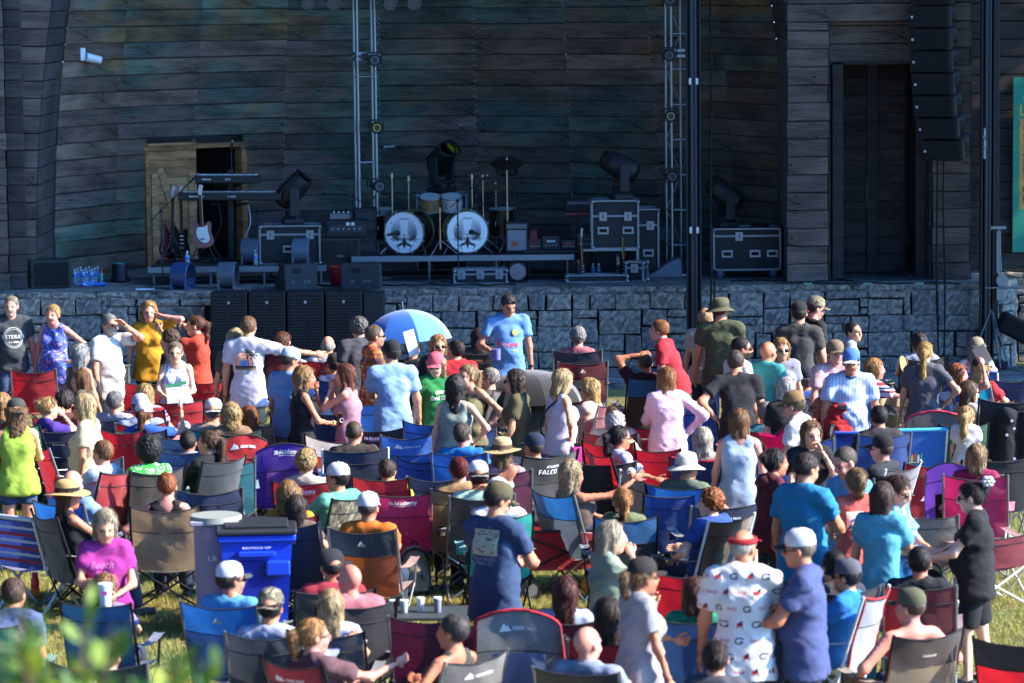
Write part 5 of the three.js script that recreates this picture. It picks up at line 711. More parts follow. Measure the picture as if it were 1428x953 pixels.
  const headG = skin([he(0, 0.025, -0.012, [0.077, 0.096, 0.099]), he(0, -0.048, 0.026, [0.06, 0.07, 0.066]), he(0, -0.092, 0.052, [0.03, 0.024, 0.03]), he(0, -0.008, 0.097, [0.013, 0.03, 0.018], { k: 0.012 }), he(0, -0.024, 0.105, [0.017, 0.013, 0.016], { k: 0.012 }), he(0, 0.022, 0.07, [0.06, 0.014, 0.024], { k: 0.02 }), he(-0.079, -0.005, -0.008, [0.012, 0.032, 0.021], { k: 0.006 }), he(0.079, -0.005, -0.008, [0.012, 0.032, 0.021], { k: 0.006 }), he(-0.034, -0.035, 0.068, [0.026, 0.024, 0.022], { k: 0.02 }), he(0.034, -0.035, 0.068, [0.026, 0.024, 0.022], { k: 0.02 }), cap(head.clone().add(V(0, -0.05, -0.012)), neck, 0.052 * hs, 0.055 * hs)], near ? 0.0105 : 0.0115, 0.025).g;
  const iq = hq.clone().invert(), eyeC = lin(0x1c1512), lipC = skinC.clone().multiply(new THREE.Color(0.8, 0.5, 0.5)), beardC = o.beard ? lin(o.beard) : null, browC = lin(o.hair?.[1] ?? 0x4a3526, 0.7), col = [], T = V();
  { const p = headG.attributes.position; for (let i = 0; i < p.count; i++) { T.set(p.getX(i), p.getY(i), p.getZ(i)).sub(head).applyQuaternion(iq).divideScalar(hs); let c = skinC; const ax = Math.abs(T.x);
    if (T.z > 0.05) { if (ax > 0.017 && ax < 0.049 && Math.abs(T.y - 0.004) < 0.0085) c = Math.abs(ax - 0.033) < 0.011 ? eyeC : skinC; else if (ax > 0.014 && ax < 0.055 && Math.abs(T.y - 0.027) < 0.006) c = browC; else if (ax < 0.026 && Math.abs(T.y + 0.062) < 0.0075) c = lipC; }
    if (beardC && T.y < -0.035 && T.z > -0.01 && !(ax < 0.022 && Math.abs(T.y + 0.061) < 0.006)) { if (o.goatee ? ax < 0.036 && T.z > 0.05 : true) c = beardC; }
    if (o.stubble && T.y > 0.02 && T.z < 0.055) c = skinC.clone().lerp(lin(o.stubble), 0.35);
    col.push(c.r, c.g, c.b); } }
  headG.setAttribute('color', new THREE.Float32BufferAttribute(col, 3));
  { const c = []; for (let i = 0; i < body.attributes.position.count; i++) c.push(skinC.r, skinC.g, skinC.b); body.setAttribute('color', new THREE.Float32BufferAttribute(c, 3)); }
  const geos = [body, headG]; const hands = [];
  for (const a of arms) { // hand: a palm and five bent fingers
    const d = a.wr.clone().sub(a.el).normalize(), grip = ['hold', 'mouth', 'fan', 'up', 'chest'].includes(a.pose) || a.pose === 'hip'; let inn = V(-a.s, 0, 0); if (a.pose === 'brow') inn = V(0, -0.4, -1); if (['hold', 'chest', 'lap'].includes(a.pose)) inn = V(-a.s * 0.9, 0.5, 0); if (a.pose === 'rest') inn = V(0, -1, 0);
    inn.addScaledVector(d, -inn.dot(d)).normalize(); const across = d.clone().cross(inn).normalize(), ks = 0.001 * (f ? 0.92 : 1.02) * tr * 1000, pt = (u, v, w) => a.wr.clone().addScaledVector(d, u * ks).addScaledVector(across, v * ks).addScaledVector(inn, w * ks);
    geos.push(skinPart(new THREE.SphereGeometry(1, 9, 7), pt(0.045, 0, 0), d, across, [0.052 * ks, 0.04 * ks, 0.019 * ks]));
    const curl = grip ? 0.9 : 0.35, fl = [0.07, 0.078, 0.072, 0.056];
    fl.forEach((L, q) => { const v = (q - 1.5) * 0.019, b0 = pt(0.08, v, 0), m1 = pt(0.08 + L * 0.45 * Math.cos(curl * 0.5), v * 1.05, L * 0.45 * Math.sin(curl * 0.5)), m2 = pt(0.08 + L * (0.45 * Math.cos(curl * 0.5) + 0.5 * Math.cos(curl * 1.6)), v * 1.05, L * (0.45 * Math.sin(curl * 0.5) + 0.5 * Math.sin(curl * 1.6))); geos.push(tube(b0, m1, 0.0095 * ks, 5), tube(m1, m2, 0.0088 * ks, 5, 0.0065 * ks)); });
    const t1 = pt(0.03, 0.03 * -1, 0.005), t2 = pt(0.062, -0.056, 0.02), t3 = pt(0.088, -0.06, 0.036); geos.push(tube(t1, t2, 0.0125 * ks, 5), tube(t2, t3, 0.011 * ks, 5, 0.008 * ks)); hands.push(pt(0.085, 0, 0.03 * ks));
  }
  for (const q of geos) if (!q.attributes.color) { const c = []; for (let i = 0; i < q.attributes.position.count; i++) c.push(skinC.r, skinC.g, skinC.b); q.setAttribute('color', new THREE.Float32BufferAttribute(c, 3)); }
  for (const q of geos) q.deleteAttribute('uv');
  part('body', indexedMerge(geos), bodyMat, g);
  // clothes
  const [ts, tc] = o.top ?? ['tee', 0x888888], sleeve = { tee: 0.62, polo: 0.7, long: 2, tank: 0, none: 0, cap: 0.25 }[ts] ?? 0.6, tm = cloth(tc);
  let shirtAt = null;
  if (ts !== 'none') {
    const e = o.loose ?? 0.019, low = sit ? -0.0 : (o.hem ?? 0.0), sp = torso(e);
    if (ts === 'tank') { sp.splice(sp.length - 4, 4); sp.push(cap(U(-tw / h * 0.62, 0.795, -0.014), U(tw / h * 0.62, 0.795, -0.014), 0.05 * tr + e * 0.7), ...[-1, 1].map((s) => cap(U(s * 0.04, 0.838, -0.016), U(s * tw / h * 0.66, 0.808, -0.014), 0.03 * tr + e * 0.5))); }
    if (!sit) sp.push(cap(hip.clone().add(V(-0.043 * h, (-0.05 - low) * h, 0)), hip.clone().add(V(-0.038 * h, 0.03 * h, 0)), (0.1 * (0.6 + 0.4 * fat) + (o.flare ?? (f ? 0.022 : 0.014))) * tr + e, 0.097 * (0.6 + 0.4 * fat) * tr + e), cap(hip.clone().add(V(0.043 * h, (-0.05 - low) * h, 0)), hip.clone().add(V(0.038 * h, 0.03 * h, 0)), (0.1 * (0.6 + 0.4 * fat) + (o.flare ?? (f ? 0.022 : 0.014))) * tr + e, 0.097 * (0.6 + 0.4 * fat) * tr + e));
    const hemY = hipY - (0.045 + low) * h - (o.out ?? 0.02), hemCut = [V(0, hemY, 0), V(0, -1, 0)], nk = U(0, ts === 'tank' ? 0.846 : 0.852, 0), nn = V(0, 1, 0.45).applyAxisAngle(Xv, lean).normalize(), neckCut = [nk, nn];
    for (const p of sp) p.cut = [hemCut, neckCut];
    if (sleeve) for (const a of arms) { const ap = armPrims(a, (ts === 'long' ? 0.01 : 0.016)); if (sleeve < 1) { const q = a.sh.clone().lerp(a.el, sleeve), dir = a.el.clone().sub(a.sh).normalize(); const b0 = ap[0]; b0.rb = 0.046 * tr * mus + 0.022; b0.cut = [[q, dir]]; sp.push(b0); } else sp.push(...ap); }
    const sh = skin(sp, near ? 0.022 : 0.025, 0.04, { fold: 0.021, seed: seedN }); shirtAt = sh.at; part(ts === 'tank' ? 'tank_top' : 'shirt', boxUV(sh.g), tm, g);
    if (ts === 'polo') part('collar', new THREE.TorusGeometry(0.066 * tr, 0.016, 5, 16).rotateX(Math.PI / 2 + 0.2).translate(...U(0, 0.838, -0.008).toArray()), cloth(o.collar ?? tc), g);
    if (o.hood) part('hood', skin([ell(U(0, 0.82, -0.05), [0.1 * tr, 0.06 * tr, 0.07 * tr]), cap(U(-0.05, 0.83, -0.01), U(0.05, 0.83, -0.01), 0.05 * tr)], 0.02, 0.04, { fold: 0.01, seed: seedN }).g, tm, g);
  }
  const [bs, bc] = o.bot ?? ['pants', 0x2f3a52];
  { const bp = [cap(V(-0.04 * h, hipY, -0.005), V(0.04 * h, hipY, -0.005), 0.088 * (0.65 + 0.35 * fat) * tr + 0.002), cap(hip.clone(), hip.clone().add(V(0, 0.02 * h, 0)), 0.084 * fat * tr)];
    for (const p of bp) p.cut = [[V(0, hipY + 0.03 * h, 0), V(0, 1, 0)]];
    for (const l of legs) { const q = legPrims(l, 0.016, 1.02); q[0].ra -= 0.02; if (bs === 'shorts') { const p = l.hp.clone().lerp(l.kn, o.shortLen ?? 0.85), d = l.kn.clone().sub(l.hp).normalize(); q[0].rb += 0.028; q[0].cut = [[p, d]]; bp.push(q[0]); } else { q[1].rb += 0.02; q[1].cut = [[l.an.clone().add(V(0, 0.01, 0)), l.an.clone().sub(l.kn).normalize()]]; bp.push(...q); } }
    if (bs === 'skirt') bp.push(cap(V(0, hipY, 0), V(0, hipY - 0.22 * h, 0), 0.13 * tr, 0.15 * tr, { cut: [[V(0, hipY - 0.24 * h, 0), V(0, -1, 0)]] }));
    part(bs === 'shorts' ? 'shorts' : bs === 'skirt' ? 'skirt' : 'trousers', boxUV(skin(bp, 0.03, 0.03, { fold: 0.006, seed: seedN + 3 }).g), cloth(bc), g); }
  if (!sit || near) for (const l of legs) part('shoe', skin([cap(l.an.clone().add(V(0, -0.015 * h, -0.01 * h)), l.toe, 0.042 * tr, 0.04 * tr, { cut: [[V(0, 0.004, 0), V(0, -1, 0)]] }), cap(l.an.clone().add(V(0, -0.02 * h, -0.02 * h)), l.an.clone().add(V(0, -0.01 * h, 0.02 * h)), 0.045 * tr, 0.04 * tr, { cut: [[V(0, 0.004, 0), V(0, -1, 0)]] })], 0.024, 0.02).g, mat(o.shoe ?? 0x3a3836, 0.8), g);
  // hair
  const [hst, hc] = o.hair ?? ['short', 0x4a3526];
  if (hst !== 'bald') {
    const hm = hairMat(hc), pr = [], front = (z, y) => [hp(0, y, z), V(0, -0.55, 1).applyQuaternion(hq).normalize()], shell0 = (e, cy = 0.034, cut = front(0.06, 0.075)) => he(0, cy, -0.02, [0.082 + e, 0.095 + e, 0.1 + e], { cut: [cut] });
    const low = (y) => [hp(0, y, 0), V(0, -1, 0.25).applyQuaternion(hq).normalize()], down = (x, z, len, r0, r1, bx = 0) => cap(hp(x, 0.03, z), hp(x * 1.05 + bx, -len, z - 0.02), r0 * hs, r1 * hs, { flat: 0.8, side: V(0, 0, 1).applyQuaternion(hq) });
    let fold = 0.006, curl = 0.5, cell = near ? 0.0125 : 0.0135, kx = 0.02;
    if (hst === 'ring') pr.push(he(0, 0.0, -0.022, [0.084, 0.075, 0.098], { cut: [[hp(0, 0.045, 0), V(0, 1, 0.4).applyQuaternion(hq)], low(-0.06), [hp(0, 0, 0.02), V(0, 0, 1).applyQuaternion(hq)]] }));
    else if (hst === 'short') { const s = shell0(0.006); s.cut.push(low(-0.055)); pr.push(s); }
    else if (hst === 'crew') { const s = shell0(0.001); s.cut.push(low(-0.05)); pr.push(s); fold = 0.002; }
    else if (hst === 'curlyshort' || hst === 'afro') { const e = hst === 'afro' ? 0.045 : 0.018, s = shell0(e, 0.04, front(0.062, 0.07)); s.cut.push(low(-0.07)); pr.push(s); fold = 0.012; curl = 1.3; }
    else if (hst === 'bob') { pr.push(shell0(0.012)); for (const x of [-0.062, 0.062]) pr.push(down(x, -0.005, 0.1, 0.038, 0.034)); pr.push(down(-0.03, -0.06, 0.12, 0.05, 0.04), down(0.03, -0.06, 0.12, 0.05, 0.04)); }
    else if (hst === 'long' || hst === 'wavy') { const L = o.hairLen ?? 0.24, w = hst === 'wavy'; pr.push(shell0(w ? 0.018 : 0.01)); for (const x of [-0.066, 0.066]) pr.push(down(x, -0.01, L * 0.92, w ? 0.042 : 0.034, w ? 0.03 : 0.02)); pr.push(down(-0.04, -0.07, L, 0.05, 0.034), down(0.04, -0.07, L, 0.05, 0.034), down(0, -0.075, L + 0.02, 0.05, 0.034)); fold = w ? 0.011 : 0.006; curl = w ? 0.8 : 0.5; if (w) kx = 0.03; }
    else if (hst === 'pony' || hst === 'bun') { const s = shell0(0.004); s.cut.push(low(-0.06)); pr.push(s); if (hst === 'bun') pr.push(he(0, 0.06, -0.115, [0.045, 0.042, 0.042])); else { const L = o.hairLen ?? 0.2; pr.push(cap(hp(0, 0.05, -0.11), hp(0, 0.02, -0.15), 0.026 * hs, 0.034 * hs), cap(hp(0, 0.02, -0.15), hp(0.01, -L * 0.6, -0.14), 0.036 * hs, 0.034 * hs), cap(hp(0.01, -L * 0.6, -0.14), hp(0.015, -L, -0.12), 0.034 * hs, 0.016 * hs)); } }
    if (o.cap) { const cutTop = [hp(0, 0.058, 0), V(0, 1, -0.1).applyQuaternion(hq)]; for (const p of pr) if (p.c) p.cut = [...(p.cut ?? []), cutTop]; }
    const hg = skin(pr, cell, kx, { fold, curl, seed: seedN }).g, p = hg.attributes.position, uv = []; for (let i = 0; i < p.count; i++) { T.set(p.getX(i), p.getY(i), p.getZ(i)).sub(head).applyQuaternion(iq); uv.push(Math.atan2(T.x, T.z + 0.02) * 0.75, T.y * 0.8); } hg.setAttribute('uv', new THREE.Float32BufferAttribute(uv, 2));
    if (p.count) part('hair', strands(hg, hst, head, iq, hs), hm, g);
  }
  const place = (geo) => { geo.scale(hs, hs, hs).applyQuaternion(hq).translate(head.x, head.y, head.z); return geo; };
  if (o.cap) { // [kind, crown colour, brim colour, turn]
    const [ck, c1, c2, ct = 0] = o.cap, cm = cloth(c1), c2m = cloth(c2 ?? c1), R = (geo) => place(geo.rotateY(-ct * D2R));
    if (ck === 'ball') { const g0 = lathe([[0.094, 0.03], [0.099, 0.045], [0.096, 0.085], [0.078, 0.12], [0.045, 0.14], [0, 0.146]], 20).scale(0.94, 1, 1.1).translate(0, 0.008, -0.014), c = part('cap', boxUV(R(g0)), cm, g);
      const s = new THREE.Shape(); s.moveTo(-0.085, 0); s.bezierCurveTo(-0.08, 0.085, -0.04, 0.1, 0, 0.1); s.bezierCurveTo(0.04, 0.1, 0.08, 0.085, 0.085, 0); s.quadraticCurveTo(0, 0.05, -0.085, 0); const b = new THREE.ExtrudeGeometry(s, { depth: 0.005, bevelEnabled: false, curveSegments: 8 }).rotateX(Math.PI / 2), q = b.attributes.position; for (let i = 0; i < q.count; i++) q.setY(i, q.getY(i) - q.getX(i) ** 2 * 3 - q.getZ(i) * 0.12); b.computeVertexNormals(); part('brim', boxUV(R(b.translate(0, 0.048, 0.07))), c2m, c); part('button', R(new THREE.SphereGeometry(0.008, 6, 5).translate(0, 0.154, -0.014)), c2m, c); }
    else if (ck === 'visor') { const c = part('visor', R(new THREE.TorusGeometry(0.093, 0.014, 6, 22).scale(0.92, 1.06, 1.6).rotateX(Math.PI / 2).translate(0, 0.055, -0.012)), cm, g), s = new THREE.Shape(); s.moveTo(-0.085, 0); s.bezierCurveTo(-0.08, 0.1, 0.08, 0.1, 0.085, 0); s.quadraticCurveTo(0, 0.05, -0.085, 0); part('brim', R(new THREE.ExtrudeGeometry(s, { depth: 0.006, bevelEnabled: false }).rotateX(Math.PI / 2 + 0.15).translate(0, 0.05, 0.07)), cm, c); }
    else { const W = ck === 'straw' ? 0.19 : 0.17, dr = ck === 'straw' ? 0.01 : 0.035, g0 = lathe([[0.1, 0.035], [0.097, 0.1], [0.085, 0.132], [0.05, 0.146], [0, 0.146]], 22).scale(0.95, 1, 1.08).translate(0, 0.006, -0.01), c = part('hat', boxUV(R(g0)), cm, g), br = lathe([[0.093, 0.045], [W * 0.8, 0.04 - dr * 0.5], [W, 0.04 - dr], [W, 0.034 - dr], [W * 0.8, 0.034 - dr * 0.5], [0.093, 0.038]], 26).scale(0.98, 1, 1.08), q = br.attributes.position; for (let i = 0; i < q.count; i++) { const t = Math.atan2(q.getZ(i), q.getX(i)); q.setY(i, q.getY(i) + Math.sin(t * 2 + 0.6) * 0.012 * (Math.hypot(q.getX(i), q.getZ(i)) > 0.12 ? 1 : 0)); } br.computeVertexNormals(); part('brim', boxUV(R(br.translate(0, 0, -0.01))), cm, c); part('band', R(lathe([[0.1, 0.045], [0.1015, 0.05], [0.1, 0.075], [0.098, 0.08]], 22).scale(0.955, 1, 1.085).translate(0, 0.006, -0.01)), c2m, c); }
  }
  if (o.specs) { const m = o.specs === 1 ? phys(0x0e0f12, { roughness: 0.15, clearcoat: 1 }) : mat(0x2a2422, 0.4), up = o.specsUp ? 0.075 : 0, L = [-1, 1].map((s) => o.specs === 1 ? place(new THREE.SphereGeometry(1, 10, 8).scale(0.029, 0.02, 0.009).translate(s * 0.033, 0.004 + up, 0.096 - up * 0.25)) : place(new THREE.TorusGeometry(0.022, 0.0026, 5, 14).translate(s * 0.033, 0.002, 0.1))), sg = part(o.specs === 1 ? 'sunglasses' : 'eyeglasses', [...L, place(tube([-0.012, 0.009 + up, 0.1 - up * 0.25], [0.012, 0.009 + up, 0.1 - up * 0.25], 0.004, 5)), ...[-1, 1].map((s) => place(tube([s * 0.06, 0.009 + up, 0.09 - up * 0.25], [s * 0.083, 0.008 + up, -0.005], 0.004, 5)))], m, g); }
  if (o.watch != null) { const a = arms[o.watch], d = a.wr.clone().sub(a.el).normalize(); part('watch', tube(a.wr.clone().addScaledVector(d, -0.03), a.wr.clone().addScaledVector(d, -0.004), 0.034 * tr, 10), mat(o.watchC ?? 0x15161a, 0.4), g); }
  if (o.strap) part('shoulder_strap', hose([[-tw * 0.5, U(0, 0.845, 0).y, 0.02], [0, U(0, 0.74, 0).y, -0.15 * fat], [tw * 0.9, U(0, 0.6, 0).y, -0.12 * fat], [tw * 1.2, hipY, 0.02]], 0.011, 16), mat(o.strap, 0.7), g);
  if (o.print && shirtAt) { // flat print that follows the cloth
    const { tex, side = 1, w, h: hh, y, x: x0 = 0 } = o.print, N = 12, pos = [], uv = [], ix = [], zb = V(0, 0, side).applyAxisAngle(Xv, lean);
    for (let j = 0; j <= N; j++) for (let i = 0; i <= N; i++) { const u = i / N, v = j / N, c = U((x0 + (u - 0.5) * w * side) / h, y + (v - 0.5) * hh / h, 0), p = c.clone().addScaledVector(zb, 0.32); let t = 0; for (; t < 60; t++) { if (shirtAt(p) < 0.004) break; p.addScaledVector(zb, -0.006); } p.addScaledVector(zb, 0.015); if (t >= 60) p.copy(c); pos.push(p.x, p.y, p.z); uv.push(u, v); if (i < N && j < N) { const q = j * (N + 1) + i; if (side > 0) ix.push(q, q + 1, q + N + 2, q, q + N + 2, q + N + 1); else ix.push(q, q + 1, q + N + 2, q, q + N + 2, q + N + 1); } }
    const gg = new THREE.BufferGeometry(); gg.setAttribute('position', new THREE.Float32BufferAttribute(pos, 3)); gg.setAttribute('uv', new THREE.Float32BufferAttribute(uv, 2)); gg.setIndex(ix); gg.computeVertexNormals(); part('printed_motif', gg, printMats[tex] ??= decal(PRINTS[tex](), 0.9), g);
  }
  // stand or sit where the photograph shows the head
  const tall = hp(0, o.cap ? 0.15 : hst === 'bald' ? 0.12 : hst === 'afro' ? 0.17 : 0.132, -0.01), w = at(px, py, tall.y), off = V(tall.x, 0, tall.z).applyAxisAngle(UPV, g.rotation.y);
  g.position.set(w.x - off.x, 0, w.z - off.z); g.updateMatrixWorld(true);
  g.hands = hands.map((p) => g.localToWorld(p.clone())); g.handsLocal = hands;
  if (sit && o.chair) chairFor(g, o.chair, heading, o);
  return g;
}
function strands(hg, st, head, iq, hs) {                             // loose locks laid over the hair so that its outline is not smooth
  const p = hg.attributes.position, n = hg.attributes.normal, I = hg.index, nt = I.count / 3, long = ['long', 'wavy', 'bob', 'pony', 'bun'].includes(st), curly = ['curlyshort', 'afro', 'wavy'].includes(st), N = st === 'crew' || st === 'ring' ? 120 : long ? 620 : 400, P = [...p.array], NN = [...n.array], UV = [...hg.attributes.uv.array], ix = [...I.array], L0 = st === 'crew' || st === 'ring' ? 0.012 : st === 'wavy' ? 0.045 : long ? 0.06 : curly ? 0.022 : 0.03;
  for (let k = 0; k < N; k++) {
    const t = Math.floor(rnd() * nt) * 3, a = I.getX(t), c = V(p.getX(a), p.getY(a), p.getZ(a)), q = V(n.getX(a), n.getY(a), n.getZ(a)), out = c.clone().sub(head).setY(0).normalize(), j = curly ? (st === 'wavy' ? 0.5 : 1) : 0.28, d = V(out.x * 0.2, st === 'afro' ? 0 : -1, out.z * 0.2).add(V(rr(-j, j), rr(-j, j), rr(-j, j)));
    if (q.y > 0.5) d.set(out.x + rr(-0.5, 0.5), 0, out.z + rr(-0.5, 0.5)); d.addScaledVector(q, -d.dot(q) * 0.92).normalize(); const w = d.clone().cross(q).normalize().multiplyScalar(rr(0.002, 0.0045) * hs), L = L0 * rr(0.5, 1.2), m = c.clone().addScaledVector(d, L * 0.5).addScaledVector(q, 0.003 + rnd() * 0.004), e = c.clone().addScaledVector(d, L).addScaledVector(q, curly ? rr(-0.002, 0.007) : rr(-0.008, 0.003)), b = P.length / 3, u = rnd(), sn = q.clone().addScaledVector(w, 20).normalize();
    P.push(c.x - w.x, c.y - w.y, c.z - w.z, c.x + w.x, c.y + w.y, c.z + w.z, m.x - w.x, m.y - w.y, m.z - w.z, m.x + w.x, m.y + w.y, m.z + w.z, e.x, e.y, e.z); for (let r = 0; r < 5; r++) { NN.push(sn.x, sn.y, sn.z); UV.push(u, c.y * 0.8 + r * 0.01); } ix.push(b, b + 1, b + 3, b, b + 3, b + 2, b + 2, b + 3, b + 4);
  }
  const g = new THREE.BufferGeometry(); g.setAttribute('position', new THREE.Float32BufferAttribute(P, 3)); g.setAttribute('normal', new THREE.Float32BufferAttribute(NN, 3)); g.setAttribute('uv', new THREE.Float32BufferAttribute(UV, 2)); g.setIndex(ix); return g;
}
function skinPart(geo, c, d, across, r) { const n = d.clone().cross(across).normalize(); return geo.applyMatrix4(new THREE.Matrix4().makeBasis(d.clone().multiplyScalar(r[0]), across.clone().multiplyScalar(r[1]), n.multiplyScalar(r[2])).setPosition(c)); }
function indexedMerge(list) { return mergeGeometries(list.map((g) => { if (!g.index) g.setIndex([...Array(g.attributes.position.count).keys()]); for (const a of Object.keys(g.attributes)) if (!['position', 'normal', 'color'].includes(a)) g.deleteAttribute(a); return g; })); }
const txt = (w, h, f) => () => canvas(w, h, (c) => { c.clearRect(0, 0, w, h); f(c, w, h); });
const PRINTS = {
  veteran: txt(256, 256, (c) => { c.strokeStyle = c.fillStyle = '#c9cdc6'; c.lineWidth = 5; c.beginPath(); c.arc(128, 128, 104, 0, 7); c.stroke(); c.setLineDash([5, 9]); c.lineWidth = 10; c.beginPath(); c.arc(128, 128, 88, 0, 7); c.stroke(); c.setLineDash([]); c.font = 'bold 58px sans-serif'; c.textAlign = 'center'; c.fillText('VETERAN', 128, 140, 250); c.font = 'bold 24px sans-serif'; c.fillText('U.S. ARMY', 128, 184, 140); }),
  palm: txt(256, 256, (c) => { c.fillStyle = '#e9a58a'; c.beginPath(); c.arc(120, 130, 80, 0, 7); c.fill(); c.fillStyle = '#3f8fd0'; c.fillRect(90, 130, 60, 60); c.fillStyle = '#1a2430'; c.fillRect(30, 180, 200, 18); c.fillStyle = '#7d6848'; c.fillRect(36, 196, 190, 20); c.strokeStyle = '#6b2f2a'; c.lineWidth = 8; for (const [x, y] of [[150, 60], [190, 84]]) { c.beginPath(); c.moveTo(x + 14, 190); c.quadraticCurveTo(x + 12, 120, x, y); c.stroke(); c.save(); c.strokeStyle = '#16202a'; c.lineWidth = 9; for (let k = 0; k < 8; k++) { const a = k * 0.8; c.beginPath(); c.moveTo(x, y); c.quadraticCurveTo(x + Math.cos(a) * 34, y + Math.sin(a) * 20 - 16, x + Math.cos(a) * 56, y + Math.sin(a) * 40); c.stroke(); } c.restore(); } }),
  jersey: txt(256, 256, (c) => { c.fillStyle = '#c8304c'; c.font = 'bold 60px sans-serif'; c.textAlign = 'center'; c.fillText('Pilsner', 110, 190, 190); c.fillStyle = '#d8c65a'; c.beginPath(); c.arc(176, 66, 26, 0, 7); c.fill(); c.strokeStyle = '#6f8a4a'; c.lineWidth = 5; c.beginPath(); c.arc(176, 66, 14, 0, 7); c.stroke(); c.fillStyle = '#c9b84e'; c.fillRect(150, 214, 18, 14); c.fillRect(176, 214, 18, 14); }),
  eastpt: txt(256, 64, (c) => { c.fillStyle = '#d7dbe2'; c.font = '46px serif'; c.textAlign = 'center'; c.fillText('EASTPOINT', 128, 48, 240); }),
  pinktee: txt(256, 128, (c) => { c.fillStyle = '#d07cbc'; c.font = 'italic 54px serif'; c.textAlign = 'center'; c.fillText('Beach', 110, 60, 200); c.fillText('y\u2019all', 90, 116, 160); }),
  patch: txt(256, 256, (c) => { c.fillStyle = '#a9ac8c'; c.fillRect(30, 20, 196, 170); c.fillStyle = '#39475e'; for (let k = 0; k < 26; k++) c.fillRect(40 + rnd() * 160, 30 + rnd() * 140, rr(8, 40), 7); c.fillStyle = '#8a92a2'; c.font = 'bold 30px sans-serif'; c.textAlign = 'center'; c.fillText('BLUE RIDGE', 128, 224, 200); c.fillText('TRAIL CO', 128, 252, 180); }),
  bird: txt(128, 256, (c) => { c.fillStyle = '#3f9fd0'; c.beginPath(); c.ellipse(50, 60, 22, 56, 0.2, 0, 7); c.fill(); c.beginPath(); c.ellipse(84, 76, 14, 46, 0.5, 0, 7); c.fill(); c.fillStyle = '#2f6fa8'; c.beginPath(); c.ellipse(40, 110, 14, 40, 0, 0, 7); c.fill(); c.fillStyle = '#c86a3c'; c.beginPath(); c.ellipse(50, 190, 14, 54, -0.2, 0, 7); c.fill(); c.fillStyle = '#8a3f34'; c.fillRect(40, 150, 12, 60); }),
  greentee: txt(256, 128, (c) => { c.fillStyle = '#dfe9df'; c.font = 'bold 44px sans-serif'; c.textAlign = 'center'; c.fillText('CAMP', 128, 44, 150); c.font = 'italic bold 60px serif'; c.fillText('Great Times', 128, 104, 240); }),
  flag: txt(64, 64, (c) => { c.fillStyle = '#e6e6ea'; c.fillRect(4, 8, 56, 44); c.fillStyle = '#b8404a'; for (let k = 0; k < 4; k++) c.fillRect(4, 8 + k * 12, 56, 6); c.fillStyle = '#3a5a9c'; c.fillRect(4, 8, 26, 22); }),
  redmark: txt(128, 128, (c) => { c.fillStyle = '#b23440'; c.font = 'italic bold 60px serif'; c.textAlign = 'center'; c.fillText('Go', 70, 60); c.fillStyle = '#2a2d36'; c.fillRect(20, 84, 90, 12); }),
  whitemark: txt(128, 64, (c) => { c.fillStyle = '#e8eef6'; c.font = 'bold 52px sans-serif'; c.textAlign = 'center'; c.fillText('WAVE', 64, 50, 124); }),
  small: txt(128, 64, (c) => { c.fillStyle = '#c9d2dc'; c.font = 'bold 26px sans-serif'; c.textAlign = 'center'; c.fillText('CREW 24', 64, 40, 120); }),
  fishback: txt(128, 128, (c) => { c.fillStyle = '#f2c9b8'; c.fillRect(16, 16, 96, 96); c.fillStyle = '#3c4f8a'; for (let k = 0; k < 9; k++) { c.beginPath(); c.ellipse(64 + rr(-36, 36), 70 + rr(-36, 36), 14, 6, rr(0, 3), 0, 7); c.fill(); } }),
};
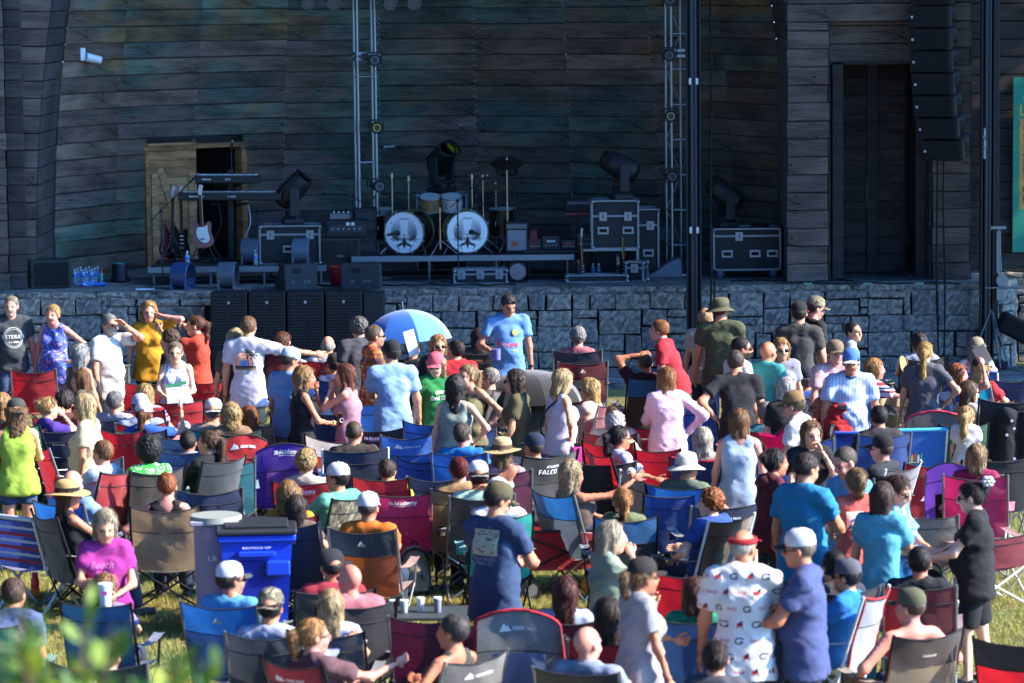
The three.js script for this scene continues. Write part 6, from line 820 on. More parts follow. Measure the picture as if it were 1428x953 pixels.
// ---------------------------------------------------------------- folding chairs
const fabrics = {};
const fabric = (h) => { if (typeof h === 'string') { const k = h; return fabrics[k] ??= new THREE.MeshPhysicalMaterial({ map: (patterns[k] ??= (() => { const q = PATTERNS[k](); q.repeat.set(PSIZE[k], PSIZE[k]); return q; })()), roughness: 0.95, transmission: 0.25, side: THREE.DoubleSide }); } return fabrics[h] ??= new THREE.MeshPhysicalMaterial({ color: lin(h, 1.35), roughness: 0.95, transmission: 0.5, side: THREE.DoubleSide, map: rep1(clothTex, 4), bumpMap: rep1(weaveBump, 10), bumpScale: 0.0012 }); };
const LOGOS = {
  academy: txt(256, 64, (c) => { c.fillStyle = '#fff'; c.font = 'bold 46px sans-serif'; c.fillText('Academy', 62, 44, 190); c.font = 'italic bold 40px sans-serif'; c.fillText('7b', 8, 44); c.fillRect(62, 52, 150, 4); }),
  peak: txt(256, 64, (c) => { c.fillStyle = '#fff'; c.beginPath(); c.moveTo(6, 52); c.lineTo(40, 8); c.lineTo(56, 28); c.lineTo(64, 20); c.lineTo(88, 52); c.fill(); c.font = 'bold 26px sans-serif'; c.fillText('OZARK TRAIL', 96, 46, 154); }),
  crest: txt(128, 64, (c) => { c.fillStyle = '#e8eef2'; c.beginPath(); c.moveTo(34, 50); c.lineTo(60, 8); c.lineTo(70, 22); c.lineTo(52, 50); c.fill(); c.fillStyle = '#d8a83c'; c.beginPath(); c.moveTo(58, 50); c.lineTo(74, 26); c.lineTo(94, 50); c.fill(); c.fillStyle = '#cfd8dc'; c.fillRect(30, 54, 68, 4); }),
  falcons: txt(512, 160, (c) => { c.fillStyle = '#d9dde0'; c.textAlign = 'center'; c.font = 'bold 46px sans-serif'; c.fillText('ATLANTA', 256, 52, 300); c.font = 'bold 88px sans-serif'; c.fillText('FALCONS', 256, 140, 490); }),
  word: txt(128, 32, (c) => { c.fillStyle = '#c9c4b4'; c.textAlign = 'center'; c.font = 'bold 22px sans-serif'; c.fillText('Coleman', 64, 24, 120); }),
  orange: txt(128, 32, (c) => { c.fillStyle = '#c86a2c'; c.textAlign = 'center'; c.font = 'bold 24px sans-serif'; c.fillText('PICNIC', 64, 24, 120); }),
  gee: txt(128, 96, (c) => { c.fillStyle = '#f2f2f2'; c.beginPath(); c.ellipse(64, 48, 58, 42, 0, 0, 7); c.fill(); c.fillStyle = '#16181c'; c.beginPath(); c.ellipse(64, 48, 48, 33, 0, 0, 7); c.fill(); c.fillStyle = '#f2f2f2'; c.beginPath(); c.ellipse(64, 48, 34, 20, 0, 0, 7); c.fill(); c.fillStyle = '#16181c'; c.beginPath(); c.ellipse(66, 48, 24, 12, 0, 0, 7); c.fill(); c.fillStyle = '#f2f2f2'; c.fillRect(78, 34, 34, 12); c.fillStyle = '#16181c'; c.fillRect(64, 46, 44, 10); }),
  surf: txt(128, 96, (c) => { ['#e8d060', '#e06a4a', '#f0f0f0', '#4ab08c'].forEach((k, i) => { c.fillStyle = k; c.beginPath(); c.ellipse(30 + i * 22, 52 - (i % 2) * 14, 9, 34, 0, 0, 7); c.fill(); }); c.fillStyle = '#f0d8a0'; c.fillRect(12, 76, 104, 10); }),
  bull: txt(128, 64, (c) => { c.fillStyle = '#c83a3c'; c.beginPath(); c.moveTo(10, 52); c.quadraticCurveTo(40, 8, 76, 20); c.lineTo(118, 44); c.lineTo(90, 50); c.lineTo(60, 40); c.fill(); c.fillStyle = '#dfe6f0'; c.fillRect(10, 54, 108, 5); }),
};
const logoMats = {}, logo = (n) => logoMats[n] ??= decal(LOGOS[n](), 0.9);
const SIZES = { academy: [0.3, 0.075, 0.86], peak: [0.32, 0.08, 0.84], crest: [0.14, 0.07, 0.84], falcons: [0.42, 0.13, 0.82], word: [0.18, 0.045, 0.8], orange: [0.17, 0.045, 0.86], gee: [0.22, 0.16, 0.7], surf: [0.2, 0.14, 0.62], bull: [0.2, 0.1, 0.55] };
function sheet(nu, nv, f) { const P = [], UV = [], I = []; for (let j = 0; j <= nv; j++) for (let i = 0; i <= nu; i++) { const p = f(i / nu * 2 - 1, j / nv); P.push(...p); UV.push(p[0], p[1] + p[2]); if (i < nu && j < nv) { const q = j * (nu + 1) + i; I.push(q, q + 1, q + nu + 2, q, q + nu + 2, q + nu + 1); } } const g = new THREE.BufferGeometry(); g.setAttribute('position', new THREE.Float32BufferAttribute(P, 3)); g.setAttribute('uv', new THREE.Float32BufferAttribute(UV, 2)); g.setIndex(I); g.computeVertexNormals(); return g; }
const tubeMats = { dark: mat(0x23262b, 0.4, { metalness: 0.6 }), grey: mat(0x8d9296, 0.35, { metalness: 0.7 }), white: mat(0xd9dcdd, 0.4) };
// s: c main colour, h header colour (top band), logo, l label, top height, w width, frame, type, tilt
function chair(pos, turn, s) {
  const o = thing(s.name ?? 'folding_chair', s.l, 'chair', pos, turn, s.group), W = (s.w ?? 0.56) / 2, top = s.top ?? 0.93, fm = tubeMats[s.frame ?? (rnd() < 0.45 ? 'grey' : 'dark')], sy = s.seat ?? 0.42, j = rr(-0.02, 0.02), sag = s.sag ?? rr(0.025, 0.05), wr = rnd() * 9;
  const backZ = (y) => -0.2 - (y - sy) * (s.recline ?? 0.27), round = s.type === 'round';
  const B = (u, v, e = 0) => { const y0 = sy - 0.04, y = y0 + (top - y0) * v, dip = round ? -0.09 * (1 - u * u) * v * v + 0.05 : sag * (1 - u * u) * v * v; return [u * (W - 0.012) * (round ? 1 - 0.1 * v * v : 1), y - dip, backZ(y) - 0.045 * (1 - u * u) - e - 0.024 * nz(u * 2.2 + wr, v * 3, wr) - 0.012 * nz(u * 5, v * 6 + wr, wr)]; };
  if (s.type === 'beach') { // aluminium loop frame with tight fabric and a bar along the top
    const bar = (a, b) => tube(a, b, 0.014, 8); for (const q of [-1, 1]) { part('back_post', bar([q * W, sy - 0.05, -0.16], [q * W, top, backZ(top)]), tubeMats.white, o); part('leg', bar([q * W, 0, 0.26], [q * W, sy + 0.12, -0.2]), tubeMats.white, o); part('leg', bar([q * W, 0, -0.26], [q * W, sy + 0.05, 0.24]), tubeMats.white, o); part('arm_rest', box(0.045, 0.025, 0.42, q * W, sy + 0.17, 0.02, 0.01), mat(0x8a5a34, 0.6), o); }
    part('top_bar', [tube([-W, top, backZ(top)], [W, top, backZ(top)], 0.022, 8)], mat(s.h ?? s.c, 0.6), o); part('seat_bar', bar([-W, sy, 0.26], [W, sy, 0.26]), tubeMats.white, o);
    const bk = part('back_panel', sheet(6, 8, (u, v) => { const y = sy + (top - 0.02 - sy) * v; return [u * (W - 0.01), y, backZ(y) - 0.012 * (1 - u * u)]; }), fabric(s.c), o); part('seat', sheet(6, 6, (u, v) => [u * (W - 0.01), sy - 0.03 * (1 - u * u), -0.2 + 0.46 * v]), fabric(s.c), o);
    if (s.stripes) for (let k = 0; k < 6; k++) { const y = sy + 0.06 + k * (top - sy - 0.1) / 6; part('stripe', sheet(4, 1, (u, v) => [u * (W - 0.012), y + v * 0.03, backZ(y) - 0.014 * (1 - u * u) - 0.006]), fabric(k % 2 ? 0xe6e6ea : 0xc22f38), bk); }
    if (s.logo) part('printed_logo', logoPatch(s, W, (u, v) => [u * (W - 0.01), v, backZ(v) - 0.012 * (1 - u * u) - 0.006]), logo(s.logo), bk); return o;
  }
  const split = s.h != null ? 0.62 : 1, trim = mat(0x2a2a2e, 0.9), pipe = (v, m) => { const q = []; for (let k = 0; k <= 8; k++) q.push(B(-1 + k / 4, v, 0.003)); return hose(q, m, 12, 4); }, bk = part('back_panel', sheet(8, 8, (u, v) => B(u, v * split)), fabric(s.c), o);
  if (s.h != null) part('head_band', sheet(8, 4, (u, v) => B(u, split + (1 - split) * v, 0.001)), fabric(s.h), o);
  part('top_binding', pipe(1, 0.006), trim, bk); part('seam', pipe(s.h != null ? split : 0.78, 0.004), trim, bk);
  if (s.mid != null) part('mesh_panel', sheet(6, 4, (u, v) => B(u * 0.6, 0.2 + 0.4 * v, 0.008)), fabric(s.mid), bk);
  if (s.edge != null) { const pts = []; for (let k = 0; k <= 12; k++) pts.push(B(-1, k / 12 * 0.96, 0.004)); for (let k = 1; k < 12; k++) pts.push(B(-1 + k / 6, 1, 0.004)); for (let k = 0; k <= 12; k++) pts.push(B(1, 1 - k / 12 * 0.96, 0.004)); part('edge_binding', hose(pts, 0.013, 60, 5), mat(s.edge, 0.8), bk); }
  if (s.logo) part('printed_logo', logoPatch(s, W, (u, y) => { const v = (y - sy + 0.04) / (top - sy + 0.04); return B(u, Math.min(1, v + (s.h != null ? 0.0 : -0.02)), 0.008); }), logo(s.logo), bk);
  part('seat', sheet(8, 6, (u, v) => [u * W, sy + 0.02 * v - (0.06 - 0.03 * v) * (1 - u * u) - 0.012 * (v < 0.1 ? 1 : 0), -0.2 + 0.5 * v]), fabric(s.c), o);
  const foot = (a) => new THREE.SphereGeometry(0.018, 6, 5).translate(...a);
  for (const q of [-1, 1]) {
    part('back_post', tube([q * W, 0.3, -0.13], [q * W * (round ? 0.88 : 1), top + 0.012 - (round ? 0.1 : 0), backZ(top)], 0.0125, 7), fm, o);
    part('leg', [tube([q * W, 0.012, 0.27], [-q * W, 0.41, 0.29], 0.0105, 6), foot([q * W, 0.018, 0.27])], fm, o); part('leg', [tube([q * W, 0.012, -0.24], [-q * W, 0.41, -0.2], 0.0105, 6), foot([q * W, 0.018, -0.24])], fm, o);
    part('side_brace', tube([q * W, 0.02, 0.27], [q * W, 0.42, -0.2], 0.0095, 6), fm, o); part('side_brace', tube([q * W, 0.02, -0.24], [q * W, 0.42, 0.29], 0.0095, 6), fm, o); part('arm_post', tube([q * W, 0.38, 0.29], [q * (W + 0.02), sy + 0.22, 0.28], 0.0105, 6), fm, o);
    const y = sy + 0.215, z0 = backZ(y + 0.02), arm = part('arm_rest', sheet(2, 6, (u, v) => [q * (W + 0.012) + u * 0.042, y + 0.01 - 0.035 * Math.sin(v * Math.PI) + (u * u) * 0.006, z0 + (0.3 - z0) * v]), fabric(s.arm ?? s.c), o);
    if (q > 0) part('cup_holder', sheet(16, 2, (u, v) => [q * (W + 0.012) + Math.cos(u * Math.PI) * 0.04, y - 0.09 * v, 0.2 + Math.sin(u * Math.PI) * 0.04]), fabric(s.arm ?? s.c), arm);
  }
  if (s.tilt) o.rotation.z = s.tilt * D2R;
  return o;
}
function logoPatch(s, W, f) { const [w, h, y] = s.logoAt ?? SIZES[s.logo], N = 6, P = [], UV = [], I = []; const top = s.top ?? 0.93, yc = s.logoAt ? y : y * top / 0.93; for (let j = 0; j <= N; j++) for (let i = 0; i <= N; i++) { P.push(...f(-(i / N - 0.5) * w / W, yc + (j / N - 0.5) * h)); UV.push(i / N, j / N); if (i < N && j < N) { const q = j * (N + 1) + i; I.push(q, q + 1, q + N + 2, q, q + N + 2, q + N + 1); } } const g = new THREE.BufferGeometry(); g.setAttribute('position', new THREE.Float32BufferAttribute(P, 3)); g.setAttribute('uv', new THREE.Float32BufferAttribute(UV, 2)); g.setIndex(I); g.computeVertexNormals(); return g; }
function chairFor(g, s, heading, o) { const p = g.position.clone(); return chair(p, g.rotation.y, { top: 0.99, ...s }); }
function chairAt(px, py, heading, s) { const top = s.top ?? 0.93, p = at(px, py, top), t = Math.PI - (heading + rr(-8, 8)) * D2R, off = V(0, 0, -0.2 - (top - 0.42) * 0.27).applyAxisAngle(UPV, t); return chair(V(p.x - off.x, 0, p.z - off.z), t, s); }
// ---------------------------------------------------------------- the crowd, from the stage towards the hill
// person(px, py of the top of the head, height, heading (0 to the stage, 90 to the line array side, 180 to the hill), label, {...})
const P = person, GR = 'people in the crowd';
const BL = 0xc9a468, LB = 0xa98455, BR = 0x5a3d28, DB = 0x33241b, GY = 0x8d8a86, WH = 0xd3cfc6, AU = 0x7d3f22, GI = 0xb5652c, RD = 0x6e2a1c, SB = 0x9b8d78;
const person0 = P(15, 413, 1.8, 160, 'man in dark veteran t-shirt standing beside the stone wall', { top: ['tee', 0x3d4347], bot: ['pants', 'denim'], hair: ['short', SB], beard: 0xb9aa98, goatee: 1, skin: 'r', fat: 1.22, turn: 25, print: { tex: 'veteran', w: 0.3, h: 0.3, y: 0.71 } });
P(73, 425, 1.68, 195, 'woman in blue violet sleeveless top with a hand on her hip', { fem: 1, top: ['tank', 'violet'], bot: ['pants', 0x93a7c4], hair: ['bun', BL], skin: 'r', fat: 1.2, L: 'hip', hem: 0.06, flare: 0.02 });
P(152, 438, 1.78, 125, 'grey bearded man in white henley shading his eyes', { top: ['polo', 0xd9d4cf], bot: ['shorts', 0x9a8a70], hair: ['short', GY], beard: 0x9a938a, skin: 'c', fat: 1.18, R: 'loose', L: [0.03, 0.925, 0.12, 0.5, -0.1, 1], hem: 0.05, turn: 6 });
P(207, 421, 1.72, 172, 'curly blonde woman in mustard blouse with arm raised', { fem: 1, top: ['tee', 0xc98a14], bot: ['pants', 0x1c1b1f], hair: ['wavy', 0xb98a4a], skin: 'r', fat: 1.15, L: [0.09, 0.9, 0.05, 1, -0.3, 0.1], hem: 0.05, flare: 0.02 });
P(272, 440, 1.68, -80, 'curly ponytail woman in orange red t-shirt shading her eyes', { fem: 1, top: ['tee', 0xc8422c], bot: ['pants', 0x23283a], hair: ['pony', 0x6a3a22], skin: 'b', fat: 1.18, R: 'brow', L: [0.02, 0.9, 0.26, 0.6, -0.9, 0.2], hem: 0.04, turn: -10 });
P(236, 461, 1.62, -70, 'brown haired person in black tee behind the tunic woman', { top: ['tee', 0x1c1c20], hair: ['curlyshort', BR], skin: 'b', bot: ['pants', 0x2a2d35] });
P(244, 477, 1.6, 178, 'woman with glasses in blue white tunic holding papers', { fem: 1, top: ['tank', 'bluewhite'], bot: ['pants', 0xb6bac4], hair: ['pony', 0x9b8468], skin: 'a', fat: 1.15, specs: 2, L: 'hold', R: 'hold', hem: 0.1, flare: 0.03 });
P(112, 480, 1.62, 40, 'silver bobbed woman in taupe sleeveless shirt', { fem: 1, top: ['tank', 0x6a5b52], bot: ['pants', 0xb3a08c], hair: ['bob', 0xa7a9a8], skin: 'c', fat: 1.05, hem: 0.05, R: 'loose', L: 'loose' });
P(112, 517, 1.42, -75, 'girl with long straight brown hair behind the wavy blonde woman', { fem: 1, top: ['tee', 0x5a5048], hair: ['long', 0x8a5c34], skin: 'b' });
P(328, 459, 1.66, 5, 'long haired blonde woman in olive top and white shorts', { fem: 1, top: ['tee', 0x5c5c4c], bot: ['shorts', 0xcfcac0], hair: ['wavy', 0xc2a878], hairLen: 0.3, skin: 'a' });
P(346, 441, 1.84, 12, 'man in white palm tree t-shirt stretching one arm out', { top: ['tee', 0xd8d3de], bot: ['shorts', 0xb39a70], hair: ['short', 0x8a6440], skin: 'b', fat: 1.12, R: [0.42, 0.75, 0.12, 0, -0.3, -1], hem: 0.05, print: { tex: 'palm', side: -1, w: 0.32, h: 0.32, y: 0.72 } });
P(394, 462, 1.64, 8, 'auburn haired woman with a bun behind the light blue cap man', { fem: 1, top: ['tee', 0x6a2026], hair: ['bun', 0x6f4526], skin: 'b' });
P(500, 443, 1.75, -20, 'grey curly haired man in charcoal t-shirt', { top: ['tee', 0x4a484c], bot: ['pants', 0x3a4152], hair: ['curlyshort', 0x6f6962], skin: 'b', fat: 1.05, R: 'hold' });
const plaidMan = P(522, 453, 1.76, 75, 'man in orange plaid shirt with glasses and moustache', { top: ['long', 'plaid'], bot: ['pants', 'denim'], hair: ['short', 0x6f5a44], beard: 0x9a8a74, goatee: 1, skin: 'c', specs: 1, fat: 1.05, L: 'chest', R: 'hold', hem: 0.06 });
const poloMan = P(546, 474, 1.78, -12, 'man in light blue polo and black cap holding a dark bottle', { top: ['polo', 0x8fb4dc], bot: ['shorts', 0xc8c2ba], hair: ['short', 0x4a3a30], cap: ['ball', 0x1a1a1c, 0x1a1a1c, 10], skin: 'c', fat: 1.3, R: 'loose', L: 'hold', hem: 0.06, turn: -20 });
P(408, 484, 1.78, 40, 'man in heather blue t-shirt and pale cap', { top: ['tee', 'heather:#7aa2d8'], bot: ['shorts', 0xb9a684], hair: ['short', 0x5a4636], cap: ['ball', 0xb9cbe0, 0xa8bcd6, 0], skin: 'd', fat: 1.1, L: 'loose', R: 'hold', nod: 14, turn: 20 });
const sipWoman = P(424, 511, 1.63, 70, 'long haired woman in black tank top raising a cup', { fem: 1, top: ['tank', 0x17171a], bot: ['shorts', 0x17171a], hair: ['wavy', 0xa67c48], hairLen: 0.3, skin: 'd', L: 'mouth', R: 'hold', watch: 0, watchC: 0xb9a070 });
P(481, 508, 1.63, -75, 'auburn woman in mauve sleeveless top with hand at her mouth', { fem: 1, top: ['tank', 0xb0808e], bot: ['pants', 0x9a7a84], hair: ['bob', 0x7a4226], skin: 'b', L: 'mouth', R: 'mouth', hem: 0.1, flare: 0.03 });
P(611, 467, 1.64, 165, 'blonde bobbed woman in sunglasses behind the pink cap', { fem: 1, top: ['tee', 0x222226], hair: ['bob', 0xc08a4a], specs: 1, skin: 'b' });
P(607, 492, 1.6, 155, 'woman in pink cap and green printed t-shirt', { fem: 1, top: ['tee', 0x1f7a3a], bot: ['pants', 'denim'], hair: ['wavy', 0xc8a878], hairLen: 0.18, cap: ['ball', 0xd8606e, 0xd8606e, 0], specs: 1, skin: 'a', fat: 1.15, nod: 12, turn: 35, print: { tex: 'greentee', w: 0.27, h: 0.14, y: 0.72 } });
P(636, 474, 1.6, -15, 'dark haired youth in red shirt standing by the brown chair', { top: ['tee', 0xb8202a], hair: ['short', DB], skin: 'c', turn: -25 });
const jerseyMan = P(711, 412, 1.82, 172, 'man in sky blue football jersey looking down with a mug', { top: ['tee', 0x6a9ad2], bot: ['pants', 0x26282e], hair: ['short', 0x3a2c24], skin: 'd', specs: 1, specsUp: 1, fat: 1.08, nod: 26, turn: -14, R: [0.135, 0.62, 0.13, 0.6, -0.7, -0.3], L: 'down', watch: 1, hem: 0.05, print: { tex: 'jersey', w: 0.36, h: 0.36, y: 0.69 } });
P(652, 508, 1.63, -150, 'light haired woman in olive sleeveless top, hand on hip', { fem: 1, top: ['tank', 0x6f6a48], bot: ['shorts', 0x4a4640], hair: ['pony', 0xa98a5c], skin: 'b', L: 'hip', turn: 20 });
P(636, 524, 1.66, 15, 'woman with long dark curls in sage tank top', { fem: 1, top: ['tank', 0x8f9a8c], bot: ['pants', 0x8fa8c8], hair: ['wavy', 0x2a1d18], hairLen: 0.26, skin: 'a', R: 'hip', L: 'down', turn: 15 });
P(718, 516, 1.64, -78, 'wavy brown haired woman in olive t-shirt and white shorts', { fem: 1, top: ['tee', 0x5c5838], bot: ['shorts', 0xdcd4cc], hair: ['wavy', 0x3d281c], hairLen: 0.28, specs: 1, skin: 'b', R: 'hold', L: 'loose', shortLen: 0.6 });
const bagWoman = P(788, 515, 1.66, 60, 'blonde bobbed woman in white sleeveless top with crossbody bag', { fem: 1, top: ['tank', 0xd6d2dc], bot: ['pants', 'denim'], hair: ['bob', 0xc9ab78], skin: 'b', fat: 1.1, L: 'down', R: 'hip', nod: 14, strap: 0x22222a });
P(920, 446, 1.72, -75, 'ginger short haired person in red shirt bending forward', { top: ['tee', 0xb82630], bot: ['pants', 'denim'], hair: ['short', 0xa8642c], skin: 'r', fat: 1.12, lean: 20, L: 'low', R: 'low' });
P(984, 430, 1.7, 20, 'blonde person in pale shirt hidden behind the bucket hat man', { fem: 1, top: ['tee', 0xc8b8a8], hair: ['short', 0xc8a070], skin: 'a' });
P(1005, 415, 1.86, 8, 'broad man in olive t-shirt and wide green bucket hat', { top: ['tee', 0x4a5236], bot: ['pants', 0x6f8fc0], hair: ['short', 0x6a4a30], cap: ['bucket', 0x5f5c40, 0x4f4c36, 0], skin: 'c', fat: 1.25, beard: 0x8a5a34, turn: 35, L: 'loose', R: 'hold', hem: 0.05 });
P(1034, 470, 1.74, 70, 'dark haired man in white t-shirt and sunglasses', { top: ['tee', 0xd4cfd0], bot: ['pants', 0x3a3f4a], hair: ['short', 0x221c1a], specs: 1, skin: 'd', R: 'loose', turn: 15, beard: 0x33261e });
P(1026, 488, 1.78, -5, 'man in black t-shirt leaning with one hand on his hip', { top: ['tee', 0x1d1e24], bot: ['pants', 0x2a3248], hair: ['short', 0x5a4a3c], skin: 'c', fat: 1.15, lean: 14, L: 'hip', R: 'loose', turn: 20 });
P(1090, 472, 1.66, 172, 'long haired blonde woman in lavender grey t-shirt and sunglasses', { fem: 1, top: ['tee', 0x8f909c], bot: ['pants', 0x3a4152], hair: ['long', 0xb98a50], hairLen: 0.24, specs: 1, skin: 'b', print: { tex: 'eastpt', w: 0.24, h: 0.06, y: 0.745 } });
P(1115, 420, 1.84, 8, 'man in charcoal t-shirt and black cap with red button', { top: ['tee', 0x44423e], bot: ['pants', 0x2a2c30], hair: ['short', 0x3a2e28], cap: ['ball', 0x1a1a1c, 0xa02838, 15], skin: 'c', fat: 1.15, L: 'loose', R: 'loose' });
P(1141, 413, 1.86, 65, 'man in camouflage cap and black shirt beside the wall', { top: ['tee', 0x1c1c1e], bot: ['pants', 0x2a2c30], hair: ['short', 0x4a3a2c], cap: ['ball', 'camo', 'camo', 0], skin: 'r', nod: 14, turn: 10 });
P(930, 512, 1.66, -8, 'strawberry haired woman in pink dotted long shirt', { fem: 1, top: ['long', 'pinkcheck'], bot: ['pants', 'denim'], hair: ['bob', 0xa86a38], skin: 'a', fat: 1.25, L: 'hold', R: 'hip', hem: 0.06, flare: 0.02 });
P(1096, 527, 1.62, -12, 'platinum haired woman in black top', { fem: 1, top: ['tee', 0x1b1b1f], bot: ['pants', 0x2a2c34], hair: ['bob', 0xded8cc], skin: 'r', fat: 1.1, L: 'loose' });
P(1104, 545, 1.68, -65, 'man with tan cap and glasses in white t-shirt', { top: ['tee', 0xe0dcda], bot: ['shorts', 0x8a8070], hair: ['short', 0x7a6248], cap: ['ball', 0x8a6c44, 0x6a5436, 0], specs: 2, skin: 'r', lean: 14, nod: 12, L: 'hold' });
const boy = P(1189, 449, 1.38, 95, 'dark haired boy in pale t-shirt by the stone wall', { top: ['tee', 0xb4b8c4], bot: ['shorts', 0x3a4050], hair: ['short', 0x1f1714], skin: 'b', turn: 40, nod: -6, hs: 1.08 });
P(1165, 474, 1.7, 165, 'smiling man in tan cap and pink shirt', { top: ['tee', 0xd8a8ac], bot: ['shorts', 0x8a8478], hair: ['short', 0x7a6248], cap: ['ball', 0x7a6a50, 0x7a6a50, 0], skin: 'r', fat: 1.1, R: 'loose' });
P(1187, 486, 1.76, 178, 'man in striped blue polo and white blue cap', { top: ['polo', 'stripes'], collar: 0x38507e, bot: ['shorts', 0x8f8a80], hair: ['short', 0x3a2c24], cap: ['ball', 0x4a76b8, 0xd8dce4, 0], skin: 'd', fat: 1.28, R: 'loose', L: 'loose', nod: 6, turn: 6, hem: 0.05 });
P(1290, 476, 1.7, 12, 'woman with long blonde ponytail in grey t-shirt, hand on hip', { fem: 1, top: ['tee', 0x57555c], bot: ['pants', 0x1a1a1e], hair: ['pony', 0xc99e54], hairLen: 0.36, skin: 'b', fat: 1.12, R: 'hip', L: 'loose' });
P(1031, 570, 1.66, 5, 'brown bobbed woman in pale denim sleeveless shirt and white trousers', { fem: 1, top: ['tank', 0xa9bed4], bot: ['pants', 0xd8d2c8], hair: ['bob', 0x8a5e34], skin: 'r', fat: 1.05, L: 'down', R: 'down', watch: 0, watchC: 0x15161a, hem: 0.1, flare: 0.03, step: 0.04 });
P(116, 551, 1.66, -80, 'wavy blonde woman in cream printed t-shirt and sunglasses', { fem: 1, top: ['tee', 0xd8c8a8], bot: ['pants', 0x4a4a4e], hair: ['wavy', 0xd0b27c], hairLen: 0.2, specs: 1, skin: 'c', fat: 1.15, watch: 1, L: 'down', R: 'down', print: { tex: 'bird', w: 0.16, h: 0.3, y: 0.66, x: -0.03 } });
P(22, 556, 1.68, -10, 'woman in lime tank top and dark cap with long streaked hair', { fem: 1, top: ['tank', 0x9fbe42], bot: ['shorts', 'denim'], hair: ['wavy', 0x8a6238], hairLen: 0.32, cap: ['ball', 0x3f403c, 0x2f302c, 180], skin: 'b', fat: 1.05, R: 'hold', L: 'loose', shortLen: 0.5, out: 0.04 });
P(1081, 625, 1.64, 65, 'dark bun haired woman in maroon hooded jacket', { fem: 1, top: ['long', 0x5a1a26], hood: 1, bot: ['pants', 0x2a3040], hair: ['bun', 0x1f1715], skin: 'd', R: 'hold', L: 'hold' });
P(1131, 587, 1.66, 165, 'brown haired woman in black top touching her chin', { fem: 1, top: ['tee', 0x1c1c20], bot: ['pants', 0x2a2d36], hair: ['bob', 0x8a6440], skin: 'a', L: 'mouth', R: 'hold' });
P(1129, 632, 1.82, 40, 'man in bright turquoise t-shirt with brown hair', { top: ['tee', 0x2488b2], bot: ['pants', 'denim'], hair: ['short', 0x3a2c22], skin: 'c', fat: 1.3, R: 'hold', L: 'loose', nod: 16, turn: 16, hem: 0.05 });
P(1172, 625, 1.76, -120, 'balding man in light blue shirt looking down', { top: ['tee', 0x5fa8d8], bot: ['shorts', 0x6a6a70], hair: ['crew', 0x5a4a3e], skin: 'r', fat: 1.1, nod: 24, L: 'hold', R: 'hold' });
P(1194, 652, 1.64, -12, 'woman in coral t-shirt with a low bun', { fem: 1, top: ['tee', 0xe0685c], bot: ['shorts', 0x6a6f78], hair: ['pony', 0x8a6a44], hairLen: 0.1, skin: 'b', fat: 1.12, L: 'hold', R: 'hold', print: { tex: 'fishback', side: -1, w: 0.2, h: 0.2, y: 0.74, x: 0.05 } });
P(1231, 672, 1.66, 25, 'girl with very long brown hair in aqua t-shirt and blue skirt', { fem: 1, top: ['tee', 0x5aaec6], bot: ['skirt', 0x1f86a8], hair: ['long', 0x4a3020], hairLen: 0.4, skin: 'b', R: 'hold', L: 'loose', out: 0.0 });
P(1260, 664, 1.68, 120, 'woman in blue tie dyed t-shirt and sunglasses', { fem: 1, top: ['tee', 'tiedye'], bot: ['shorts', 0x3a4258], hair: ['pony', 0x4a2f22], specs: 1, skin: 'b', fat: 1.1, nod: 22, L: 'hold', R: 'hold' });
const blackWoman = P(1352, 671, 1.66, -75, 'woman in black t-shirt and shorts with flower in dark hair', { fem: 1, top: ['tee', 0x17181c], bot: ['shorts', 0x15161a], hair: ['bun', 0x2f201a], specs: 1, skin: 'p', fat: 1.35, R: 'hold', L: 'hold', nod: 10, shoe: 0x1b1c20, step: 0.05, hem: 0.03, shortLen: 0.95 });
const navyMan = P(702, 672, 1.8, 35, 'man in navy printed t-shirt and olive cap looking down', { top: ['tee', 0x33486a], bot: ['shorts', 0x3a3c40], hair: ['short', 0x2a1f1a], cap: ['ball', 0x5a5236, 0x5a5236, 0], skin: 'c', fat: 1.25, nod: 22, turn: 28, R: 'hold', L: 'hold', hem: 0.06, print: { tex: 'patch', side: -1, w: 0.3, h: 0.3, y: 0.735 } });
P(852, 727, 1.64, 75, 'ash blonde woman in sage t-shirt with hand near her chin', { fem: 1, top: ['tee', 0x8a9a84], bot: ['pants', 0x5a5a58], hair: ['long', 0xb5a68c], hairLen: 0.3, skin: 'a', fat: 1.1, R: 'mouth', L: 'hold', hem: 0.08 });
const tumblerWoman = P(146, 713, 1.63, 178, 'grey blonde woman in magenta t-shirt holding a white tumbler', { fem: 1, top: ['tee', 0xa62f88], bot: ['shorts', 0x3a4048], hair: ['bob', 0xb3a486], skin: 'b', fat: 1.12, L: 'hold', R: [0.0, 0.7, 0.18, 0.7, -0.7, 0], nod: 14, turn: -8, hem: 0.08, print: { tex: 'pinktee', w: 0.3, h: 0.15, y: 0.735 } });
P(896, 777, 1.63, 65, 'woman in grey t-shirt and black cap walking with arm down', { fem: 1, top: ['tee', 0xa4a4a8], bot: ['pants', 0x1c1e24], hair: ['pony', 0x8a6a48], hairLen: 0.12, cap: ['ball', 0x2c2624, 0x2c2624, 0], skin: 'd', fat: 1.08, R: 'loose', L: 'hold', step: 0.06, hem: 0.03, print: { tex: 'redmark', w: 0.18, h: 0.18, y: 0.68, x: -0.05 } });
P(1036, 734, 1.82, 8, 'white haired man in printed white shirt and red visor', { top: ['polo', 'gamma'], bot: ['pants', 0x2c3648], hair: ['crew', 0xc4bdb4], cap: ['visor', 0xb0202c, 0xb0202c, 0], skin: 'd', fat: 1.22, L: 'loose', R: 'hold', turn: 30, hem: 0.06, loose: 0.024 });
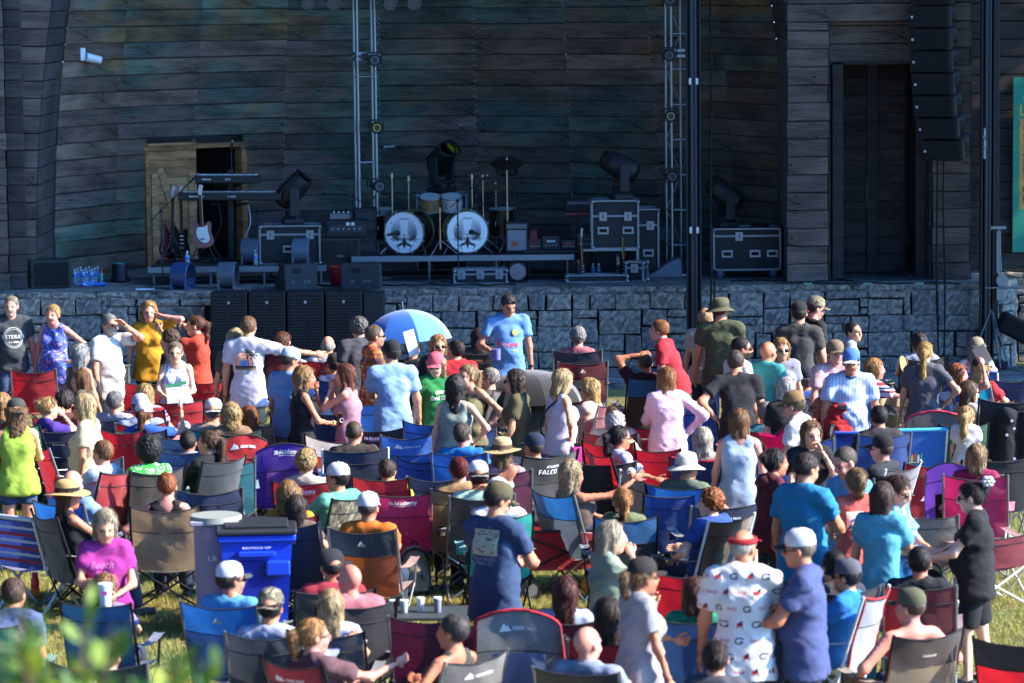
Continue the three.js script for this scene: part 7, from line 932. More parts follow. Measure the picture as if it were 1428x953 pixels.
P(1114, 737, 1.8, -75, 'man in blue violet t-shirt and white dark cap wearing a watch', { top: ['tee', 0x47527e], bot: ['shorts', 0x3a3c44], hair: ['crew', 0x8a7a6a], cap: ['ball', 0xd8dade, 0x23252c, 0], specs: 1, skin: 'd', fat: 1.25, L: 'hold', R: 'hold', watch: 1, watchC: 0xd8dcde, hem: 0.05, nod: 4 });
P(1348, 566, 1.12, 15, 'small girl with blonde ponytail in white top', { fem: 1, top: ['tee', 0xe4e0da], bot: ['shorts', 0x6a7fa8], hair: ['pony', 0xd8b070], hairLen: 0.22, skin: 'a', hs: 1.12 });

// ---------------------------------------------------------------- those who sit
const sit = (px, py, hd, label, o) => P(px, py, o.h ?? 1.7, hd + rr(-7, 7), label, { sit: 1, ...o });
sit(66, 553, 55, 'blonde woman with a messy bun in purple shirt', { fem: 1, top: ['tee', 0x4a2f90], hair: ['bun', 0xc0965a], skin: 'a', fat: 1.2, R: 'mouth', chair: { c: 0x2f6a68, h: 0x3a8480, l: 'teal folding chair under the purple shirted woman' } });
sit(90, 546, 20, 'person with dark curly hair behind the wavy blonde woman', { top: ['tee', 0x6a3a3a], hair: ['curlyshort', 0x241b18], skin: 'd', chair: { c: 0xa02028, l: 'red folding chair behind the wavy blonde woman' } });
sit(202, 535, 10, 'blonde woman in violet striped shirt behind the pale caps', { fem: 1, top: ['tee', 'redstripe:#b8a0c8'], hair: ['bob', 0xc8a468], skin: 'a', chair: { c: 0xb02430, l: 'red folding chair behind the two pale caps', frame: 'dark' } });
sit(195, 549, -15, 'person in lavender cap tucked behind the blue jersey', { top: ['tee', 0x9aa4c8], hair: ['short', BR], cap: ['ball', 0xaab6d8, 0xaab6d8, 0], skin: 'b', chair: { c: 0xb22330, l: 'bright red folding chair spread behind the lavender cap' } });
sit(200, 559, 12, 'ponytailed person in white cap and blue white jersey', { fem: 1, top: ['tee', 0x2c5cb4], hair: ['pony', 0x7a4a28], cap: ['ball', 0xe2e6ee, 0xe2e6ee, 0], skin: 'b', R: 'point', L: 'rest', print: { tex: 'whitemark', side: -1, w: 0.26, h: 0.13, y: 0.76 }, chair: { c: 0x8a8074, h: 0x6c655c, l: 'taupe folding chair under the blue white jersey' } });
sit(160, 545, 30, 'person in pale grey shirt beside the taupe shirted woman', { top: ['tee', 0xb4b8c6], hair: ['short', GY], skin: 'b', chair: { c: 0x46505c, l: 'slate folding chair beside the taupe shirted woman' } });
sit(297, 556, -8, 'person in plain white sun hat by the green chair', { top: ['tee', 0xb8a090], hair: ['short', GY], cap: ['ball', 0xe0d6d0, 0xe0d6d0, 180], skin: 'b', chair: { c: 0x1d7f8e, h: 0x2a9aa8, l: 'turquoise edged folding chair under the white hat' } });
sit(322, 562, -10, 'blonde woman with tousled hair behind the green chair', { fem: 1, top: ['tee', 0x8a6a50], hair: ['wavy', 0xc6a062], hairLen: 0.1, skin: 'a', chair: { c: 0x1c4a34, l: 'dark green folding chair seen from behind', w: 0.62 } });
sit(348, 566, 10, 'auburn haired child beside the tousled blonde', { fem: 1, h: 1.5, top: ['tee', 0x7a4a34], hair: ['long', 0x9a5a2c], skin: 'a', chair: { c: 0x2a4a6e, h: 0x7a6a54, l: 'blue and brown folding chair beside the dark green one' } });
sit(457, 468, 5, 'bald grey fringed man in white collar before the subwoofers', { top: ['polo', 0xd6dae2], hair: ['ring', 0xb9b4ac], skin: 'b', fat: 1.15, chair: { c: 0x8a1420, l: 'wide dark red folding chair before the subwoofers', w: 0.68 } });
sit(466, 492, -30, 'man in charcoal cap behind the auburn woman', { top: ['tee', 0x2a3a66], hair: ['short', BR], cap: ['ball', 0x3a3634, 0x2c2928, 0], skin: 'b', chair: { c: 0x2f66b4, l: 'bright blue folding chair behind the auburn woman', w: 0.66 } });
sit(575, 474, 10, 'dark haired man in black lettered shirt under the blue umbrella', { top: ['tee', 0x1b1b1e], hair: ['short', 0x4a3a30], skin: 'd', chair: { c: 0x17181c, logo: 'orange', l: 'black folding chair under the blue umbrella' } });
sit(667, 458, 5, 'long dark haired woman facing the stone wall', { fem: 1, top: ['tee', 0x4a3a34], hair: ['long', 0x3a2a20], skin: 'b', chair: { c: 0x33271f, logo: 'orange', w: 0.62, l: 'dark brown folding chair with orange mark', frame: 'grey' } });
sit(683, 513, -70, 'grey haired person in sunglasses resting low behind the dark canopy', { top: ['tee', 0x4a4038], hair: ['short', 0xb8aa98], specs: 1, skin: 'a', lean: -26, chair: { c: 0x2a2622, l: 'dark low chair behind the dark canopy' } });
sit(806, 457, 5, 'grey curly haired woman in rose shirt at the stone wall', { fem: 1, top: ['tee', 0xb06470], hair: ['curlyshort', 0x9a9894], skin: 'b', fat: 1.2, chair: { c: 0x1d2436, l: 'navy folding chair at the stone wall', w: 0.62, frame: 'grey' } });
sit(822, 528, -70, 'wavy blonde woman in sunglasses beside the pink chair', { fem: 1, top: ['tee', 0xd8b8a4], hair: ['wavy', 0xd0a868], hairLen: 0.1, specs: 1, skin: 'a', chair: { c: 0x7a1a2c, logo: 'crest', l: 'maroon chair under the wavy blonde woman' } });
sit(900, 492, -20, 'bald man in maroon shirt raising a phone', { top: ['tee', 0x4a1c24], hair: ['crew', 0x6a5a4c], skin: 'd', L: 'crown', R: 'rest', fat: 1.1, stubble: 0x4a3c34, chair: { c: 0x4a342c, h: 0x2a6aa0, l: 'brown and blue folding chair under the man with raised phone' } });
sit(856, 565, 10, 'brown haired person behind the white haired woman', { top: ['tee', 0xc8b8a8], hair: ['short', 0x7a5434], skin: 'b', chair: { c: 0x6a1a24, l: 'dark red chair behind the white haired woman' } });
sit(858, 576, 20, 'white haired woman in pale yellow shirt', { fem: 1, top: ['tee', 0xd8c8a0], hair: ['curlyshort', 0xd4d0c8], skin: 'a', chair: { c: 0xb01c2a, l: 'crimson folding chair under the white haired woman' } });
sit(864, 593, 70, 'dark haired woman in sunglasses resting beside a red chair', { fem: 1, top: ['tee', 0xc4c8d4], hair: ['pony', 0x241a18], specs: 1, skin: 'd', R: 'rest', L: 'lap', chair: { c: 0xc21e26, h: 0xa81822, w: 0.62, l: 'scarlet folding chair under the dark haired woman in sunglasses' } });
sit(1125, 513, -10, 'man in navy cap and royal blue shirt', { top: ['tee', 0x2c62b8], hair: ['short', GY], cap: ['ball', 0x1c2434, 0x1c2434, 0], skin: 'c', fat: 1.15, print: { tex: 'small', side: -1, w: 0.22, h: 0.1, y: 0.78 }, chair: { c: 0x23385e, l: 'blue folding chair under the navy cap man' } });
sit(1146, 553, -60, 'bald man in sunglasses and red shirt', { top: ['tee', 0xb01c28], hair: ['bald', BR], specs: 1, skin: 'e', chair: { c: 0x2a2c32, l: 'black folding chair under the bald man in red' } });
const fanWoman = sit(1220, 500, 80, 'short haired blonde woman fanning herself', { fem: 1, top: ['tee', 'redstripe'], hair: ['bob', 0xc08a4a], skin: 'r', R: 'fan', chair: { c: 0x1f5cb4, l: 'blue folding chair under the woman with the fan' } });
sit(1282, 466, 0, 'dark haired person at the wall behind the ponytail woman', { top: ['tee', 0x9aa2b4], hair: ['curlyshort', 0x2a2220], skin: 'd', chair: { c: 0x2c2f36, l: 'charcoal folding chair at the wall behind the ponytail woman' } });
sit(1362, 470, 15, 'grey curly haired person in cap and flowered shirt', { fem: 1, top: ['tee', 'coralflower'], hair: ['wavy', 0x8f8b86], hairLen: 0.16, cap: ['ball', 0x8a7e68, 0x8a7e68, 0], skin: 'b', chair: { c: 0x2a56a0, type: 'beach', top: 0.86, l: 'blue beach chair with white tube frame near the lift tower' } });
sit(1368, 498, 40, 'blonde woman in black cap and red top', { fem: 1, top: ['tee', 0xb8242c], hair: ['wavy', 0xc8a060], hairLen: 0.14, cap: ['ball', 0x23201f, 0x23201f, 0], skin: 'b', chair: { c: 0x14808c, h: 0x1a94a0, l: 'teal folding chair under the black cap woman', frame: 'grey' } });
const paperWoman = sit(1336, 507, 75, 'ginger woman in blue top holding a paper', { fem: 1, top: ['tee', 0x2f5cb8], hair: ['bob', 0xa85c2c], skin: 'r', R: 'up', chair: { c: 0x34466a, l: 'slate blue chair under the ginger woman' } });
sit(1226, 565, -5, 'dark haired man in charcoal tee by the towel', { top: ['tee', 0x2f2e32], hair: ['short', 0x2a211d], skin: 'c', chair: { c: 0x2a4f96, l: 'blue folding chair under the charcoal tee man', frame: 'grey' } });
sit(100, 655, 25, 'bald man in pale blue shirt on a blue chair', { top: ['tee', 0x86a8d0], hair: ['ring', 0x8a8078], skin: 'r', fat: 1.15, chair: { c: 0x1e62b0, h: 0x2a72c4, l: 'royal blue folding chair under the bald man' } });
sit(93, 669, 55, 'woman in straw hat with black band', { fem: 1, top: ['tank', 0x1c1a1c], hair: ['bob', 0x6a3a1e], cap: ['straw', 0xc9a468, 0x1a191b, 0], skin: 'd', fat: 1.1, turn: 20, chair: { c: 0x1b1b1d, l: 'black folding chair under the straw hat woman', frame: 'dark', w: 0.6 } });
sit(143, 614, -60, 'older woman in powder blue shirt', { fem: 1, top: ['tee', 0xa4b8d4], hair: ['short', 0x9a6a40], skin: 'r', R: 'hold', chair: { c: 0xb01c26, l: 'red folding chair of the older woman in powder blue', arm: 0xb01c26 } });
sit(206, 607, -25, 'woman with afro hair in green flowered top', { fem: 1, top: ['tee', 'greenfloral'], hair: ['afro', 0x1c1513], skin: 'f', fat: 1.15, chair: { c: 0x4a4038, l: 'dark taupe folding chair under the green flowered top' } });
sit(232, 659, -5, 'ginger cropped woman in black tank top', { fem: 1, top: ['tank', 0x19191c], hair: ['short', 0xa85a24], skin: 'r', fat: 1.1, L: 'rest', R: ARM.low, chair: { c: 0xb39a78, h: 0xa68c6a, l: 'large tan folding chair under the ginger woman', w: 0.64, frame: 'dark', top: 0.98 } });
sit(291, 600, -40, 'woman with long brown ponytail in black top', { fem: 1, top: ['long', 0x1d1d20], hair: ['pony', 0x6a4a30], hairLen: 0.36, skin: 'b', L: 'hold', turn: -25, chair: { c: 0x24303a, l: 'dark slate folding chair under the ponytail woman in black' } });
sit(493, 587, -12, 'crew cut man in dark brown shirt', { top: ['tee', 0x3a322c], hair: ['crew', 0x5a422e], skin: 'c', fat: 1.2, chair: { c: 0x1d2f50, l: 'large navy folding chair under the crew cut man', w: 0.66, top: 1.0, frame: 'white' } });
sit(426, 628, 5, 'curly blonde woman on a red banded chair', { fem: 1, top: ['tee', 0xc8b8a8], hair: ['curlyshort', 0xb8965c], skin: 'a', chair: { c: 0x1d2c48, h: 0xc02030, logo: 'academy', l: 'navy chair with red head band and white lettering' } });
sit(402, 672, 5, 'brown blonde woman in mustard top', { fem: 1, top: ['tee', 0xc48a20], hair: ['wavy', 0x9a7040], hairLen: 0.26, skin: 'b', chair: { c: 0x1c2636, h: 0x8a2434, l: 'dark folding chair under the mustard top' } });
sit(413, 690, 10, 'girl with long dark brown hair before the mustard top', { fem: 1, h: 1.55, top: ['tee', 0x6a5a50], hair: ['long', 0x3a281e], hairLen: 0.3, skin: 'b', chair: { c: 0x22303c, logo: 'word', l: 'slate folding chair behind the blue recycling bin' } });
sit(471, 645, -40, 'man in white cap and mint t-shirt', { top: ['tee', 0x62b49a], hair: ['short', 0x3a2c24], cap: ['ball', 0xdcdad8, 0xdcdad8, 0], skin: 'd', fat: 1.15, turn: -20, chair: { c: 'camo', l: 'camouflage folding chair under the mint t-shirt man', arm: 0x3a3830 } });
sit(513, 686, 10, 'man in white cap and orange t-shirt', { top: ['tee', 0xd8721c], hair: ['crew', 0x5a5048], cap: ['ball', 0xdde0e8, 0xdde0e8, 0], skin: 'd', fat: 1.18, chair: { c: 0x8a4a1c, h: 0x22303e, logo: 'crest', l: 'orange backed folding chair with dark band under orange t-shirt', frame: 'grey', w: 0.6 } });
sit(645, 590, 12, 'grey brown haired man in vivid blue shirt', { top: ['tee', 0x1877c0], hair: ['short', 0x5c4e44], skin: 'r', fat: 1.25, turn: 20, chair: { c: 0x1c50a8, l: 'vivid blue folding chair under the blue shirted man', frame: 'grey' } });
sit(640, 637, -10, 'red haired woman with low bun', { fem: 1, top: ['tee', 0xa8855c], hair: ['bun', 0x7a2416], skin: 'b', chair: { c: 0x8f7a56, l: 'khaki folding chair under the red haired woman' } });
sit(667, 643, -5, 'man in backward white cap with both hands behind his head', { top: ['tee', 0xb0d0bc], hair: ['short', 0x3a2a20], cap: ['ball', 0xe2e0e4, 0x8a8680, 180], skin: 'd', R: 'nape', L: 'lap', chair: { c: 0x4c4844, h: 0x3c3936, l: 'grey brown folding chair under the backward white cap', w: 0.6 } });
sit(745, 604, -35, 'man in navy cap on the black team chair', { top: ['tee', 0x1f2326], hair: ['crew', 0x4a3e36], cap: ['ball', 0x1c2840, 0x1c2840, 0], skin: 'c', seat: 0.38, chair: { c: 0x34343a, h: 0x1a1a1c, logo: 'falcons', w: 0.68, top: 1.1, seat: 0.4, l: 'black team folding chair with white lettering', frame: 'dark' } });
sit(797, 643, 45, 'wavy grey blonde woman stretching an arm forward', { fem: 1, top: ['tank', 0x5a4a40], hair: ['wavy', 0xb39a74], hairLen: 0.24, skin: 'd', L: 'lap', R: [0.2, 0.82, 0.28, 0.6, -0.8, 0], chair: { c: 0x4f5a66, h: 0x1c5c98, l: 'blue and grey folding chair under the wavy grey blonde woman', w: 0.62, frame: 'grey' } });
sit(868, 680, -8, 'woman with ginger blonde ponytail in olive tee', { fem: 1, h: 1.6, top: ['tee', 0x6a7450], hair: ['pony', 0xb87a3c], hairLen: 0.14, skin: 'a', chair: { c: 0x22303e, h: 0x1a6cb0, l: 'dark folding chair with blue band under the olive tee' } });
sit(980, 596, 10, 'white blonde woman on the star spangled chair', { fem: 1, top: ['tee', 0xc8b0a8], hair: ['bob', 0xd8ceb8], skin: 'a', chair: { c: 0x24306a, h: 0x1c2450, edge: 0xb02030, l: 'navy folding chair with red edge under the white blonde woman', w: 0.62 } });
sit(957, 631, 25, 'man in wide white bucket hat and grey green tee', { top: ['tee', 0x67735f], hair: ['short', GY], cap: ['bucket', 0xd8d2c8, 0xc4beb4, 0], skin: 'd', fat: 1.3, turn: 25, L: 'rest', R: 'rest', chair: { c: 0x2a2622, h: 0x1c5aa8, logo: 'crest', l: 'blue and brown folding chair under the white bucket hat', w: 0.64 } });
sit(992, 683, -45, 'ginger boy in royal blue shirt', { h: 1.6, top: ['tee', 0x2c4f98], hair: ['curlyshort', 0xa8622c], skin: 'p', turn: -25, L: 'rest', chair: { c: 0x5c4632, l: 'brown folding chair under the ginger boy', mid: 0x4a4440, w: 0.62, frame: 'white' } });
sit(1231, 606, -60, 'man in black cap and sunglasses behind the navy chair', { top: ['tee', 0x2a2c32], hair: ['crew', BR], cap: ['ball', 0x17181a, 0x17181a, 0], specs: 1, skin: 'r', chair: { c: 0x1b2438, l: 'navy striped folding chair under the black cap man', w: 0.7, frame: 'white' } });
sit(1362, 619, 5, 'ash blonde woman on the magenta chair', { fem: 1, top: ['tee', 0x8a1a4c], hair: ['bob', 0xa8885c], skin: 'b', chair: { c: 0xa81a58, h: 0xb82060, logo: 'word', l: 'magenta folding chair under the ash blonde woman', w: 0.6 } });
sit(463, 766, -10, 'man in black cap and red shirt', { top: ['tee', 0xb03444], hair: ['crew', 0x2a211c], cap: ['ball', 0x24242a, 0x24242a, 60], skin: 'd', chair: { c: 0x4a5448, l: 'grey green folding chair under the red shirt', w: 0.62, frame: 'dark' } });
sit(488, 788, -20, 'sunburnt bald man in pink shirt with sunglasses', { top: ['tee', 0xc8727c], hair: ['bald', BR], specs: 1, skin: 0xd07e6a, fat: 1.2, turn: -20, chair: { c: 0x2a2c34, l: 'charcoal folding chair under the sunburnt bald man', w: 0.62, frame: 'dark' } });
sit(320, 783, 25, 'man in white mesh cap and light blue shirt', { top: ['long', 0x5ba4d4], hair: ['short', 0x4a3a2e], cap: ['ball', 0xe0e2ee, 0x4a4a4e, 0], specs: 1, skin: 'd', fat: 1.2, turn: 35, chair: { c: 0x1f3f78, h: 0x1b5ca8, logo: 'crest', l: 'blue folding chair with crest under the mesh cap man', w: 0.64 } });
sit(376, 821, 5, 'person in backward camouflage cap and pale long sleeves', { top: ['long', 0xa8b0cc], hair: ['short', 0x2f2420], cap: ['ball', 'camo', 'camo', 180], specs: 1, skin: 'c', R: 'back', chair: { c: 0x3f4650, l: 'slate grey folding chair under the camouflage cap' } });
sit(461, 822, 5, 'woman with long straight blonde hair in white top', { fem: 1, top: ['tee', 0xc8cede], hair: ['long', 0xb89c70], hairLen: 0.34, skin: 'b', chair: { c: 0x3a3f48, l: 'grey folding chair under the long blonde hair' } });
sit(436, 862, 40, 'ponytailed woman with glasses gesturing with one hand', { fem: 1, top: ['tee', 0x6a4a4e], hair: ['pony', 0xc08a4c], hairLen: 0.12, specs: 2, skin: 'r', turn: 30, R: [0.2, 0.72, 0.26, 0.7, -0.9, 0], chair: { c: 0xa89a72, h: 0x5c1420, logo: 'peak', l: 'maroon and khaki folding chair with mountain mark', w: 0.6, frame: 'dark' } });
sit(632, 857, -40, 'dark grey haired woman with bare arm on a grey chair', { fem: 1, top: ['tank', 0x4a4c44], hair: ['short', 0x4f4742], skin: 'd', turn: -20, R: 'hold', L: 'rest', chair: { c: 0x2c3e5c, h: 0x6a6a68, logo: 'peak', l: 'grey and blue folding chair with mountain mark', w: 0.62, frame: 'grey' } });
sit(788, 804, 5, 'woman with straight auburn hair in white top', { fem: 1, top: ['tee', 0xb4bcd0], hair: ['long', 0x5a2218], hairLen: 0.22, skin: 'b', chair: { c: 0x2a2d36, h: 0x4a0f26, logo: 'crest', l: 'dark maroon folding chair with crest under auburn hair', w: 0.64 } });
sit(847, 833, 5, 'woman with dark brown hair on a red team chair', { fem: 1, top: ['tee', 0x2a2a2e], hair: ['long', 0x33221a], hairLen: 0.24, skin: 'b', chair: { c: 0xb01826, logo: 'gee', l: 'red team folding chair with oval letter mark' } });
sit(818, 875, 20, 'clean shaven bald man on the dark olive chair', { top: ['tee', 0x8a94a8], hair: ['bald', BR], skin: 'r', turn: 25, chair: { c: 0x2c2a22, logo: 'word', l: 'dark olive folding chair under the bald man', w: 0.62, frame: 'grey' } });
sit(970, 805, 5, 'brown haired woman in emerald t-shirt', { fem: 1, top: ['tee', 0x0f8a68], hair: ['bob', 0x5a3a24], skin: 'b', fat: 1.15, chair: { c: 0x2a4a7a, l: 'blue folding chair under the emerald t-shirt' } });
sit(998, 893, 5, 'dark bun haired person on black chair before the printed shirt', { fem: 1, top: ['tee', 0x4a4a52], hair: ['bun', 0x3a281e], skin: 'b', chair: { c: 0x1c1b1a, logo: 'word', l: 'black folding chair before the white printed shirt', w: 0.64, frame: 'white' } });
sit(1271, 820, -30, 'shirtless man in olive cap', { top: ['none', 0], hair: ['crew', 0x6a5040], cap: ['ball', 0x5a5c44, 0x5a5c44, 0], skin: 'r', fat: 1.1, turn: -25, L: 'rest', R: 'rest', chair: { c: 0x8a7c62, h: 0x3a2c20, logo: 'word', l: 'brown and tan folding chair under the shirtless man', w: 0.6, frame: 'dark' } });
sit(1182, 779, -60, 'youth in grey cap and sunglasses with bright blue shirt', { h: 1.6, top: ['tee', 0x1f7ad0], hair: ['short', 0x221b18], cap: ['ball', 0x5a5a64, 0x23262c, 0], specs: 1, skin: 'c', chair: { c: 0xa9aeb2, h: 0x8f9498, edge: 0x8a2028, l: 'pale grey folding chair with red edge under the grey cap', frame: 'white' } });
sit(1163, 768, -20, 'dark haired person beside the grey cap youth', { top: ['tee', 0x3a3a42], hair: ['short', 0x201815], skin: 'c', chair: { c: 0x2a2a2e, l: 'black folding chair beside the pale grey one' } });
sit(1283, 762, 10, 'dark haired person with a black backpack', { top: ['tee', 0x1d2026], hair: ['short', 0x2a201a], skin: 'd', chair: { c: 0x6a1020, l: 'maroon folding chair by the black backpack' } });
sit(146, 800, 10, 'child with long light brown hair behind the leaves', { fem: 1, h: 1.5, top: ['tee', 0x8a7fc0], hair: ['long', 0x9a7048], skin: 'b', chair: { c: 0x1c4f7c, l: 'blue folding chair behind the leaves' } });
sit(150, 893, 5, 'small child with purple hair tie on the dark green chair', { fem: 1, h: 1.45, top: ['tee', 0x6a8a4a], hair: ['bun', 0x8a6844], skin: 'a', chair: { c: 0x1b2420, h: 0x22302c, logo: 'crest', l: 'dark green folding chair with crest behind the leaves', w: 0.7, top: 1.05 } });
sit(18, 806, 10, 'person in slate blue shirt at the edge of the leaves', { top: ['tee', 0x5a6a94], hair: ['short', BR], skin: 'c', lean: 25, chair: { c: 0x2f8a66, l: 'mint green folding chair at the edge of the leaves' } });
sit(694, 666, -10, 'person in plain white cap hidden behind the navy t-shirt man', { top: ['tee', 0xc8ccd4], hair: ['crew', BR], cap: ['ball', 0xe0e2e6, 0xe0e2e6, 0], skin: 'b', chair: { c: 0x169a90, l: 'turquoise folding chair behind the navy t-shirt man', h: 0x1fb0a4 } });
sit(2, 549, 30, 'blonde person by the lime tank top woman', { fem: 1, top: ['tee', 0xc8926a], hair: ['wavy', 0xb98a50], skin: 'b', chair: { c: 0x7a2030, l: 'wine folding chair by the lime tank top woman' } });
P(1071, 477, 1.68, 40, 'bald tanned man behind the lavender grey t-shirt', { top: ['tee', 0x3a9a98], hair: ['bald', BR], skin: 'd' });
sit(1352, 531, 60, 'brown haired woman in sunglasses beside the ginger woman', { fem: 1, top: ['tee', 0xc4bcb4], hair: ['bob', 0x6a5034], specs: 1, skin: 'b', chair: { c: 0x5a4a38, l: 'brown chair of the woman beside the ginger woman' } });
sit(262, 601, 8, 'dark haired child beside the afro haired woman', { h: 1.45, top: ['tee', 0x8a94a4], hair: ['short', 0x2a201a], skin: 'd', chair: { c: 0x2a4a7a, l: 'blue folding chair beside the afro haired woman' } });
sit(700, 610, 5, 'woman in straw coloured hat behind the team chair', { fem: 1, top: ['tee', 0xb08a90], hair: ['bob', 0x8a6a44], cap: ['straw', 0xc2a876, 0x6a4a3a, 0], skin: 'b', chair: { c: 0x6a1f4a, l: 'plum folding chair under the straw coloured hat' } });
sit(1068, 560, -5, 'grey haired man in teal shirt beside platinum haired woman', { top: ['tee', 0x2f7a84], hair: ['short', 0x8a8680], skin: 'c', chair: { c: 0x7a1c28, l: 'dark red chair beside the platinum haired woman' } });
sit(540, 640, 12, 'boy in yellow shirt beside the large navy chair', { h: 1.4, top: ['tee', 0xc8a83c], hair: ['short', 0x4a3626], skin: 'b', chair: { c: 0xa82a34, l: 'red folding chair of the boy in yellow' } });
// ---------------------------------------------------------------- empty chairs
const C = chairAt, RED = 0xc0182a;
C(46, 516, -4, { c: RED, l: 'empty red folding chair beside the veteran t-shirt man', frame: 'grey' });
C(203, 533, 5, { c: 0xb01a2a, l: 'empty red folding chair behind the blue white tunic', frame: 'dark' });
C(283, 532, -6, { c: RED, l: 'empty red folding chair below the orange red t-shirt', frame: 'grey' });
C(170, 600, 10, { c: RED, l: 'tall red folding chair beside the wavy blonde woman', w: 0.5, top: 1.02, frame: 'dark' });
C(81, 600, 0, { c: 0x1d2c48, l: 'navy folding chair between lime top and wavy blonde', logo: 'word', frame: 'grey' });
C(56, 622, 60, { c: 0xb8202a, arm: 0xe0dcd8, l: 'red and white folding chair turned sideways behind lime top', frame: 'grey' });
C(338, 611, -12, { c: 0xc8141e, h: 0xd01a24, logo: 'peak', type: 'round', l: 'bright red folding chair with white mountain mark', w: 0.62 });
C(398, 623, -8, { c: 0x4a2098, h: 0x5226a8, logo: 'academy', type: 'round', l: 'purple folding chair with white lettering', w: 0.7, mid: 0x8a48b8, top: 0.98 });
C(458, 611, 15, { c: 0xc83a26, h: 0xd8d0c8, logo: 'gee', logoAt: [0.16, 0.11, 0.8], l: 'orange red and white team chair with oval letter mark', w: 0.68, tilt: 4 });
C(524, 598, 6, { c: 0x1b2028, logo: 'academy', l: 'black folding chair with white lettering beside the polo man', w: 0.6 });
C(568, 607, -4, { c: 0x2f6ac8, h: 0x3a78d4, logo: 'peak', l: 'bright blue folding chair with white mountain mark', w: 0.56 });
C(585, 640, 30, { c: 0x2a5cb4, l: 'blue folding chair turned beside the pink one', top: 0.8, frame: 'grey' });
C(560, 688, 4, { c: 0xd02f66, h: 0xd83470, logo: 'academy', l: 'pink folding chair with white lettering beside orange t-shirt', w: 0.64, top: 0.96 });
C(608, 665, 2, { c: 0x22375f, l: 'empty navy folding chair beside the pink one', frame: 'grey' });
C(598, 588, 8, { c: 0x1c3f8c, l: 'deep blue folding chair below the green t-shirt woman', frame: 'dark' });
C(824, 565, 4, { c: 0xd81c58, h: 0xe02060, logo: 'academy', l: 'hot pink folding chair with white lettering by the bag woman', w: 0.6, frame: 'grey' });
C(813, 505, 2, { c: 0x6a1424, h: 0x74182a, logo: 'crest', l: 'maroon folding chair with pale crest near the stone wall', w: 0.62, mid: 0x9a8a94, frame: 'grey' });
C(880, 664, 30, { c: 0x3b3b3d, logo: 'word', l: 'charcoal folding chair leaning over beside scarlet chair', w: 0.62, tilt: 12, frame: 'white' });
C(912, 626, 14, { c: 0xa8182a, l: 'red folding chair beside the pink dotted shirt', frame: 'dark' });
C(1204, 605, 4, { name: 'beach_chair', type: 'beach', c: 0x163f92, h: 0x2a56b0, logo: 'bull', top: 0.9, w: 0.6, l: 'dark blue beach chair with red mark' });
C(1281, 600, 2, { name: 'beach_chair', type: 'beach', c: 0x1f6ac0, h: 0x3aa0d8, logo: 'surf', top: 0.92, w: 0.62, l: 'bright blue beach chair with surfboard print' });
C(1306, 578, 4, { type: 'round', c: 0x6f6a66, edge: 0xb02048, logo: 'word', l: 'round topped grey chair with crimson edge below the ponytail woman', w: 0.72, top: 1.02 });
C(1326, 651, 8, { c: 0x7a4ab8, mid: 0x1c1a20, type: 'round', l: 'purple folding chair with black panel beside the magenta one', w: 0.54, top: 1.0 });
C(1384, 560, -6, { c: 0x8a6a3c, l: 'brown folding chair beside the small blonde girl', w: 0.54, frame: 'dark' });
C(1411, 556, 0, { c: 0x171a26, h: 0x141722, l: 'black folding chair with a jacket over it near the banner', w: 0.7, top: 1.15 });
C(14, 722, 40, { name: 'lawn_chair', type: 'beach', stripes: 1, c: 0x2c3f86, h: 0xc8ccd4, top: 0.9, l: 'red white blue striped lawn chair below the lime top woman' });
C(292, 683, -4, { c: 0x22385e, l: 'empty navy folding chair behind the recycling bin', w: 0.62, frame: 'grey' });
C(1418, 895, 30, { c: 0xc01c28, h: 0x17171a, l: 'red and black folding chair near the black shorts woman', w: 0.66, frame: 'dark' });
C(596, 862, 4, { c: 0x4a1230, l: 'dark purple folding chair behind the dark grey haired woman', w: 0.6, frame: 'grey' });
C(672, 864, -3, { c: 0x53143a, l: 'plum folding chair below the navy t-shirt man', w: 0.56, frame: 'grey' });
C(722, 857, 3, { type: 'round', c: 0x7d8386, h: 0x868c8e, mid: 0x93a6d8, edge: 0xa81e30, logo: 'peak', l: 'empty grey round topped chair with red edge and pale panel', w: 0.7, top: 1.06, frame: 'grey' });
C(955, 800, 6, { c: 0xb0182a, l: 'red folding chair behind the emerald t-shirt', frame: 'dark' });
C(437, 497, 18, { c: 0x2a66b4, l: 'blue wide folding chair between light blue cap and auburn woman', w: 0.8, top: 0.82, frame: 'dark' });
C(1240, 556, -4, { c: 0x24509c, l: 'blue folding chair with a towel behind the charcoal tee man', frame: 'grey' });
C(1410, 528, 8, { c: 0x1c2c54, l: 'navy folding chair at the edge of the crowd near the wall', frame: 'grey' });
C(1395, 745, -20, { c: 0x8a1c30, l: 'wine red folding chair beside the woman in black', w: 0.7, top: 0.7, frame: 'white' });
C(1290, 720, 8, { c: 0x77746c, l: 'stone grey folding chair behind the tie dyed t-shirt', w: 0.6, top: 0.85, frame: 'grey' });
C(940, 690, -5, { c: 0x1c4c9c, l: 'blue folding chair behind the ginger boy', frame: 'dark' });
C(640, 690, 6, { c: 0x18a094, l: 'turquoise folding chair with dark arms by the grey one', w: 0.6, top: 0.85, frame: 'dark' });
C(1098, 640, 0, { c: 0x1c56b4, l: 'blue folding chair behind the maroon jacket woman', top: 0.85 });
C(748, 560, -20, { c: 0x26262a, l: 'dark folding chair beside the dark canopy', top: 0.8 });
C(655, 585, 10, { c: 0x2d4f9a, l: 'blue folding chair beyond the sage tank top', frame: 'grey' });
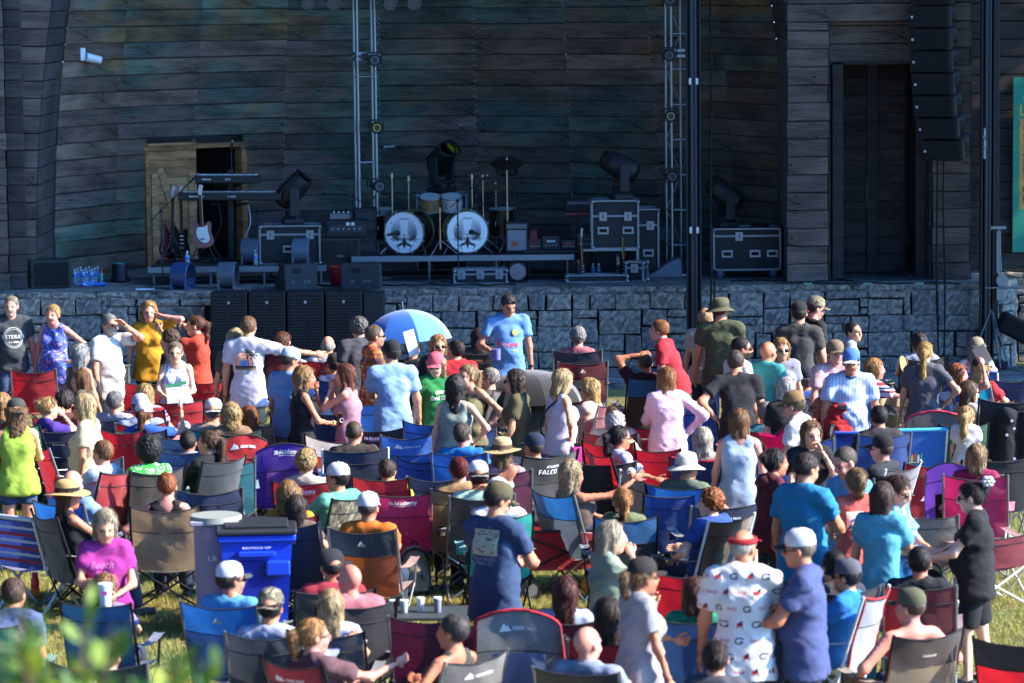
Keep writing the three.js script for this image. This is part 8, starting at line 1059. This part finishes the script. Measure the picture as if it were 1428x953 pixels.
[[133, 640, 0x22345c, 'navy folding chair behind the straw hat woman'], [248, 560, 0xc01a28, 'vivid red folding chair beside the white cap jersey'], [310, 645, 0x1f7a86, 'teal folding chair behind the empty navy one'], [366, 590, 0x2c6a3c, 'leaf green folding chair beyond the bright red one'], [455, 575, 0x1c2c50, 'midnight blue folding chair below the black tank top woman'], [507, 562, 0x2a62b8, 'sky blue folding chair below the mauve top'], [700, 645, 0xb01c2c, 'red folding chair behind the backward white cap'], [766, 600, 0x28549c, 'cobalt folding chair below the bag woman'], [842, 645, 0x222226, 'black folding chair beside the scarlet one'], [896, 592, 0xc0202c, 'red folding chair behind the dark haired woman in sunglasses'], [962, 562, 0x3058a8, 'blue folding chair below the pink dotted shirt'], [1012, 705, 0x1c2a4c, 'navy folding chair behind the white printed shirt'], [1062, 592, 0xb8182a, 'red folding chair below the black t-shirt man'], [1122, 612, 0x2458b0, 'blue folding chair behind the foil balloon'], [1172, 668, 0x1a8a92, 'teal folding chair behind the coral t-shirt'], [1256, 562, 0x6a6a6c, 'grey folding chair below the ponytail woman'], [1302, 645, 0xb81c28, 'red folding chair behind the purple one'], [1392, 640, 0x1c1c20, 'black folding chair beyond the magenta one'], [1345, 592, 0x2f6a4a, 'green folding chair behind the small blonde girl'], [1150, 655, 0xa8283a, 'rose red folding chair behind the turquoise t-shirt'], [250, 610, 0x34507c, 'steel blue folding chair beside the afro hair'], [30, 600, 0xb02430, 'red folding chair beyond the lime tank top']].forEach(([x, y, c, l], i) => C(x, y, (i * 37) % 31 - 15, { c, l, h: i % 3 ? undefined : c * 1, logo: i % 4 === 1 ? 'word' : i % 4 === 3 ? 'peak' : undefined, w: 0.54 + (i % 3) * 0.05 }));
// ---------------------------------------------------------------- umbrellas
function umbrella(label, px, py, h, R, dome, c1, c2, tx, tz, pole) {
  const p = at(px, py, h), o = thing('umbrella', label, 'umbrella', V(p.x, h, p.z)); o.rotation.set(tx, 0.3, tz); const n = 8, F = (a, t) => [Math.sin(a) * R * Math.sin(t * 1.35) / Math.sin(1.35), -dome * (1 - Math.cos(t * 1.35)) / (1 - Math.cos(1.35)), Math.cos(a) * R * Math.sin(t * 1.35) / Math.sin(1.35)];
  const can = new THREE.Group(); can.name = 'canopy'; o.add(can);
  for (let k = 0; k < n; k++) { const a0 = k / n * 6.2832, a1 = (k + 1) / n * 6.2832; part('panel', sheet(6, 8, (u, v) => { const a = a0 + (a1 - a0) * (u + 1) / 2, q = F(a, v), s = 1 - 0.07 * v * (1 - u * u); return [q[0] * s, q[1] - 0.012 * v * (1 - u * u) * 0, q[2] * s]; }), fabric(c2 === c1 || [0, 1].includes(k) ? c2 : c1), can); }
  for (let k = 0; k < n; k++) { const a = k / n * 6.2832, pts = []; for (let t = 0; t <= 6; t++) { const q = F(a, t / 6); pts.push([q[0] * 0.99, q[1] - 0.008, q[2] * 0.99]); } part('rib', hose(pts, 0.004, 8, 4), steel, o); }
  part('shaft', tube([0, -pole, 0], [0, 0.04, 0], 0.008), steel, o); part('ferrule', tube([0, 0.03, 0], [0, 0.1, 0], 0.006), alu, o); part('handle', tube([0, -pole, 0], [0, -pole - 0.1, 0], 0.014), blk, o); return o;
}
umbrella('blue and white open umbrella in front of the stone wall', 562, 432, 1.55, 0.6, 0.42, 0x1670cc, 0x6aa8e0, -0.12, 0.1, 0.75);
umbrella('dark grey open umbrella lying low among the chairs', 735, 516, 1.15, 0.66, 0.4, 0x060708, 0x0a0a0b, -0.1, 0.06, 0.6);
// ---------------------------------------------------------------- bins, wagon, table, bags
{
  const p = at(353, 724, 1.08), o = thing('recycling_bin', 'blue wheeled recycling bin with black lid', 'bin', V(p.x, 0, p.z - 0.3), Math.PI + 0.08), bm = mat(0x1440c8, 0.42), s = new THREE.Shape(); s.moveTo(-0.24, 0); s.lineTo(0.24, 0); s.lineTo(0.29, 0.95); s.lineTo(-0.29, 0.95);
  const g = new THREE.CylinderGeometry(0.41, 0.33, 0.92, 4, 6).rotateY(Math.PI / 4).translate(0, 0.5, 0); part('tub', g.toNonIndexed(), Object.assign(bm.clone(), { flatShading: false }), o).geometry.computeVertexNormals();
  part('rim', box(0.64, 0.07, 0.64, 0, 0.93, 0, 0.02), bm, o); part('lid', [box(0.66, 0.05, 0.68, 0, 1.0, 0, 0.02), box(0.52, 0.03, 0.5, 0, 1.05, 0, 0.012)], mat(0x24272b, 0.55), o); part('front_recess', box(0.26, 0.4, 0.02, 0, 0.36, -0.285, 0.008), mat(0x0a2290, 0.5), o); part('grab_bar', box(0.3, 0.05, 0.07, 0, 0.8, -0.31, 0.012), bm, o); part('lift_pocket', box(0.2, 0.14, 0.08, -0.17, 0.62, -0.3, 0.02), bm, o); part('axle_handle', tube([-0.22, 0.98, 0.34], [0.22, 0.98, 0.34], 0.016), bm, o); o.scale.set(1.06, 0.94, 1); for (const q of [-1, 1]) part('wheel', new THREE.CylinderGeometry(0.11, 0.11, 0.05, 18).rotateZ(Math.PI / 2).translate(q * 0.27, 0.11, 0.24), rubber, o); part('lettering', plate(0.24, 0.04, 0, 0.88, -0.3, Math.PI), letter('RECYCLE-UP', '#d8e0f0'), o);
  const q = at(298, 728, 1.02), c = thing('trash_container', 'lilac see-through trash container beside the blue bin', 'bin', V(q.x, 0, q.z - 0.2)); part('frame', [box(0.42, 0.04, 0.42, 0, 0.98, 0, 0.01), box(0.42, 0.04, 0.42, 0, 0.02, 0, 0.01)], mat(0x9a9aa8, 0.5), c); part('liner', new THREE.CylinderGeometry(0.2, 0.18, 0.94, 20, 1, true).translate(0, 0.5, 0), phys(0xb0a4d0, { roughness: 0.5, transmission: 0.45, side: THREE.DoubleSide }), c); part('lid', cyl(0.22, 0.23, 0.05, 0, 1.0, 0, 20), mat(0x8b8f86, 0.7), c); part('lettering', plate(0.1, 0.08, -0.02, 0.7, 0.206), letter('LB', '#e8e4f0', { w: 64, h: 64 }), c);
}
{ // red folding wagon
  const p = at(785, 738, 0.62), o = thing('folding_wagon', 'red fabric folding wagon with black wheels', 'wagon', V(p.x, 0, p.z - 0.1), 0.12), fr = fabric(0xb4141e); for (const z of [-0.28, 0.28]) { part('side_panel', sheet(8, 4, (u, v) => [u * 0.45, 0.28 + v * 0.34, z + 0.012 * Math.sin(u * 5)]), fr, o); part('cross_tube', tube([-0.44, 0.24, z], [0.44, 0.62, z], 0.011), blk, o); part('cross_tube', tube([0.44, 0.24, z], [-0.44, 0.62, z], 0.011), blk, o); part('top_rail', tube([-0.46, 0.63, z], [0.46, 0.63, z], 0.013), blk, o); } for (const x of [-0.45, 0.45]) part('end_panel', box(0.012, 0.34, 0.56, x, 0.28, 0), fr, o); part('floor_panel', box(0.9, 0.02, 0.56, 0, 0.27, 0), fr, o); for (const x of [-0.34, 0.34]) for (const z of [-0.3, 0.3]) { const w = part('wheel', new THREE.CylinderGeometry(0.1, 0.1, 0.06, 20).rotateX(Math.PI / 2).translate(x, 0.1, z), rubber, o); part('hub', new THREE.CylinderGeometry(0.06, 0.06, 0.066, 14).rotateX(Math.PI / 2).translate(x, 0.1, z), mat(0x6a6a68, 0.6), w); part('fork', tube([x, 0.12, z], [x, 0.28, z * 0.9], 0.016), blk, o); } part('pull_handle', [tube([-0.46, 0.34, 0], [-0.75, 0.75, 0.05], 0.012), tube([-0.75, 0.75, -0.03], [-0.75, 0.75, 0.13], 0.014)], blk, o);
  const t = thing('tote_bag', 'mustard tote bag under the red wagon', 'bag', V(p.x + 0.35, 0, p.z + 0.1)); const g = new THREE.SphereGeometry(0.16, 12, 9).scale(1.2, 0.8, 0.8).translate(0, 0.12, 0); part('bag', g, mat(0xc08a34, 0.9), t); part('strap', new THREE.TorusGeometry(0.09, 0.01, 5, 14, Math.PI).translate(0, 0.2, 0), mat(0x9a6a24, 0.9), t);
  const b = thing('gift_bag', 'navy bag lying on the red wagon', 'bag', V(p.x + 0.18, 0.3, p.z)); part('bag', new THREE.SphereGeometry(0.17, 12, 9).scale(1.3, 1.0, 0.9).translate(0, 0.26, 0), cloth(0x1c2c58), b); part('drawstring', new THREE.TorusGeometry(0.05, 0.008, 5, 12).translate(0, 0.4, 0.08), mat(0xc8ccd8, 0.7), b);
}
{ const p = at(577, 758, 0.5), o = thing('backpack', 'grey and black backpack standing on the grass', 'backpack', V(p.x, 0, p.z), 0.15); const m = skin([cap(V(0, 0.14, 0), V(0, 0.36, -0.02), 0.15, 0.12, { flat: 0.75, side: V(0, 0, 1), cut: [[V(0, 0.005, 0), V(0, -1, 0)]] })], 0.02, 0.03, { fold: 0.008 }).g; part('sack', boxUV(m), cloth(0x8f8c80), o); part('pocket', box(0.2, 0.16, 0.06, 0, 0.06, 0.1, 0.03), cloth(0x7b786c), o); part('trim', new THREE.TorusGeometry(0.12, 0.012, 5, 18, Math.PI).translate(0, 0.34, 0.06), blk, o); part('base', box(0.28, 0.06, 0.22, 0, 0.0, 0, 0.02), cloth(0x1c1c20), o); for (const s of [-1, 1]) part('zip_pull', box(0.012, 0.07, 0.012, s * 0.06, 0.18, 0.13, 0.004), blk, o); part('carry_loop', new THREE.TorusGeometry(0.035, 0.009, 5, 12, Math.PI).translate(0, 0.48, 0), blk, o); }
{ const p = at(600, 848, 0.62), o = thing('camp_table', 'low folding table with drinks and a green bag', 'table', V(p.x, 0, p.z)); part('table_top', box(0.8, 0.03, 0.5, 0, 0.56, 0, 0.01), mat(0x3a3f40, 0.6), o); for (const s of [-1, 1]) for (const q of [-1, 1]) part('leg', tube([s * 0.36, 0, q * 0.22], [s * 0.36, 0.56, q * 0.22], 0.012), alu, o);
  [[-0.3, 0x8f9c92, 'white foam cup at the corner of the camp table'], [-0.21, 0xb0b8b4, 'white foam cup beside the green bag'], [-0.08, 0xc8ccd0, 'tall white cup in the middle of the camp table'], [0.06, 0x7a848e, 'grey cup on the camp table near the navy shirt']].forEach(([x, c, l], i) => { const u = thing('cup', l, 'cup', V(p.x + x, 0.592, p.z + 0.05 * (i % 2))); u.scale.setScalar(0.8); part('cup', lathe([[0, 0], [0.034, 0], [0.042, 0.1 + i * 0.012], [0.044, 0.105 + i * 0.012], [0.04, 0.1], [0.03, 0.006]], 16), mat(c, 0.6), u); part('lid', cyl(0.042, 0.045, 0.012, 0, 0.106 + i * 0.012, 0, 16), mat(0xf0f0f0, 0.4), u); });
  const b = thing('plastic_bag', 'lime green plastic bag hanging at the camp table', 'bag', V(p.x - 0.42, 0.2, p.z + 0.05)); part('bag', skin([cap(V(0, 0.1, 0), V(0.03, 0.34, 0), 0.1, 0.05)], 0.02, 0.03, { fold: 0.03, f: 1.6 }).g, phys(0x6fc81c, { roughness: 0.35, transmission: 0.25, side: THREE.DoubleSide }), b); part('bag_handle', new THREE.TorusGeometry(0.05, 0.008, 5, 12, Math.PI).translate(0.03, 0.36, 0), mat(0x6fc81c, 0.4), b); }
{ const p = at(155, 507, 0.95), o = thing('pop_up_hamper', 'black mesh pop-up hamper with round rim', 'hamper', V(p.x, 0, p.z)); part('mesh_wall', new THREE.CylinderGeometry(0.24, 0.2, 0.9, 24, 3, true).translate(0, 0.47, 0), phys(0x2c2a28, { roughness: 0.9, transmission: 0.4, side: THREE.DoubleSide }), o); part('rim', new THREE.TorusGeometry(0.24, 0.016, 6, 28).rotateX(Math.PI / 2).translate(0, 0.93, 0), mat(0x3c3a36, 0.7), o); part('lid_mesh', cyl(0.23, 0.23, 0.012, 0, 0.925, 0, 24), mat(0x4a4844, 0.9), o); for (let k = 0; k < 4; k++) part('rod', tube([Math.cos(k * 1.57 + 0.5) * 0.22, 0, Math.sin(k * 1.57 + 0.5) * 0.22], [Math.cos(k * 1.57 + 0.5) * 0.24, 0.93, Math.sin(k * 1.57 + 0.5) * 0.24], 0.008), blk, o); }
{ // foil balloon and the red drape
  const p = at(1088, 604, 1.2), o = thing('foil_balloon', 'shiny magenta red star balloon beside the white t-shirt man', 'balloon', V(p.x, 1.05, p.z)); const s = new THREE.Shape(); for (let k = 0; k < 10; k++) { const a = k * Math.PI / 5 + 0.3, r = k % 2 ? 0.12 : 0.24; k ? s.lineTo(Math.sin(a) * r, Math.cos(a) * r) : s.moveTo(Math.sin(a) * r, Math.cos(a) * r); } s.closePath(); const g = new THREE.ExtrudeGeometry(s, { depth: 0.02, bevelEnabled: true, bevelSize: 0.02, bevelThickness: 0.07, bevelSegments: 5, curveSegments: 3 }).translate(0, 0, -0.01); part('balloon', g, mat(0xd01c5a, 0.18, { metalness: 0.55 }), o); part('ribbon', hose([[0, -0.2, 0], [0.02, -0.5, 0.02], [-0.03, -0.8, 0], [0, -1.04, 0]], 0.004), mat(0xd8d8e0, 0.5), o);
  const q = at(1163, 568, 1.15), r = thing('drawstring_sack', 'bright red sack with dark cord lock held up', 'sack', V(q.x, 0.35, q.z)); part('sack', skin([cap(V(0, 0.1, 0), V(0.05, 0.6, 0), 0.13, 0.16), cap(V(0.05, 0.6, 0), V(0.08, 0.74, 0), 0.14, 0.12)], 0.024, 0.04, { fold: 0.03 }).g, phys(0xc8161c, { roughness: 0.8, transmission: 0.2 }), r); part('cord_lock', box(0.1, 0.06, 0.05, 0.08, 0.78, 0.11, 0.015), blk2, r);
  const t = at(1243, 552, 1.0), w = thing('towel', 'tan striped towel hanging over a blue chair', 'towel', V(t.x, 0.3, t.z + 0.06)); part('cloth', sheet(8, 8, (u, v) => [u * 0.18, v * 0.68, 0.03 * Math.sin(u * 6) + 0.02 * v]), mat(0xa8946c, 0.95, { side: THREE.DoubleSide }), w); part('hem', box(0.36, 0.02, 0.02, 0, 0, 0), mat(0x8a7a58, 0.95), w);
  const j = at(1416, 575, 1.0), jk = thing('jacket', 'black jacket with pale stars hanging on the chair near the banner', 'jacket', V(j.x, 0.35, j.z + 0.15)); part('cloth', skin([cap(V(-0.12, 0.1, 0), V(-0.1, 0.62, 0), 0.12, 0.1), cap(V(0.12, 0.1, 0), V(0.1, 0.62, 0), 0.12, 0.1)], 0.025, 0.05, { fold: 0.02 }).g, cloth(0x11131c), jk); for (let k = 0; k < 9; k++) part('star', new THREE.CircleGeometry(0.018, 5).translate(rr(-0.16, 0.16), rr(0.1, 0.6), 0.125), mat(0xb8bcc8, 0.7), jk);
}
// ---------------------------------------------------------------- things in hands
const hold = (name, label, cat, who, i, dx = 0, dy = 0, dz = 0, turn = 0) => { const p = who.hands[i]; return thing(name, label, cat, V(p.x + dx, p.y + dy, p.z + dz), turn); };
const cupGeo = (r, h) => lathe([[0, 0], [r * 0.78, 0], [r, h], [r * 1.05, h + 0.006], [r * 0.94, h], [r * 0.7, 0.008]], 16);
{ const o = hold('tumbler', 'tall white tumbler in the magenta t-shirt woman\u2019s hands', 'tumbler', tumblerWoman, 1, -0.02, -0.1, 0.05); part('cup', cupGeo(0.052, 0.2), mat(0xd6dae2, 0.5), o); part('lid', cyl(0.054, 0.056, 0.02, 0, 0.2, 0, 16), mat(0xe4e6ea, 0.4), o); part('mark', plate(0.04, 0.03, 0, 0.15, 0.054), mat(0xb03a90, 0.6), o); }
{ const o = hold('mug', 'lavender mug held by the sky blue jersey man', 'mug', jerseyMan, 0, -0.01, -0.07, 0.04); part('cup', cyl(0.048, 0.045, 0.13), mat(0x6a74c8, 0.4), o); part('ear', new THREE.TorusGeometry(0.035, 0.008, 6, 14).translate(-0.06, 0.065, 0), mat(0x6a74c8, 0.4), o); }
{ const o = hold('beer_bottle', 'dark glass bottle in the light blue polo man\u2019s hand', 'bottle', poloMan, 1, 0, -0.08, 0.02); part('glass', lathe([[0, 0], [0.031, 0], [0.032, 0.14], [0.014, 0.19], [0.013, 0.24], [0, 0.24]], 14), phys(0x1c0d08, { roughness: 0.15, clearcoat: 1 }), o); part('paper_label', cyl(0.0335, 0.0335, 0.06, 0, 0.05, 0, 14), mat(0x5a1c1c, 0.7), o); }
{ const o = hold('paper_cup', 'black cup with letter mark by the black tank top woman', 'cup', sipWoman, 0, 0.05, -0.06, 0.02); part('cup', cupGeo(0.048, 0.16), mat(0x1a1618, 0.5), o); part('mark', new THREE.TorusGeometry(0.022, 0.006, 5, 14, 5.2).rotateZ(0.6).translate(0, 0.09, 0.05), mat(0xd8d8d8, 0.6), o); part('lid', cyl(0.05, 0.051, 0.02, 0, 0.16, 0, 16), mat(0xc8b44a, 0.5), o); }
{ const o = hold('paper_sheet', 'white folded paper raised by the orange plaid man', 'paper', plaidMan, 1, 0.1, 0.28, 0.02, 0.4); part('sheet', move(box(0.13, 0.3, 0.004, 0, -0.15, 0), 0, 0, 0, 0, 0, 0.25), mat(0xe6e8ec, 0.7), o); }
{ const w = scene.children.find((c) => c.userData.label?.includes('holding papers')), o = hold('document_folder', 'white and green papers against the blue white tunic', 'papers', w, 0, 0.1, 0.06, 0.07, 0.1); part('sheet', move(box(0.26, 0.18, 0.008, 0, -0.1, 0), 0, 0, 0, -0.15, 0, 0.08), mat(0xd8d2c8, 0.8), o); part('stripe', move(box(0.24, 0.035, 0.006, 0, 0.09, -0.005), 0, 0, 0, -0.15, 0, 0.2), mat(0x2f8a58, 0.7), o); }
{ const o = hold('hand_fan', 'tan and green paper fan held by the short haired blonde woman', 'fan', fanWoman, 0, 0.0, 0.02, 0.03, 0.6); part('fan', new THREE.CircleGeometry(0.1, 18).scale(0.5, 1.1, 1).translate(-0.05, 0.14, 0).rotateZ(0.35), mat(0xb89a5c, 0.8, { side: THREE.DoubleSide }), o); part('stick', tube([0, -0.04, 0.003], [-0.06, 0.22, 0.003], 0.006), mat(0x8a6a3c, 0.7), o); }
{ const o = hold('paper_sheet', 'tan paper held up by the ginger woman in blue', 'paper', paperWoman, 0, 0.03, 0.02, 0.02, -0.3); part('sheet', move(box(0.15, 0.21, 0.004, 0, -0.08, 0), 0, 0, 0, 0, 0, 0.5), mat(0xcfb49a, 0.8), o); }
{ const p = bagWoman.localToWorld(V(-0.24, 0.78, 0.06)), o = thing('phone_pouch', 'hot pink phone pouch hanging from the crossbody strap', 'pouch', p, 0.3); part('pouch', box(0.1, 0.17, 0.03, 0, -0.08, 0, 0.012), mat(0xd01c88, 0.6), o); part('phone', box(0.07, 0.05, 0.012, 0, 0.085, 0, 0.006), mat(0x1c1c22, 0.2), o); }
{ const o = hold('paper_cup', 'white paper cup in the hand of the woman in black', 'cup', blackWoman, 0, -0.03, -0.05, 0.03); part('cup', cupGeo(0.045, 0.13), mat(0xd6dae4, 0.6), o); part('lid', cyl(0.046, 0.048, 0.012, 0, 0.13, 0, 16), mat(0xeceef2, 0.4), o); const f = blackWoman.localToWorld(V(0.02, 1.66, -0.09)), fl = thing('hair_flower', 'pale silk flower in the dark hair of the woman in black', 'flower', f); for (let k = 0; k < 6; k++) part('petal', new THREE.SphereGeometry(0.028, 7, 5).scale(1, 0.6, 1).translate(Math.cos(k * 1.05) * 0.03, Math.sin(k * 1.05) * 0.03, 0.01), mat(0xc8d0cc, 0.8), fl); part('centre', new THREE.SphereGeometry(0.014, 6, 5).translate(0, 0, 0.03), mat(0xd8c88a, 0.8), fl); }
// ---------------------------------------------------------------- things on the grass
{ const p = at(48, 785), o = thing('paper_cup', 'large white drink cup with red script beside the striped lawn chair', 'cup', V(p.x, 0, p.z)); part('cup', cupGeo(0.052, 0.2), mat(0xd8d4d2, 0.6), o); part('lettering', new THREE.CylinderGeometry(0.0515, 0.047, 0.09, 10, 1, true, -0.7, 1.4).translate(0, 0.11, 0), Object.assign(letter('Cola', '#c02030', { style: 'italic bold', face: 'serif', w: 128, h: 64, size: 56 }), { side: THREE.DoubleSide }), o); part('straw', tube([0, 0.2, 0], [0.02, 0.28, 0], 0.005), mat(0xd83a3c, 0.5), o); }
{ const p = at(49, 837), o = thing('water_bottle', 'pink to orange sports bottle standing on the grass', 'bottle', V(p.x, 0, p.z)); part('lower_half', cyl(0.04, 0.04, 0.11, 0, 0, 0, 16), phys(0xf08018, { roughness: 0.3, transmission: 0.3 }), o); part('upper_half', lathe([[0.04, 0.11], [0.04, 0.19], [0.03, 0.21], [0.03, 0.22]], 16), phys(0xe83a4c, { roughness: 0.3, transmission: 0.3 }), o); part('cap', cyl(0.026, 0.03, 0.045, 0, 0.215, 0, 14), mat(0xd82c50, 0.4), o); }
bottle('clear water bottle on the brown chair beside the ginger boy', at(927, 742, 0.45).setY(0.44), 0.26, petMat, mat(0xe8edf2, 0.5));
{ const p = at(611, 760), o = thing('insulated_bottle', 'teal insulated bottle by the grey backpack', 'bottle', V(p.x, 0, p.z)); part('body', cyl(0.045, 0.045, 0.26, 0, 0, 0, 16), mat(0x148a8c, 0.35), o); part('cap', cyl(0.032, 0.04, 0.06, 0, 0.26, 0, 14), blk, o); part('bottle_sleeve', cyl(0.047, 0.047, 0.09, 0, 0, 0, 16), mat(0x8a8784, 0.6), o); }
[[1300, 850, 0x14161a, 'black backpack hanging on the maroon folding chair', 0.55], [205, 770, 0x6a6458, 'brown cloth bag under the tan chair', 0], [120, 770, 0x2a2c30, 'dark bag beside the black chair of the straw hat woman', 0], [1335, 760, 0x2c5c8c, 'blue cooler bag near the woman in black', 0], [690, 800, 0x1b2c50, 'navy bag on the grass behind the navy t-shirt man', 0], [1240, 700, 0xb01c24, 'red bag hanging beside the tie dyed t-shirt', 0.3], [1378, 690, 0x9a2030, 'red net bag under the magenta chair', 0.1], [480, 720, 0x2f7ac8, 'blue bag under the orange backed chair', 0.1], [255, 745, 0x8a2a34, 'wine red bag beside the tan chair', 0], [735, 745, 0x9aa0a8, 'pale grey bag under the black team chair', 0], [1010, 640, 0x2a4a9a, 'blue bag beside the star spangled chair', 0], [905, 700, 0xb84a2c, 'rust bag beside the blue banded chair', 0], [1150, 720, 0x4a3a7a, 'violet bag beside the turquoise t-shirt', 0], [430, 700, 0x3a6a4a, 'green bag between the two long haired women', 0], [560, 720, 0xa8305c, 'raspberry bag under the pink chair', 0], [330, 660, 0xc8c4bc, 'white bag beside the bright red chair', 0]].forEach(([px, py, c, l, y], i) => { const p = at(px, py, y + 0.05), o = thing('cloth_bag', l, 'bag', V(p.x, y, p.z), rr(-0.5, 0.5)); part('bag', skin([cap(V(-0.06, 0.12, 0), V(0.05, 0.2, 0), 0.12, 0.1, { cut: [[V(0, 0.005, 0), V(0, -1, 0)]] }), cap(V(0.02, 0.16, 0.02), V(0, 0.3, 0), 0.1, 0.07)], 0.022, 0.04, { fold: 0.022, seed: i * 3 }).g, cloth(c), o); part('strap', new THREE.TorusGeometry(0.08, 0.009, 5, 14, Math.PI).rotateY(rr(-0.6, 0.6)).translate(0, 0.34, 0), mat(0x24242a, 0.8), o); });
// ---------------------------------------------------------------- the leafy shrub in front of the lens
{
  const base = at(78, 930, 3.95), o = thing('young_tree', 'young leafy tree top with yellow green leaves before the lawn', 'tree', V(base.x, 0, base.z)), bark = mat(0x5a4a34, 0.9), crown = new THREE.Group(); crown.name = 'crown'; o.add(crown);
  part('trunk', tube([0.05, 0, 0], [0.0, 3.7, 0], 0.035, 8, 0.018), bark, o);
  const lf = new THREE.Shape(); lf.moveTo(0, 0); lf.bezierCurveTo(0.03, 0.02, 0.032, 0.06, 0, 0.1); lf.bezierCurveTo(-0.032, 0.06, -0.03, 0.02, 0, 0); const lg = new THREE.ShapeGeometry(lf, 5), a = lg.attributes.position; for (let i = 0; i < a.count; i++) a.setZ(i, -Math.abs(a.getX(i)) * 0.35 - a.getY(i) ** 2 * 2); lg.computeVertexNormals();
  const lm = [0x6f9420, 0x8aa828, 0x55801c, 0xa0b030, 0x44701f].map((c) => phys(c, { roughness: 0.7, transmission: 0.45, side: THREE.DoubleSide }));
  for (let b = 0; b < 19; b++) {
    const dx = rr(-0.3, 0.5), top = 4.2 - Math.abs(dx - (-0.02)) * 0.75 + rr(-0.16, 0.1) - (b % 3) * 0.07, z0 = rr(-0.25, 0.25), s = V(0, 3.2 + rnd() * 0.4, 0), e = V(dx, top, z0), m = s.clone().lerp(e, 0.55).add(V(dx * 0.25, 0.05, 0)), cv = new THREE.QuadraticBezierCurve3(s, m, e); part('twig', new THREE.TubeGeometry(cv, 10, 0.005, 5), bark, crown);
    for (let k = 0; k < 13; k++) { const t = 0.35 + k / 13 * 0.65, p = cv.getPoint(t), l = part('leaf', lg, pick(lm), crown); l.position.copy(p); l.rotation.set(rr(-1.1, 0.5), k * 2.4 + rnd(), rr(-1.0, 1.0), 'YXZ'); l.scale.setScalar(rr(0.55, 1.05)); }
  }
}
// ---------------------------------------------------------------- unseen tree beside the stage, added and sized to shade the stone wall
{
  const o = thing('oak_tree', 'broad tree beside the stage end shading the stone wall', 'tree', V(15, 0, WALLZ + 2.3)); part('trunk', tube([0, 0, 0], [0.1, 12, 0], 0.4, 10, 0.2), mat(0x4a3d30, 0.95), o); for (let k = 0; k < 6; k++) part('limb', tube([0.1, 3.5 + k * 0.8, 0], [Math.cos(k * 2.2) * 2.4, 7 + k * 2, Math.sin(k * 2.2) * 1.6], 0.13, 7, 0.05), mat(0x4a3d30, 0.95), o);
  const P = [], I = []; for (let k = 0; k < 16000; k++) { const a = rnd() * 6.28, u = Math.sqrt(rnd()), y = rr(-1, 1), r = Math.sqrt(Math.max(0.02, 1 - y * y)) * u, c = V(Math.cos(a) * r * 4, 12 + y * 10, Math.sin(a) * r * 2.5), d = V(rr(-1, 1), rr(-1, 1), rr(-1, 1)).normalize().multiplyScalar(0.2), e = V(rr(-1, 1), rr(-1, 1), rr(-1, 1)).cross(d).normalize().multiplyScalar(0.13), b = P.length / 3; for (const q of [c.clone().sub(d), c.clone().add(e), c.clone().add(d), c.clone().sub(e)]) P.push(q.x, q.y, q.z); I.push(b, b + 1, b + 2, b, b + 2, b + 3); }
  const g = new THREE.BufferGeometry(); g.setAttribute('position', new THREE.Float32BufferAttribute(P, 3)); g.setIndex(I); g.computeVertexNormals(); g.setAttribute('uv', new THREE.Float32BufferAttribute(new Float32Array(P.length / 3 * 2), 2)); part('crown', g, phys(0x4a6a24, { roughness: 0.8, transmission: 0.3, side: THREE.DoubleSide }), o).userData.kind = 'stuff';
}
scene.traverse((o) => { if (o.isMesh) { o.castShadow = o.receiveShadow = true; } });
renderer.render(scene, camera);
